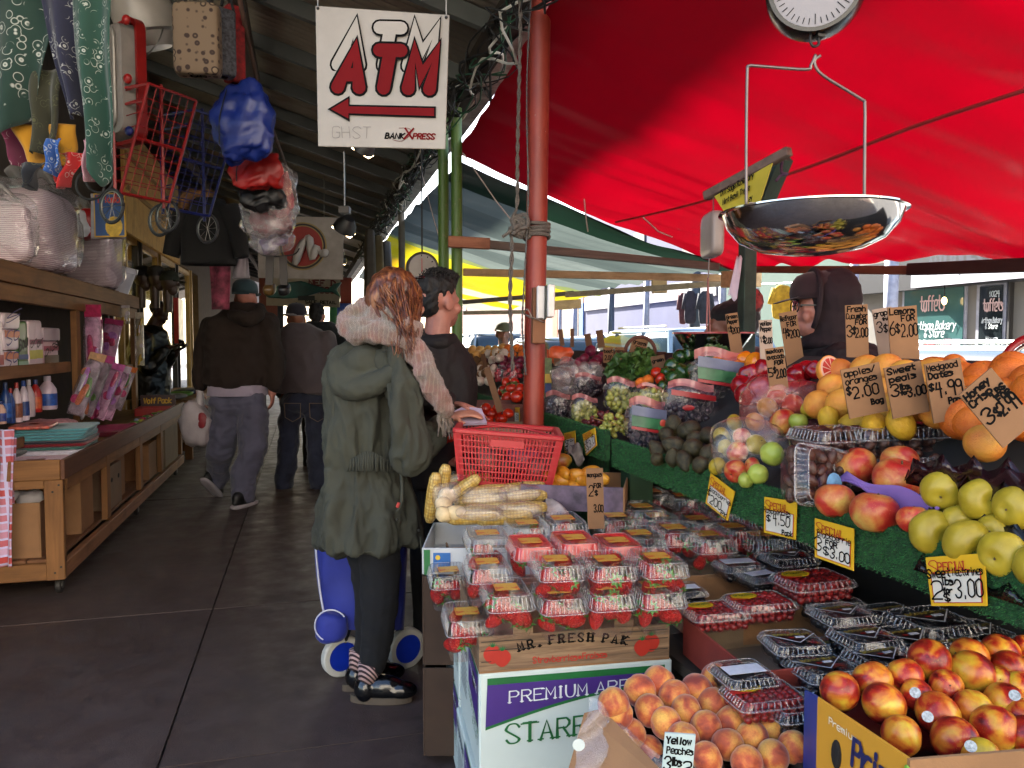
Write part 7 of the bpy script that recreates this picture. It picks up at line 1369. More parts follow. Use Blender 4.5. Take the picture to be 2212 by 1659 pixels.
def hand(m,w,d,pn,s=1.0,curl=.5,side=1):
 """palm and five fingers from wrist w along d; pn points out of the palm"""
 d,pn=d.normalized(),pn.normalized();a=d.cross(pn).normalized()*side;Mx=Matrix((a,d,pn)).transposed().to_4x4()
 m.ell(w+d*.045*s,.040*s,.052*s,.017*s,12,8,mat=Mx)
 for i,(off,L)in enumerate(((-.030,.070),(-.010,.080),(.010,.075),(.028,.060))):
  b=w+d*.085*s+a*off*s;t=d;p=b;pts_=[w+d*.05*s+a*off*.8*s,b]
  for j in range(3):t=(t+pn*curl*.55).normalized();p=p+t*(L/3*s);pts_.append(p)
  m.tube(pts_,[.0105*s,.0105*s,.0098*s,.009*s,.0075*s],7)
 b=w+d*.03*s-a*.034*s;t=(d*.6-a*.8+pn*.3).normalized();m.tube([w+d*.02*s,b,b+t*.032*s,b+(t+pn*.4*curl+d*.4).normalized()*.058*s],[.014*s,.013*s,.011*s,.009*s],7)
def loft(m,rings,n=64):
 """closed body through rings (centre, half-x, half-y, yaw, folds, amp)"""
 vs,N=[],len(rings)
 for(c,hx,hy,yaw,k,a,ph)in rings:
  for i in range(n):
   w=2*math.pi*i/n;r=1+a*math.sin(k*w+ph)+a*.6*math.sin((k*1.7)//1*w+2*ph+1);x,y=hx*r*math.cos(w),hy*r*math.sin(w)
   vs.append(c+V(x*math.cos(yaw)-y*math.sin(yaw),x*math.sin(yaw)+y*math.cos(yaw),0))
 fs=[(j*n+i,j*n+(i+1)%n,(j+1)*n+(i+1)%n,(j+1)*n+i)for j in range(N-1)for i in range(n)]+[tuple(range(n-1,-1,-1)),tuple((N-1)*n+i for i in range(n))]
 m.add(vs,fs)
SKIN=M('skin_fair','#a87460',.5,var=.12,scale=30);SKIND=M('skin_dark','#3a2219',.45,var=.12,scale=30);SKINT=M('skin_tan','#7d4f3c',.5,var=.1,scale=30);SKINR=M('skin_rosy','#a0685a',.5,var=.12,scale=25)
def cloth(name,col,var=.12,scale=12,bump=.3,bs=350,rough=.9,sheen=.15):return M(name,col,rough,var=var,scale=scale,bump=bump,bscale=bs,sheen=sheen)
CR,CF,CU=_rt,V(_fw.x,_fw.y,0).normalized(),V(0,0,1)
# ---------- woman in the olive coat
D0=2.98;Q=lambda x,y,d=0:at(x,y,D=D0+d);k=D0/1659;base=V(Q(800,1490).x,Q(800,1490).y,0)
m=MB();hc=Q(862,652,.0);fdir=(CR*.75+CF*.66)
head(m,hc,fdir,1.0);cap(m,[Q(838,745),Q(852,690)],[.055,.05]);m.ell(Q(800,860),.13,.10,.20);m.ell(Q(795,1060),.13,.10,.14)
cap(m,[Q(780,1100,.05),Q(800,1260,.04),Q(786,1420,.03)],[.06,.045,.03]);cap(m,[Q(820,1100,-.04),Q(822,1280,-.05),Q(806,1440,-.05)],[.06,.045,.032])
cap(m,[Q(852,790,-.12),Q(870,870,-.165),Q(888,980,-.15),Q(965,906,.02)],[.03,.028,.028,.026]);hand(m,Q(972,900,.04),(CR+CU*.2),(-CU+CF*.3),.85,.5)
wo=remesh(m,'person',SKIN,vox=.008,it=3,loc=base);tag(wo,'woman in olive parka and beige scarf standing at the stall with a blue cart','person')
OLV=cloth('olive_cotton','#33342a',.2,6,.45,420,.9,0)
m=MB();yw=R(18)
rings=[(Q(808,722),.075,.065),(Q(803,742),.125,.085),(Q(800,770),.165,.105),(Q(795,820),.178,.125),(Q(792,900),.176,.135),(Q(796,970),.168,.13),(Q(798,1003),.158,.122),(Q(796,1030),.17,.135),(Q(794,1090),.19,.155),(Q(795,1140),.205,.17),(Q(796,1172),.212,.178),(Q(796,1176),.20,.165)]
loft(m,[(c,a,b,yw,[9,9,9,9,11,17,25,17,9,8,8,8][i],[0,0,0,.008,.018,.022,.03,.028,.03,.036,.04,.04][i],.4*i*.3)for i,(c,a,b)in enumerate(rings)])
cap(m,[Q(850,778,-.12),Q(868,860,-.16),Q(884,950,-.17),Q(890,985,-.15)],[.072,.078,.075,.072]);cap(m,[Q(890,985,-.15),Q(930,950,-.06),Q(962,908,.02)],[.072,.062,.05]);cap(m,[Q(745,780,.12),Q(735,880,.16),Q(760,980,.2)],[.07,.065,.05])
co=remesh(m,'coat',OLV,wo,.0085,2,.042,(15,15,5),1)
m=MB();
def hoodring(t):return[Q(x,y,d)for x,y,d in t]
cap(m,hoodring([(745,765,-.06),(728,800,-.10),(760,838,-.13),(812,828,-.15),(862,790,-.15)]),[.035,.05,.055,.045,.028]);m.ell(Q(790,785,-.10),.10,.055,.07)
m.ell(Q(770,815,-.12),.075,.04,.045)
remesh(m,'hood',OLV,co,.008,3,.012,(14,14,14),3)
for x,y,d in((833,758,-.185),(995-90,1146,-.14),(858,1123,-.17)):MB().ell(Q(x,y,d),.006,.004,.006,10,6).build('snap',M('snap_dark','#22221c',.4,metal=.5),co)
MB().tube(smoothpts([Q(866,1020,-.155),Q(869,1060,-.172),Q(866,1090,-.18),Q(858,1105,-.18)],4),.006,8).build('pocket_welt',OLV,co,smooth=True);MB().tube([Q(858,1096,-.186),Q(862,1086,-.187)],.006,6).build('pocket_pen',M('pen_red','#a33a34',.4),co)
m=MB()
for i in range(30):u=i/29;m.tube([Q(718+150*u,985+10*math.sin(u*9),-.16*math.sin(math.pi*(.1+.8*u))-.0),Q(718+150*u+rng.uniform(-3,3),1018,-.165*math.sin(math.pi*(.1+.8*u)))],.005,5)
m.build('waist_gathers',OLV,co,smooth=True)['kind']='stuff'
MB().tube([Q(908,1160,-.1),Q(911,1195,-.1)],.003,5).build('drawcord',OLV,co)
n=NT('wool_scarf');v=n.coords();g=n.noise(v,60,5,.7);c=n.ramp(n.noise(n.coords((1,1,1)),7,3),[(.4,'#6c5f52'),(.62,'#8a5246')]);wv=n.new('ShaderNodeTexWave');wv.inputs['Scale'].default_value=22;wv.inputs['Distortion'].default_value=6;n.link(v,wv.inputs[0]);c=n.mix(n.ramp(wv.outputs[0],[(.75,0.),(.95,.3)]),c,C('#b0a08e'));n.base(c);n.put(Roughness=1,Sheen_Weight=.5);n.bump(n.noise(v,240,4,.8),1,.008);SCF=n.m
m=MB();cap(m,[Q(862,690,.07),Q(815,685,.03),Q(768,690,-.03),Q(758,706,-.08),Q(795,716,-.13),Q(845,722,-.15),Q(890,745,-.15)],[.035,.05,.058,.055,.05,.048,.045]);cap(m,[Q(790,668,-.02),Q(840,690,-.10),Q(885,715,-.12)],[.05,.055,.05])
m.ell(Q(822,700,-.05),.10,.085,.05)
cap(m,[Q(872,722,-.13),Q(905,772,-.16),Q(928,820,-.17),Q(948,860,-.15),Q(962,888,-.12)],[.05,.046,.042,.040,.034])
sf=remesh(m,'scarf',SCF,wo,.008,2,.018,(22,22,22),5)
m=MB();rg=random.Random(4)
for i in range(26):u=i/25;p=Q(948+26*u,890+14*math.sin(u*3),-.14+.05*u);m.tube(smoothpts([p,p+V(rg.uniform(-.01,.02),rg.uniform(-.01,.01),-.03),p+V(rg.uniform(-.02,.03),0,-rg.uniform(.05,.085))],3),[.004,.004,.0035,.003,.003,.0025,.002],5)
m.build('fringe',SCF,sf,smooth=True)['kind']='stuff'
m=MB();rg=random.Random(8)
for i in range(2600):
 vtx=sf.data.vertices[rg.randrange(len(sf.data.vertices))];p=vtx.co;nn=(vtx.normal+V(rg.uniform(-1,1),rg.uniform(-1,1),rg.uniform(-1,1))*.8).normalized()*rg.uniform(.004,.011);s=nn.orthogonal().normalized()*.0007;m.add([p-s,p+s,p+nn],[(0,1,2)])
m.build('fuzz',M('wool_fuzz','#8a7666',1),sf,local=True)['kind']='stuff'
n=NT('auburn_hair');v=n.coords((60,60,6));c=n.ramp(n.noise(v,1,4,.6),[(.3,'#2a150d'),(.5,'#5a2f1b'),(.72,'#9a6438')]);n.base(c);n.put(Roughness=.38,Specular_IOR_Level=.5);n.bump(n.noise(v,2,3),.4,.004);HAIR=n.m
m=MB();Mh=fmat(fdir);m.ell(hc+Mh@V(0,-.022,.04),.088,.106,.092,20,14,mat=Mh);cap(m,[hc+Mh@V(0,-.09,.02),Q(830,690,-.06)],[.06,.06]);cap(m,[hc+Mh@V(.06,.0,-.0),Q(882,700,-.10),Q(893,745,-.125)],[.045,.045,.02])
hr=remesh(m,'hair',HAIR,wo,.008,4,.01,(30,30,8),2)
m=MB();rg=random.Random(2)
for i in range(260):
 a=rg.uniform(-2.7,1.2);top=hc+Mh@V(.03*math.cos(a)*rg.random(),-.02+rg.uniform(-.02,.03),.128);mid=hc+Mh@V(.088*math.cos(a),-.02+.104*math.sin(a),rg.uniform(-.0,.06));s=(i/170)
 end=Q(rg.uniform(795,905),rg.uniform(680,705),rg.uniform(-.13,-.02))if rg.random()<.5 else Q(rg.uniform(850,905),rg.uniform(715,778),rg.uniform(-.215,-.15))
 m.tube(smoothpts([top,mid,mid.lerp(end,.55)+V(rg.uniform(-.012,.012),rg.uniform(-.02,.0),0),end],4),[.003,.0038,.004,.004,.004,.004,.0038,.0036,.0034,.003,.0026,.002,.001],5)
m.build('strands',HAIR,hr,smooth=True)['kind']='stuff'
MB().tube(smoothpts([hc+Mh@V(.078,.03,.09),hc+Mh@V(.05,.085,.095),hc+Mh@V(-.05,.085,.095)],4),.005,6).build('sunglasses',M('shades','#0c0c0e',.15),hr,smooth=True)
BLKD=cloth('black_denim','#05060a',.2,20,.3,400,.95,0)
m=MB();cap(m,[Q(780,1145,.05),Q(800,1260,.04),Q(788,1408,.03)],[.085,.068,.045]);cap(m,[Q(818,1145,-.04),Q(822,1280,-.05),Q(808,1432,-.05)],[.09,.075,.052])
tr_=remesh(m,'trousers',BLKD,wo,.009,4,.010,(9,9,14),3)
n=NT('chevron_socks');v=n.coords();mp=n.new('ShaderNodeVectorMath',operation='ABSOLUTE');wv=n.new('ShaderNodeTexWave');wv.wave_type='BANDS';wv.bands_direction='DIAGONAL';wv.wave_profile='TRI';wv.inputs['Scale'].default_value=32;n.link(v,wv.inputs[0]);n.base(n.ramp(wv.outputs[0],[(.42,'#a88a86'),(.55,'#2a1c20')]));n.put(Roughness=.95);SOCK=n.m
SHO=M('shoe_leather','#0a0a0b',.16,var=.1,spec=.7);SOLE=M('shoe_sole','#4d4337',.8)
for(ax,ay,ad,tx,ty,td,hx,hy,nm)in((782,1425,.03,838,1455,.10,745,1465,'far'),(802,1452,-.06,876,1482,-.06,764,1488,'near')):
 MB().tube([Q(ax-4,ay-22,ad),Q(ax-6,ay+18,ad)],[.043,.040],16).build('sock',SOCK,wo,smooth=True)
 h_=Q(hx,hy,ad);t_=Q(tx,ty,td);h_.z=.055;t_.z=.045;d_=(t_-h_).normalized();m=MB();m.ell(h_+d_*.045,.045,.05,.055);m.ell(h_+d_*.115+V(0,0,.006),.044,.085,.048,mat=fmat(d_));m.ell(h_+d_*.17,.043,.075,.036,mat=fmat(d_));m.ell(t_-d_*.04,.044,.05,.03,mat=fmat(d_));s_=remesh(m,'shoe',SHO,wo,.006,4)
 m=MB();L=(t_-h_).length;Mx=Matrix.Translation(V(h_.x,h_.y,0))@fmat(V(d_.x,d_.y,0));m.grid(24,2,lambda u,v:Mx@V(.043*math.cos(u*6.283)*(.86+.14*math.sin(u*6.283)),L*.53+(L*.60)*math.sin(u*6.283),.002+.026*v),wrapu=True);b0=len(m.v)-48;m.f.append(tuple(range(b0+24,b0+48)));m.m.append(0);m.f.append(tuple(range(b0+23,b0-1,-1)));m.m.append(0);m.build('sole',SOLE,s_)
ct=empty('shopping_trolley',V(Q(790,1400,.22).x,Q(790,1400,.22).y,0),-YAW,'blue fabric shopping trolley with white piping behind the woman','trolley');TB=cloth('trolley_blue','#10207a',.12,8,.2,300,.7);WPP=M('piping_white','#b8b8c4',.5)
DQ=3.2;T_=lambda x,y,d=0:at(x,y,D=DQ+d)
m=MB();fr_,bk_=-.10,.12
def tq(u,v):
 y=1170+190*v;xl=680+28*v*v;xr=880-8*v;return xl,xr,y
P=[]
m.grid(40,12,lambda u,v:(lambda xl,xr,y,a:T_((xl+xr)/2+(xr-xl)/2*sgn(math.cos(a),.35),y+8*math.sin(a)*(v<.05),.11*sgn(math.sin(a),.35)+.006*math.sin(9*v+5*a)))(*tq(u,v),u*2*math.pi),wrapu=True)
n0=len(m.v);m.f.append(tuple(range(n0-40,n0)));m.m.append(0)
m.build('bag',TB,ct,smooth='auto',thick=.004)
for x0,x1 in((681,706),(783,786)):MB().tube(smoothpts([T_(x0,1172,-.114),T_((x0+x1)/2-3,1270,-.118),T_(x1,1358,-.114)],4),.004,6).build('piping',WPP,ct,smooth=True)
MB().tube(smoothpts([T_(679,1168,-.05),T_(705,1176,-.115),T_(790,1182,-.12),T_(880,1176,-.1)],5),.009,6).build('hem',WPP,ct,smooth=True)
m=MB();puff(m,T_(715,1352,-.13),.065,.05,.062,.8,.8,.012,14,2);pk=m.build('side_pouch',TB,ct,smooth=True);MB().tube(arc(T_(715,1352,-.178),.064,.6,4.2,20,CR,CU),.0028,6).build('piping',WPP,pk)
for x,y,d in((738,1395,-.06),(878,1372,.02)):
 c=T_(x,y,d);c.z=.085;ax_=(CF*.8-CR*.6);m=MB();m.lathe([(.06,-.018),(.085,-.018),(.085,.018),(.06,.018),(.06,-.018)],30,c,mat=ax_.to_track_quat('Z','Y').to_matrix().to_4x4());w_=m.build('wheel',M('wheel_white','#a9a9a2',.6),ct,smooth='auto',bevel=.006);MB().lathe([(0,-.014),(.06,-.012),(.06,.012),(0,.014)],24,c,mat=ax_.to_track_quat('Z','Y').to_matrix().to_4x4()).build('hub',M('hub_blue','#0f2a9a',.35),w_,smooth='auto')
MB().tube([T_(738,1393,-.03),T_(878,1370,.05)],.004,6).build('axle',STL,ct);MB().tube([T_(755,1360,-.09),T_(742,1395,-.05)],.008,6).tube([T_(850,1350,0),T_(872,1375,.03)],.008,6).build('frame',M('frame_black','#111111',.5),ct)['kind']='stuff'
ob=MB();puff(ob,T_(780,1168,.02),.07,.05,.03,.7,.8,.01,15,1);o=ob.build('paper_bag',M('bag_tan','#7a6250',.8),smooth=True);tag(o,'tan paper bag sticking out of the blue trolley','bag')
# ---------- dark haired man beside her
D0=3.4;Q=lambda x,y,d=0:at(x,y,D=D0+d);base=V(Q(940,1000).x,Q(940,1000).y,0);hc=Q(948,652);fdir=(CR*.72+CF*.70)
m=MB();head(m,hc,fdir,1.02);cap(m,[Q(942,740),Q(948,680)],[.06,.058]);m.ell(Q(935,850),.17,.12,.25);cap(m,[Q(978,800,-.02),Q(986,880,-.05),Q(972,955,-.06)],[.045,.04,.035]);hand(m,Q(978,872,-.25),(CR*.9-CU*.25),(-CU-CF*.3),1.0,.45);hand(m,Q(958,1000,-.12),(CR*.8+CU*.2),-CU,1.0,.6)
cap(m,[Q(925,1040,.05),Q(925,1250,.05),Q(925,1400,.05)],[.08,.06,.045]);cap(m,[Q(955,1040,-.05),Q(955,1250,-.05),Q(955,1400,-.05)],[.08,.06,.045]);ma=remesh(m,'person',SKINR,vox=.008,it=3,loc=base);tag(ma,'man with short dark hair and dark jacket beside the woman, looking at the stall','person')
m=MB();loft(m,[(Q(x,y),a,b,.3,7,am,i)for i,(x,y,a,b,am)in enumerate(((944,722,.07,.07,0),(942,748,.14,.10,0),(940,790,.20,.13,.01),(938,880,.20,.14,.02),(938,980,.19,.14,.03),(938,1045,.19,.15,.03)))]);cap(m,[Q(980,790,-.02),Q(988,880,-.05),Q(975,960,-.06)],[.07,.07,.06]);cap(m,[Q(975,960,-.06),Q(950,1005,-.14)],[.06,.05]);cap(m,[Q(925,860,-.2),Q(968,868,-.25)],[.055,.045])
jk=remesh(m,'jacket',cloth('jacket_plum','#10080a',.2,8,.3,300,.8,0),ma,.01,3,.016,(12,12,9),4)
m=MB();cap(m,[Q(905,715,.04),Q(915,735,-.06),Q(950,740,-.08),Q(975,735,-.02)],[.03,.035,.035,.03]);remesh(m,'collar',MATS['jacket_plum'],jk,.008,3,.008)
m=MB();cap(m,[Q(925,1040,.05),Q(925,1250,.05),Q(925,1420,.05)],[.1,.08,.06]);cap(m,[Q(957,1040,-.05),Q(957,1250,-.05),Q(957,1420,-.05)],[.1,.08,.06]);remesh(m,'trousers',BLKD,ma,.012,3,.008)
for x,d in((927,.05),(958,-.05)):c=Q(x,1400,d);m=MB();m.ell(V(c.x+.03,c.y+.05,.045),.05,.12,.045,mat=Matrix.Rotation(-.9,4,'Z'));m.build('shoe',SHO,ma,smooth=True)
DKH=M('dark_hair','#0e0907',.75,var=.4,scale=60,stretch=(1,1,.3),bump=.8,bscale=120);Mh=fmat(fdir)
m=MB();m.ell(hc+Mh@V(0,-.02,.055),.084,.10,.075,mat=Mh);m.ell(hc+Mh@V(0,.035,.105),.065,.065,.045,mat=Mh);m.ell(hc+Mh@V(0,-.065,.0),.068,.05,.075,mat=Mh);hr=remesh(m,'hair',DKH,ma,.008,2,.012,(40,40,40),3)
m=MB();rg=random.Random(5)
for i in range(420):
 a,b=rg.uniform(0,6.28),rg.random();p=hc+Mh@V(.075*b*math.cos(a),-.0+.095*b*math.sin(a),.085+.05*math.sqrt(max(0,1-b*b)));d_=Mh@V(rg.uniform(-.6,.6),rg.uniform(-.3,1),rg.uniform(.4,1));m.tube([p,p+d_.normalized()*.016,p+d_.normalized()*.022+V(rg.uniform(-.01,.01),0,0)],[.0022,.0018,.0006],4)
m.build('tufts',DKH,hr,smooth=True)['kind']='stuff'
pp=prism('paper_bag',[(972,893),(1000,878),(1040,882),(1052,912),(985,915)],[3.05,3.1,3.1,3.02,3.0],.012,M('paper_lilac','#a99ab0',.7),'folded white paper held above the red basket','paper')
# ---------- walking man in brown hoodie
D0=6.55;Q=lambda x,y,d=0:at(x,y,D=D0+d);k=D0/1659;base=V(Q(510,1080).x,Q(510,1080).y,0);hc=Q(531,645);fdir=CF+CR*.05
m=MB();head(m,hc,fdir,1.12);cap(m,[Q(525,690),Q(530,655)],[.068,.066]);m.ell(Q(515,760),.22,.14,.33);cap(m,[Q(462,705),Q(440,775),Q(432,848)],[.05,.045,.038]);cap(m,[Q(575,702),Q(593,770),Q(588,848)],[.05,.045,.038]);hand(m,Q(432,846),-CU+CR*.1,CR,1.05,.9);hand(m,Q(588,846),-CU,-CR,1.05,.6,-1)
cap(m,[Q(488,870),Q(480,950,.02),Q(476,1000,.14),Q(468,1048,.28)],[.09,.07,.05,.04]);cap(m,[Q(544,870),Q(546,960,-.08),Q(528,1065,-.1)],[.09,.07,.045]);bm_=remesh(m,'person',SKINR,vox=.011,it=3,loc=base);tag(bm_,'man in dark brown hoodie, grey sweatpants and teal cap walking away','person')
m=MB();loft(m,[(Q(x,y),a,b,0,6,am,i)for i,(x,y,a,b,am)in enumerate(((528,655,.10,.10,0),(527,668,.17,.13,0),(520,690,.27,.16,0),(518,730,.30,.18,.01),(516,790,.295,.185,.012),(514,828,.285,.18,.01),(514,836,.26,.165,0)))]);cap(m,[Q(458,705),Q(440,770),Q(433,835,-.02)],[.10,.095,.062]);cap(m,[Q(578,700),Q(594,770),Q(592,832,-.02)],[.10,.095,.062])
BRN=cloth('brown_fleece','#1d120c',.15,5,.3,300,.95,0);hd=remesh(m,'hoodie',BRN,bm_,.013,3,.028,(5,5,4),2);m=MB();cap(m,[Q(492,672,0),Q(505,682,-.13),Q(535,690,-.17),Q(560,678,-.12),Q(562,662,0)],[.045,.055,.07,.055,.04]);remesh(m,'hood',BRN,hd,.012,3,.015)
m=MB();loft(m,[(Q(514,y),a,.17,0,6,.01,i)for i,(y,a)in enumerate(((832,.24),(845,.245),(853,.25),(854,.23)))]);m.build('shirt_hem',cloth('shirt_white','#8f8698',.08),bm_,smooth='auto')
GSW=cloth('grey_sweat','#4a4b5e',.14,8,.3,300);m=MB();m.ell(Q(514,870),.245,.17,.13);cap(m,[Q(488,870,0),Q(480,950,.02),Q(476,1000,.14),Q(468,1048,.28)],[.135,.125,.11,.08]);cap(m,[Q(544,870),Q(546,960,-.08),Q(530,1020,-.1),Q(526,1072,-.1)],[.135,.128,.115,.10]);remesh(m,'sweatpants',GSW,bm_,.013,3,.03,(6,6,9),7)
TEAL=cloth('cap_teal','#243a40',.1,8,.3,300);Mh=fmat(fdir);
def ballcap(c,f,mat,parent,s=1.0,back=True,tilt=0):
 Mh=fmat(f)@Matrix.Rotation(tilt,4,'X');m=MB();pr=[(.098,-.01),(.10,.02),(.092,.06),(.07,.088),(.035,.10),(0,.103)];m.lathe([(r*s,z*s)for r,z in pr],28,c+Mh@V(0,-.012*s,.045*s),mat=Mh@Matrix.Diagonal((.92,1.12,1,1)));o=m.build('cap',mat,parent,smooth=True,thick=.004)
 MB().grid(14,5,lambda u,v:c+Mh@V(.082*s*math.cos(math.pi*u),(.085+.085*v*math.sin(math.pi*u))*s,(.045-.018*v*abs(math.sin(math.pi*u)))*s)).build('brim',mat,o,smooth=True,thick=.004)
 MB().ell(c+Mh@V(0,-.012*s,.15*s),.008,.008,.005,8,5).build('button',mat,o);return o
cpb=ballcap(hc,fdir,TEAL,bm_,1.12);MB().ell(hc+V(0,0,.06)-CF*.112,.052,.02,.028,14,8,mat=fmat(CF)).build('strap_opening',SKINR,cpb,smooth=True);MB().tube([hc+CR*x-CF*(.128-1.6*x*x)+V(0,0,.037)for x in(-.07,-.04,0,.04,.07)],.008,6).build('strap',TEAL,cpb)
for(x,y,d,nm)in((462,1058,.22,1),(528,1078,-.12,0)):
 c=Q(x,y,d);c.z=.12 if nm else .05;Mx=fmat(CF+CR*.35)@Matrix.Rotation(-.75 if nm else 0,4,'X');m=MB();m.ell(c,.052,.15,.05,mat=Mx);m.ell(c+Mx@V(0,-.08,.03),.048,.06,.06,mat=Mx);s_=remesh(m,'shoe',M('sneaker_black','#0d0d10',.5),bm_,.008,3);m=MB();puff(m,c+Mx@V(0,0,-.038),.056,.155,.018,.5,.7,rot=Mx.to_euler());m.build('sole',M('sneaker_white','#a09aa0',.7),s_,smooth=True)
pb_=empty('plastic_bag',Q(432,850),-YAW,'white plastic carrier bag with red print held by the man in brown','bag');m=MB();puff(m,V(-.02,-.05,-.26),.13,.09,.20,.8,.8,.04,9,3,squash=lambda p:V(p.x*(1-.35*max(0,p.z/.2)),p.y,p.z));m.build('body',M('bag_white2','#9d979c',.35,var=.12,bump=.6,bscale=25),pb_,smooth=True,local=True)
m=MB();cap(m,[V(0,-.03,-.12),V(.01,-.02,.0),V(-.02,-.02,.13)],[.05,.028,.035]);m.build('twisted_neck',MATS['bag_white2'],pb_,smooth=True,local=True);MB().ell((.06,-.12,-.22),.045,.02,.07,12,8).build('red_print',M('bag_redprint','#7a1a24',.5),pb_,local=True)
# ---------- man in grey shirt and jeans
D0=7.25;Q=lambda x,y,d=0:at(x,y,D=D0+d);base=V(Q(645,1058).x,Q(645,1058).y,0);hc=Q(640,690);fdir=CF*.85-CR*.45
m=MB();head(m,hc,fdir,1.05);cap(m,[Q(645,722),Q(641,695)],[.066,.064]);m.ell(Q(655,780),.2,.13,.3);cap(m,[Q(612,730),Q(606,800),Q(615,860,.1)],[.06,.05,.04]);cap(m,[Q(705,730),Q(716,800),Q(705,860,.1)],[.06,.05,.04]);hand(m,Q(606,850,.15),-CU,CR,1,.6);hand(m,Q(706,855,.12),-CU,-CR,1,.6,-1)
cap(m,[Q(630,870),Q(622,960),Q(615,1045)],[.1,.07,.05]);cap(m,[Q(682,870),Q(684,970),Q(688,1060)],[.1,.07,.05]);gm_=remesh(m,'person',SKINT,vox=.012,it=3,loc=base);tag(gm_,'man in grey sweatshirt, blue jeans and navy cap seen from behind','person')
m=MB();loft(m,[(Q(x,y),a,b,0,6,am,i)for i,(x,y,a,b,am)in enumerate(((645,698,.10,.09,0),(648,712,.20,.13,0),(655,735,.27,.17,0),(657,780,.265,.18,.012),(656,832,.25,.175,.012),(656,850,.235,.165,.01)))]);cap(m,[Q(608,735),Q(602,790),Q(608,845,.1)],[.095,.08,.055]);cap(m,[Q(705,735),Q(716,790),Q(708,850,.1)],[.095,.08,.055]);remesh(m,'sweatshirt',cloth('grey_shirt','#473f43',.1,6,.25,300),gm_,.013,3,.03,(5,5,4),8)
JEAN=cloth('jeans_blue','#1a2136',.3,5,.3,300);m=MB();m.ell(Q(656,868),.215,.16,.13);cap(m,[Q(630,870),Q(622,960),Q(616,1046)],[.12,.105,.09]);cap(m,[Q(683,870),Q(686,960),Q(690,1060)],[.12,.11,.095]);jn=remesh(m,'jeans',JEAN,gm_,.013,3,.022,(7,7,10),4)
for x in(632,686):c=Q(x,890,-.165);m=MB();m.tube([c+CR*a+CU*b for a,b in((-.075,.08),(.075,.08),(.07,-.05),(0,-.09),(-.07,-.05),(-.075,.08))],.0035,5);m.build('pocket_stitching',M('stitch','#6a5a4a',.8),jn)
for x,y in((614,1052),(690,1062)):c=Q(x,y);m=MB();m.ell(V(c.x,c.y+.05,.045),.05,.13,.045);m.build('shoe',M('sneaker_black','#0d0d10',.5),gm_,smooth=True)
cpn=ballcap(hc,fdir,cloth('cap_navy','#14121f',.1),gm_,1.05);MB().tube(arc(hc+V(0,0,.042)-CF*.01,.108,-2.9,.4,16,CR,CF),.012,6).build('white_band',M('band_white','#7d7a80',.7),cpn);m=MB();P=[hc+V(0,0,.105)-CF*.098+(CR*math.sin(a)+CU*math.cos(a))*(.03 if i%2==0 else .012)for i,a in enumerate([i*math.pi/5 for i in range(10)])];m.add(P,[tuple(range(9,-1,-1))]);m.build('star',MATS['band_white'],cpn)
# ---------- man in black behind them
D0=8.6;Q=lambda x,y,d=0:at(x,y,D=D0+d);base=V(Q(690,1000).x,Q(690,1000).y,0);hc=Q(685,682);m=MB();head(m,hc,CF,1.08);cap(m,[Q(688,720),Q(686,690)],[.07,.066]);m.ell(Q(690,790),.2,.14,.34);cap(m,[Q(675,860),Q(672,950),Q(672,1010)],[.1,.07,.05]);cap(m,[Q(708,860),Q(708,950),Q(708,1010)],[.1,.07,.05]);cap(m,[Q(650,730),Q(640,800),Q(645,850)],[.06,.05,.04]);cap(m,[Q(730,730),Q(738,800),Q(732,850)],[.06,.05,.04]);hand(m,Q(645,850),-CU,CR);hand(m,Q(732,850),-CU,-CR,1,.5,-1)
bk3=remesh(m,'person',SKINR,vox=.014,it=3,loc=base);tag(bk3,'dark haired man in black jacket ahead of the man in grey','person');m=MB();loft(m,[(Q(690,y),a,b,0,5,.01,i)for i,(y,a,b)in enumerate(((694,.12,.1),(706,.22,.14),(730,.29,.17),(800,.28,.18),(860,.26,.17)))]);cap(m,[Q(645,735),Q(636,800),Q(642,845)],[.1,.09,.06]);cap(m,[Q(735,735),Q(742,800),Q(735,845)],[.1,.09,.06]);remesh(m,'jacket',cloth('jacket_black','#0b0b0f',.2),bk3,.015,3,.02,(5,5,4),5)
m=MB();m.ell(Q(690,875),.22,.16,.12);cap(m,[Q(675,870),Q(672,1005)],[.12,.09]);cap(m,[Q(708,870),Q(708,1005)],[.12,.09]);remesh(m,'trousers',BLKD,bk3,.015,3,.01);m=MB();m.ell(hc+V(0,0,.06)-CF*.02,.092,.11,.085);m.ell(hc-CF*.07,.08,.055,.08);remesh(m,'hair',DKH,bk3,.012,2,.015,(30,30,30))
for x in(672,708):c=Q(x,1010);MB().ell((c.x,c.y+.05,.045),.05,.13,.045).build('shoe',SHO,bk3,smooth=True)
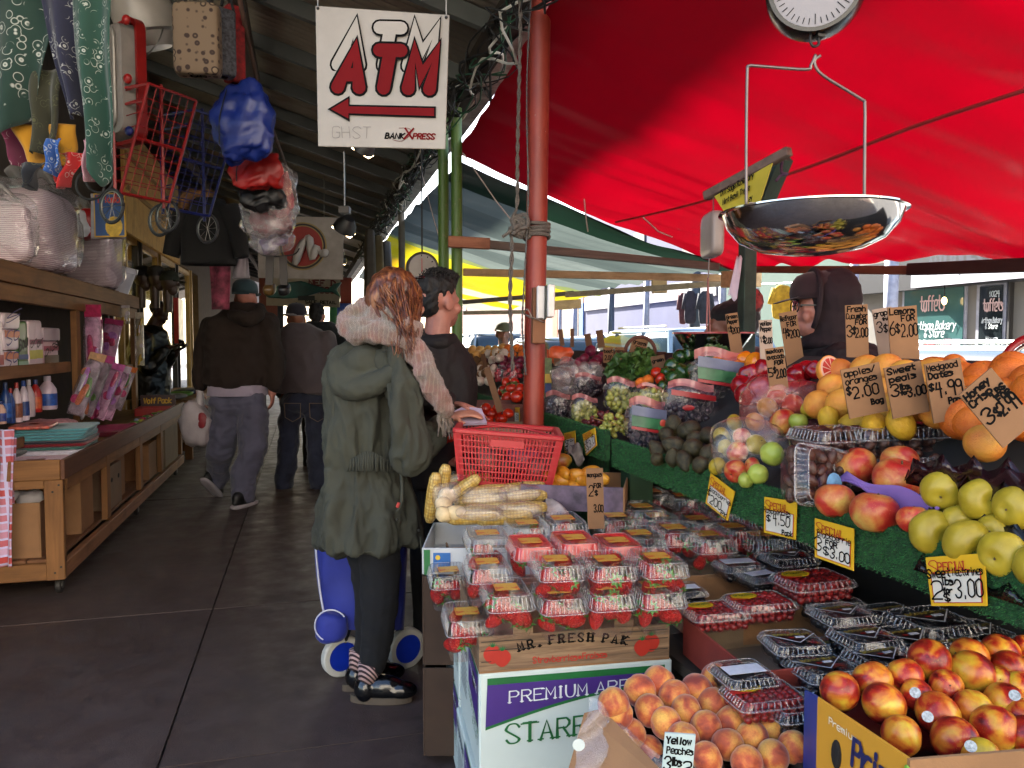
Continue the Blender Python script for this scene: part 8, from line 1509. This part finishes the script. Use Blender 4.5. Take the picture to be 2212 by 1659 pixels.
# ---------- man with a phone by the shop
D0=8.9;Q=lambda x,y,d=0:at(x,y,D=D0+d);base=V(Q(330,1000).x,Q(330,1000).y,0);hc=Q(345,676);fdir=(CR*.9-CF*.15-CU*.42);uu=V(0,0,1)
m=MB();head(m,hc,fdir,1.12);cap(m,[Q(325,715),Q(338,690)],[.075,.07]);m.ell(Q(322,800),.24,.19,.4);cap(m,[Q(318,730,-.2),Q(322,790,-.22),Q(362,752,-.16)],[.07,.055,.045]);cap(m,[Q(335,730,.15),Q(350,790,.1),Q(380,762,-.02)],[.07,.055,.045]);hand(m,Q(362,750,-.16),CR+CU*.1,CU,1.1,.5);hand(m,Q(378,758,-.05),CR+CU*.35,CU,1.1,.7)
cap(m,[Q(310,880),Q(310,960),Q(310,1008)],[.11,.08,.06]);cap(m,[Q(340,880),Q(340,960),Q(340,1008)],[.11,.08,.06]);ph=remesh(m,'person',SKIND,vox=.012,it=2,loc=base);tag(ph,'man in black leather jacket and beanie looking down at his phone','person')
LTH=M('black_leather','#0a0909',.32,var=.2,bump=.5,bscale=40);m=MB();loft(m,[(Q(x,y),a,b,0,6,am,i)for i,(x,y,a,b,am)in enumerate(((326,702,.11,.12,0),(324,718,.19,.19,0),(322,750,.24,.23,.01),(320,800,.25,.23,.02),(318,862,.26,.23,.02)))]);cap(m,[Q(312,735,-.2),Q(318,795,-.24),Q(355,758,-.18)],[.10,.10,.065]);cap(m,[Q(338,735,.12),Q(352,795,.08),Q(374,765,-.02)],[.10,.095,.062]);lj=remesh(m,'jacket',LTH,ph,.014,3,.025,(7,7,7),3)
for x,y in((345,760),(341,806),(343,848),(330,722)):MB().ell(Q(x,y,-.255),.008,.005,.008,8,5).build('snap',M('snap_bright','#8a8a88',.25,metal=.8),lj)
m=MB();m.ell(hc+V(0,0,.06)-CR*.02,.098,.098,.09,mat=fmat(fdir));remesh(m,'beanie',cloth('beanie_navy','#0d0f1a',.2,30,.6,200),ph,.01,3,.008,(30,30,10));m=MB();cap(m,[Q(308,870),Q(308,1005)],[.14,.10]);cap(m,[Q(340,870),Q(340,1005)],[.14,.10]);remesh(m,'trousers',BLKD,ph,.015,3,.01)
for x in(312,342):c=Q(x,1008);MB().ell((c.x+.06,c.y,.045),.13,.05,.045).build('shoe',SHO,ph,smooth=True)
o=MB().cbox(Q(393,742,-.08),.07,.012,.14,(R(-55),R(20),-YAW+.8)).build('phone',M('phone_black','#131316',.15));tag(o,'dark phone in the hands of the man in black leather','phone')
# ---------- hooded vendor
D0=3.4;Q=lambda x,y,d=0:at(x,y,D=D0+d);base=V(Q(1820,900).x,Q(1820,900).y,0);hc=Q(1772,668);fdir=-CR+CF*.05
m=MB();head(m,hc,fdir,1.12);m.ell(Q(1758,708),.07,.065,.045);cap(m,[Q(1800,740),Q(1785,690)],[.085,.08]);m.ell(Q(1815,870),.16,.15,.2);cap(m,[Q(1815,790,-.2),Q(1815,900,-.22),Q(1770,880,-.2)],[.06,.05,.04]);cap(m,[Q(1815,790,.2),Q(1815,900,.22),Q(1770,880,.2)],[.06,.05,.04]);hand(m,Q(1768,880,-.2),-CR,-CU);hand(m,Q(1768,880,.2),-CR,-CU,1,.5,-1)
for d in(-.09,.09):cap(m,[Q(1815,960,d),Q(1815,1200,d),Q(1815,1360,d)],[.09,.07,.05])
hv=remesh(m,'person',SKINR,vox=.008,it=2,loc=base);tag(hv,'vendor in dark hooded jacket, maroon cap and glasses behind the fruit','person')
MRN=cloth('hood_maroon','#1a0810',.2,5,.2,300,.9,0);m=MB();Mh=fmat(fdir)
loft(m,[(Q(x,y),a,b,0,6,am,i)for i,(x,y,a,b,am)in enumerate(((1800,735,.10,.12,0),(1808,755,.16,.19,.0),(1818,790,.20,.24,.01),(1818,850,.22,.25,.02),(1818,960,.22,.24,.02)))]);cap(m,[Q(1822,785,-.2),Q(1825,870,-.26),Q(1775,885,-.2)],[.095,.09,.06]);cap(m,[Q(1822,785,.2),Q(1825,870,.26),Q(1775,885,.2)],[.095,.09,.06]);vj=remesh(m,'jacket',cloth('vendor_jacket','#10090c',.2,5,.2,300,.8,0),hv,.011,3,.022,(8,8,8),6)
m=MB();m.ell(hc+Mh@V(0,-.05,.045),.13,.12,.145,mat=Mh);m.ell(hc+Mh@V(0,-.035,-.06),.13,.105,.10,mat=Mh);m.ell(Q(1803,722),.13,.13,.08);m.ell(Q(1775,742),.11,.12,.045);o=remesh(m,'hood',MRN,vj,.009,4,.014,(10,10,8),2)
m=MB();Ph=[hc+Mh@V(.125*math.cos(a),.045-.012*math.sin(a),.03+.145*math.sin(a))for a in[R(-50+280*i/24)for i in range(25)]];m.tube(Ph,.012,8);m.build('hood_edge',MRN,o,smooth=True)
ballcap(hc+Mh@V(0,.02,.01),fdir,cloth('cap_maroon','#240c12',.15),hv,1.06,tilt=-.08)
g=MB()
for s in(-1,1):g.tube(arc(hc+Mh@V(s*.034,.112,.012),.024,0,6.28,14,Mh@V(1,0,0),V(0,0,1)),.0028,5);g.tube([hc+Mh@V(s*.058,.105,.016),hc+Mh@V(s*.09,.0,.014)],.0035,5)
gl_=g.build('glasses',M('glasses_black','#0c0b0c',.3),hv);gl_['kind']='stuff';MB().cbox(hc+Mh@V(0,.110,-.045),.05,.01,.006).build('moustache',DKH,hv)
for s in(-1,1):MB().ell(hc+Mh@V(s*.034,.092,.012),.012,.006,.006,10,6,mat=Mh).build('eye',M('eye_dark','#1a1210',.3),hv)
MB().cbox(Q(1776,780,-.235),.03,.003,.006,(0,0,-YAW)).build('logo_stripe',M('logo_pale','#9a9088',.5),vj)
m=MB();cap(m,[Q(1815,950,-.1),Q(1815,1360,-.1)],[.12,.08]);cap(m,[Q(1815,950,.1),Q(1815,1360,.1)],[.12,.08]);remesh(m,'trousers',BLKD,hv,.015,3,.01)
for d in(-.1,.1):c=Q(1805,1400,d);MB().ell((c.x-.05,c.y,.045),.13,.05,.045).build('shoe',SHO,hv,smooth=True)
# ---------- second vendor half behind the post
D0=4.1;Q=lambda x,y,d=0:at(x,y,D=D0+d);base=V(Q(1590,900).x,Q(1590,900).y,0);hc=Q(1570,705);fdir=-CR+CF*.1-CU*.1;m=MB();head(m,hc,fdir,1.08);cap(m,[Q(1595,765),Q(1580,720)],[.075,.07]);m.ell(Q(1600,870),.16,.15,.2);
for d in(-.1,.1):cap(m,[Q(1600,960,d),Q(1600,1280,d)],[.09,.05]);cap(m,[Q(1600,800,d*2),Q(1605,880,d*2.2),Q(1575,880,d*2)],[.06,.05,.04]);hand(m,Q(1572,880,d*2),-CR,-CU)
v2=remesh(m,'person',SKINT,vox=.012,it=3,loc=base);tag(v2,'vendor in black headwear half hidden by the dark green post','person');m=MB();loft(m,[(Q(x,y),a,b,0,6,.01,i)for i,(x,y,a,b)in enumerate(((1595,752,.11,.12),(1600,775,.18,.2),(1602,830,.21,.23),(1602,960,.21,.22)))]);remesh(m,'coat',cloth('coat_red2','#3a1416',.3),v2,.014,3,.02)
m=MB();Mh=fmat(fdir);m.ell(hc+Mh@V(0,-.035,.06),.10,.125,.085,mat=Mh);m.ell(hc+Mh@V(0,-.09,.02),.1,.09,.10,mat=Mh);remesh(m,'hat',cloth('hat_black','#0a0809',.2),v2,.011,3,.015,(10,10,10));m=MB();m.ell(hc+Mh@V(0,-.12,.12),.08,.09,.08);bb=m.build('headscarf',M('scarf_redwhite','#7a2424',.8,var=.9,scale=40),v2,smooth=True)
m=MB();cap(m,[Q(1600,950),Q(1600,1290)],[.2,.14]);remesh(m,'trousers',BLKD,v2,.02,3)
# ---------- far customer in teal
D0=9.0;Q=lambda x,y,d=0:at(x,y,D=D0+d);base=V(Q(1090,900).x,Q(1090,900).y,0);hc=Q(1086,722);fdir=-CF+CR*.1;m=MB();head(m,hc,fdir,1.0);cap(m,[Q(1088,750),Q(1087,730)],[.06,.06]);m.ell(Q(1095,800),.18,.13,.3)
for s in(-1,1):cap(m,[Q(1095+s*12,860),Q(1095+s*14,980)],[.09,.05]);cap(m,[Q(1095+s*32,762),Q(1095+s*38,815),Q(1095+s*20,840,-.15)],[.06,.05,.04]);hand(m,Q(1095+s*18,840,-.15),-CF,CU)
fc=remesh(m,'person',SKINT,vox=.014,it=2,loc=base);tag(fc,'customer in teal jacket and cap on the far side of the produce','person');m=MB();loft(m,[(Q(1095,y),a,b,0,6,.01,i)for i,(y,a,b)in enumerate(((745,.1,.09),(755,.19,.14),(790,.22,.17),(870,.22,.17)))]);
for s in(-1,1):cap(m,[Q(1095+s*32,762),Q(1095+s*38,815),Q(1095+s*22,838,-.12)],[.085,.075,.055])
remesh(m,'jacket',cloth('jacket_teal','#14606e',.15),fc,.015,3,.02);ballcap(hc,fdir,cloth('cap_olive','#4d4a34',.2),fc,1.02);m=MB()
for s in(-1,1):cap(m,[Q(1095+s*12,860),Q(1095+s*13,985)],[.12,.08])
remesh(m,'trousers',BLKD,fc,.018,3)
# ================================================================== ACROSS THE STREET
XF=12.6
def fy_(x):return at(x,700,X=XF).y
def shop(name,x0,x1,h,col,label,extra=None):
 y0,y1=fy_(x1),fy_(x0);o=empty(name,(XF,y0,0),0,label,'building');MB().box(XF,XF+6,y0,y1,0,h).build('wall',M('wall_'+col,col,.85,var=.08,scale=1.5,bump=.2,bscale=30),o);MB().box(XF-.2,XF+6.1,y0,y1-.01,h+.001,h+.25).build('cornice',M('cornice_grey','#6a6a70',.8),o)
 for f in range(1,int(h//3.2)):
  for j in range(3):y=y0+(y1-y0)*(j+.5)/3;w=MB().box(XF-.04,XF-.001,y-.5,y+.5,3.2*f+.9,3.2*f+2.5).build('window',M('win_dark','#2a3038',.15),o);MB().box(XF-.10,XF-.041,y-.6,y+.6,3.2*f+.8,3.2*f+.88).build('sill',MATS['cornice_grey'],w)
 return o
def fbox(o,nm,x0,x1,y0,y1,mat,d0=.06,d1=.002,parent=None):
 a,b=at(x0,y1,X=XF),at(x1,y0,X=XF);c=at((x0+x1)/2,y1,X=XF);t=at((x0+x1)/2,y0,X=XF);return MB().box(XF-d0,XF-d1,b.y,a.y,c.z,t.z).build(nm,mat,parent or o)
bk=shop('bakery_building',1846,2420,9.5,'#6a665f','pale shopfront building with a bakery and an antiques sign across the street')
fbox(bk,'fascia',1850,2420,540,614,M('fascia_dark','#14161c',.5),.25);SGN=M('sign_lit_white','#a9a9b4',.5)
sg=fbox(bk,'sign_board',1997,2420,560,604,SGN,.34,.26);m=MB();a=at(2004,598,X=XF-.345);pen(m,'ANTIQUES FURNITURE',V(a.x,a.y,a.z+.06),V(0,-1,0),V(0,0,1),.36,.07,serif=True,calli=.3,width=3.0);m.build('lettering',M('sign_navy','#2a2c3a',.5),sg)
fbox(bk,'display_window',1950,2092,616,770,M('frame_white','#8d8d96',.5),.05);GW=fbox(bk,'window_glass',1956,2088,621,766,M('bakery_glass','#3a5a58',.12,var=.35,scale=.6),.07,.052)
fbox(bk,'door_frame',2108,2180,608,840,MATS['frame_white'],.05);DG=fbox(bk,'door',2116,2173,618,836,M('door_glass','#1a2022',.12,var=.3),.07,.052);fbox(bk,'pier',2180,2192,604,840,M('pier_dark','#1d1a18',.7),.1)
def wtext(par,t,x,y,h,w,mat,sl=0,pw=.03):
 a=at(x,y,X=XF-.09);m=MB();pen(m,t,a,V(0,-1,0),V(0,0,1),h,pw,slant=sl,width=w);m.build('lettering',mat,par)
PK=M('text_pink','#a88a84',.5);WT=M('text_white','#aab0b0',.5)
wtext(GW,'taffets',1988,672,.30,.62,PK,0,.035);wtext(GW,'Artisan Bakery',1972,712,.16,1.1,WT,.3,.022);wtext(GW,'& Store',1996,728,.16,.5,WT,.3,.022);wtext(GW,'All Gluten Free',1982,745,.09,.7,PK,0,.018)
for x,t,c in((1990,'OPEN','#8a8a92'),(2015,'OPEN','#7a1a24')):s_=fbox(bk,'open_sign',x-10,x+12,742,764,M('open_'+c,c,.5),.1,.075,GW);wtext(s_,t,x-7,757,.09,.17,CRD if c=='#8a8a92' else WT,0,.02)
fbox(bk,'menu_card',2046,2062,732,766,M('menu_pink','#8a5a64',.5),.1,.075,GW);fbox(bk,'menu_card',2064,2082,732,766,M('menu_white','#90929a',.5),.1,.075,GW);q=at(2040,650,X=XF-.3);MB().ell(q,.05,.05,.08,12,8).build('bulb',M('bulb_glow','#ffcf80',.4,emit=1.2),bk,smooth=True);MB().tube([q+V(0,0,.08),q+V(0,0,.5)],.01,5).build('bulb_cord',INK,bk)
wtext(DG,'1024',2137,641,.10,.22,WT,0,.018);wtext(DG,'taffets',2124,672,.22,.42,PK,0,.028);wtext(DG,'Artisan Bakery',2120,698,.10,.45,WT,.3,.014);wtext(DG,'& Store',2128,710,.09,.26,WT,.3,.013);wtext(DG,'Hours',2130,735,.07,.25,WT,0,.014)
for i,t in enumerate(('Tues-Sat. 10-6','Sunday: 10-3','Monday: Closed')):wtext(DG,t,2122,745+i*8,.06,.44,WT,0,.012)
mg=shop('mint_building',1560,1840,7.5,'#43584f','mint green building with clothes hung out across the street');lg=shop('lilac_building',1262,1556,8.5,'#4c4e66','lilac grey building behind the parked cars');og=shop('orange_shop',1170,1260,7,'#8a6a5a','small shop with orange and blue door frames down the street');shop('brick_building',985,1165,8,'#7a5a50','far pale brick building at the end of the row')
fbox(og,'shop_window',1208,1252,664,730,M('shop_dark','#3a3a40',.2,var=.4,scale=1));fbox(og,'orange_frame',1196,1207,655,735,M('frame_orange','#a8381c',.5));fbox(og,'blue_frame',1253,1262,655,735,M('frame_blue','#1c4a8a',.5));fbox(lg,'upper_band',1265,1550,620,655,M('band_pale','#8d8a8c',.7,var=.3,scale=6))
for i,(x,w,mt)in enumerate(((1843,.09,0),(1923,.13,0),(1396,.10,0),(1242,.11,0),(1210,.08,0),(1560,.1,0),(1320,.12,1),(1500,.16,1))):
 p=at(x,700,X=10.9);o=MB().tube([V(p.x,p.y,0),V(p.x,p.y,3.6)],w,14).build('awning_post',[M('post_white','#8d90a0',.5),M('post_slate','#3c4450',.6)][mt],smooth=True,loc=V(p.x,p.y,0));tag(o,['white','slate grey'][mt]+' street post across the road, '+['left of the bakery by the hood','in front of the bakery window','behind the parked cars in the middle','left of the lilac wall','by the orange shop','at the mint wall','wide one at the left of the lilac wall','thick one near the hanging shirts'][i],'post')
rk=empty('clothes_rack',at(1580,640,X=10.6),0,'rail of clothes hanging at the mint building','clothes rack');G=lambda x,y:at(x,y,X=10.6);MB().tube([G(1460,622),G(1840,606)],.02,6).build('rail',STL,rk)
for i,(x,y0,y1,w,c,lab)in enumerate(((1492,628,700,26,'#2a2630','dark plaid shirt'),(1524,628,700,28,'#23262e','striped navy pullover'),(1475,632,700,16,'#5a3438','red striped shirt, leftmost'),(1612,622,740,24,'#12141c','dark trousers'),(1635,622,720,18,'#8a8a94','pale trousers'),(1690,616,690,44,'#a8851c','yellow and navy vest'),(1728,616,690,30,'#5a1420','maroon top'),(1752,616,690,20,'#4a4c54','grey top behind the hood'))):
 a=G(x,y0);h=a.z-G(x,y1).z;k=dep(a)/1659*w;o=empty('garment',a,-YAW,lab+' hanging on the rail across the street','garment','clothes across the street');m=MB();puff(m,V(0,0,-h/2),k/2,.06,h/2,.4,.7,.02,5,i,24,14,squash=lambda p:V(p.x*(1-.3*max(0,p.z/(h/2))**3),p.y,p.z));m.build('body',M('garment_'+c,c,.9,var=.35,scale=8),o,smooth=True,local=True)
 if i<3 or i==5:
  for s in(-1,1):MB().tube([V(s*k*.38,0,-.08),V(s*k*.62,0,-h*.55)],[.07,.05],8).build('sleeve',M('garment_'+c,c,.9),o,smooth=True,local=True)
def car(y,x,col,label,L=4.6,H=1.66,suv=True):
 o=empty('parked_car',(x,y,-.13),0,label,'car','cars parked along the kerb');P=M('car_'+col,col,.18,metal=.2,var=.04,coat=.6);h=H
 m=MB();puff(m,V(0,0,.60),.90,L/2,.38,.35,.28,nu=48,nv=16,squash=lambda p:V(p.x*(1-.06*max(0,p.z)),p.y,p.z-.10*max(0,abs(p.y)/(L/2)-.55)*(p.z>0)));m.build('body',P,o,smooth=True,local=True)
 c0=-.25 if suv else-.1;hl=L*(.33 if suv else .27);f=lambda p:V(p.x*(1-.18*max(0,p.z/.4)),p.y*(1-.24*max(0,(p.z+.3)/.7)),p.z)
 m=MB();puff(m,V(0,c0,(.9+h)/2),.84,hl,(h-.9)/2+.02,.3,.25,nu=48,nv=16,squash=f);m.build('windows',M('car_glass','#24323c',.05,var=.1),o,smooth=True,local=True);m=MB();puff(m,V(0,c0,h-.03),.66,hl*.74,.06,.4,.3,nu=40,nv=10);m.build('roof',P,o,smooth=True,local=True)
 for s in(-1,1):
  for t in(-.95,-.3,.45,.95):MB().tube([V(s*.82,c0+hl*t,.92),V(s*.66,c0+hl*t*.76,h-.03)],.035,6).build('pillar',P,o,local=True)
  for t in(-.31,.31):w=MB().lathe([(0,-.11),(.3,-.11),(.33,-.08),(.33,.08),(.3,.11),(0,.11)],24,(s*.80,L*t,.33),mat=Euler((0,R(90),0)).to_matrix().to_4x4()).build('wheel',M('tyre_black','#111112',.8),o,smooth='auto',local=True);MB().lathe([(0,0),(.2,0)],18,(s*.915,L*t,.33),mat=Euler((0,R(90)*s,0)).to_matrix().to_4x4()).build('rim',STL,w,local=True)
  MB().ell((s*.62,-L/2+.06,.72),.16,.08,.07,12,8).build('headlight',M('car_lamp','#b0b4b8',.1),o,smooth=True,local=True);MB().ell((s*.95,c0-hl*.75,.98),.10,.06,.07,12,8).build('mirror',P,o,smooth=True,local=True);MB().tube([V(s*.55,c0-hl*.5,h+.05),V(s*.55,c0+hl*.5,h+.05)],.015,6).build('roof_rail',STL,o,local=True)
car(9.9,4.95,'#7d90a0','silver blue car with roof rails parked behind the second scale pan');car(15.2,4.95,'#5a6e7a','grey blue car further along behind the beets',H=1.58);car(21,4.95,'#8d9aa4','white car roof behind the red post',H=1.75);car(26.6,4.95,'#3a5a7a','blue car at the far left end of the parked row');car(4.6,5.1,'#9aa8aa','pale sedan behind the price signs at the right',H=1.45,suv=False)
tb=empty('street_stall',at(1370,705,X=11.6),0,'blue covered stall on the far pavement','stall');a,b=at(1420,705,X=11.6),at(1310,705,X=11.6);MB().box(11.2,12.2,a.y,b.y,0,1.35).build('crates',M('stall_green','#3a7a5a',.7,var=.6,scale=3),tb);MB().box(11.1,12.3,a.y-.1,b.y+.1,1.36,1.75).build('cover',M('stall_blue','#1c4a9a',.5),tb,bevel=.1)
rw=empty('bike_ring',at(2200,790,D=3.2),-YAW,'curved red and silver metal ring at the right edge','ring');MB().tube(arc((.07,0,-.02),.14,.6,3.3,20),.016,8).build('tube',M('ring_red','#8a1c20',.3),rw,smooth=True,local=True);MB().tube(arc((.085,.01,-.03),.125,.6,3.3,20),.01,8).build('inner_tube',STL,rw,smooth=True,local=True)
for i,(x0,x1,y0,y1,D,c,lab)in enumerate(((728,760,650,760,14,'#12348a','blue tarpaulin hanging at the far end of the walk'),(712,728,655,760,13.5,'#1a5a40','green cloth beside the blue tarpaulin'),(735,760,600,655,13,'#5a1a14','dark red board under the gutter at the end of the walk'),(560,600,600,760,12.5,'#5c2a20','brick red board behind the man in brown'),(600,612,660,860,12,'#1c2026','dark door frame left of the man in grey'))):P=[at(x,y,D=D)for x,y in((x0,y1),(x1,y1),(x1,y0),(x0,y0))];wavy('far_hanging',P,M('far_'+c,c,.7,var=.2,scale=4),lab,'cloth',amp=.0 if i>1 else .03,th=.03)
for i in range(3):x=800+18*i;a=at(x,600,D=8.8+i*.5);m=MB();m.lathe([(.0,0),(.05,.02),(.075,.3),(.06,.9),(.05,1.1),(0,1.12)],16,V(a.x,a.y,1.55),fn=lambda q,w:V(q.x*(1+.15*math.sin(5*w)),q.y*(1+.15*math.sin(5*w)),q.z));o=m.build('rolled_curtain',[M('curtain_grey','#4a443c',.8),M('curtain_tan','#6a5a3a',.8),MATS['curtain_grey']][i],smooth=True);tag(o,['left grey','tan','right grey'][i]+' rolled curtain tied up below the gutter','curtain')
fb=empty('far_stand',(-1.5,11,0),0,'low wooden counter of newspapers past the rolling bench','counter');MB().box(-1.9,-1.3,9.6,12.4,.62,.70).build('top',PINE['y'],fb);MB().box(-1.88,-1.34,9.65,12.3,.1,.2).build('shelf',PINE['y'],fb)
for y in(9.62,12.3):MB().box(-1.38,-1.30,y,y+.08,0,.62).build('leg',PINE['z'],fb);MB().box(-1.9,-1.82,y,y+.08,0,.62).build('leg',PINE['z'],fb)
for i in range(4):m=MB();puff(m,V(0,0,.02),.14,.1,.03,.6,.7,.02,12,i);o=m.build('paper_bundle',[M('bundle_white','#8a8888',.7),M('bundle_green','#4a7a2c',.5),M('bundle_navy','#1c2440',.5),MATS['bundle_white']][i],smooth=True);o.location=(-1.5,9.8+.4*i,.72);tag(o,['nearest white','green','navy','farthest white'][i]+' wrapped bundle on the low counter','bundle','bundles on the low counter')
cb_=empty('bounce_building',(0,-11,0),0,'unseen pale brick building added behind the viewer to bounce sunlight','building');MB().box(-9,16,-17,-11,0,10).build('wall',M('bounce_brick','#c6beb2',.9,var=.12,scale=2),cb_);MB().box(-9.2,16.2,-17.2,-10.8,10.001,10.4).build('cornice',MATS['cornice_grey'],cb_)  # unseen building, added behind the camera to bounce sunlight onto the stall
for i in range(10):
 for f in(1.1,4.4,7.4):MB().box(-8+i*2.4,-6.9+i*2.4,-10.999,-10.96,f,f+1.6).build('window',MATS['win_dark'],cb_)
 # ================================================================== LABELS: tell alike things apart by their order across the picture
_by={}
for _o in scene.objects:
 if _o.parent is None and _o.get('label'):_by.setdefault(_o['label'],[]).append(_o)
for _l,_os in _by.items():
 if 1<len(_os)<=20 and len(_l.split())<=12:
  _os.sort(key=lambda o:(o.location-V(0,0,EYE)).dot(_rt)/max(.1,dep(o.location)))
  for _i,_o in enumerate(_os):_o['label']=_l+', '+ORD[_i]+' from left'
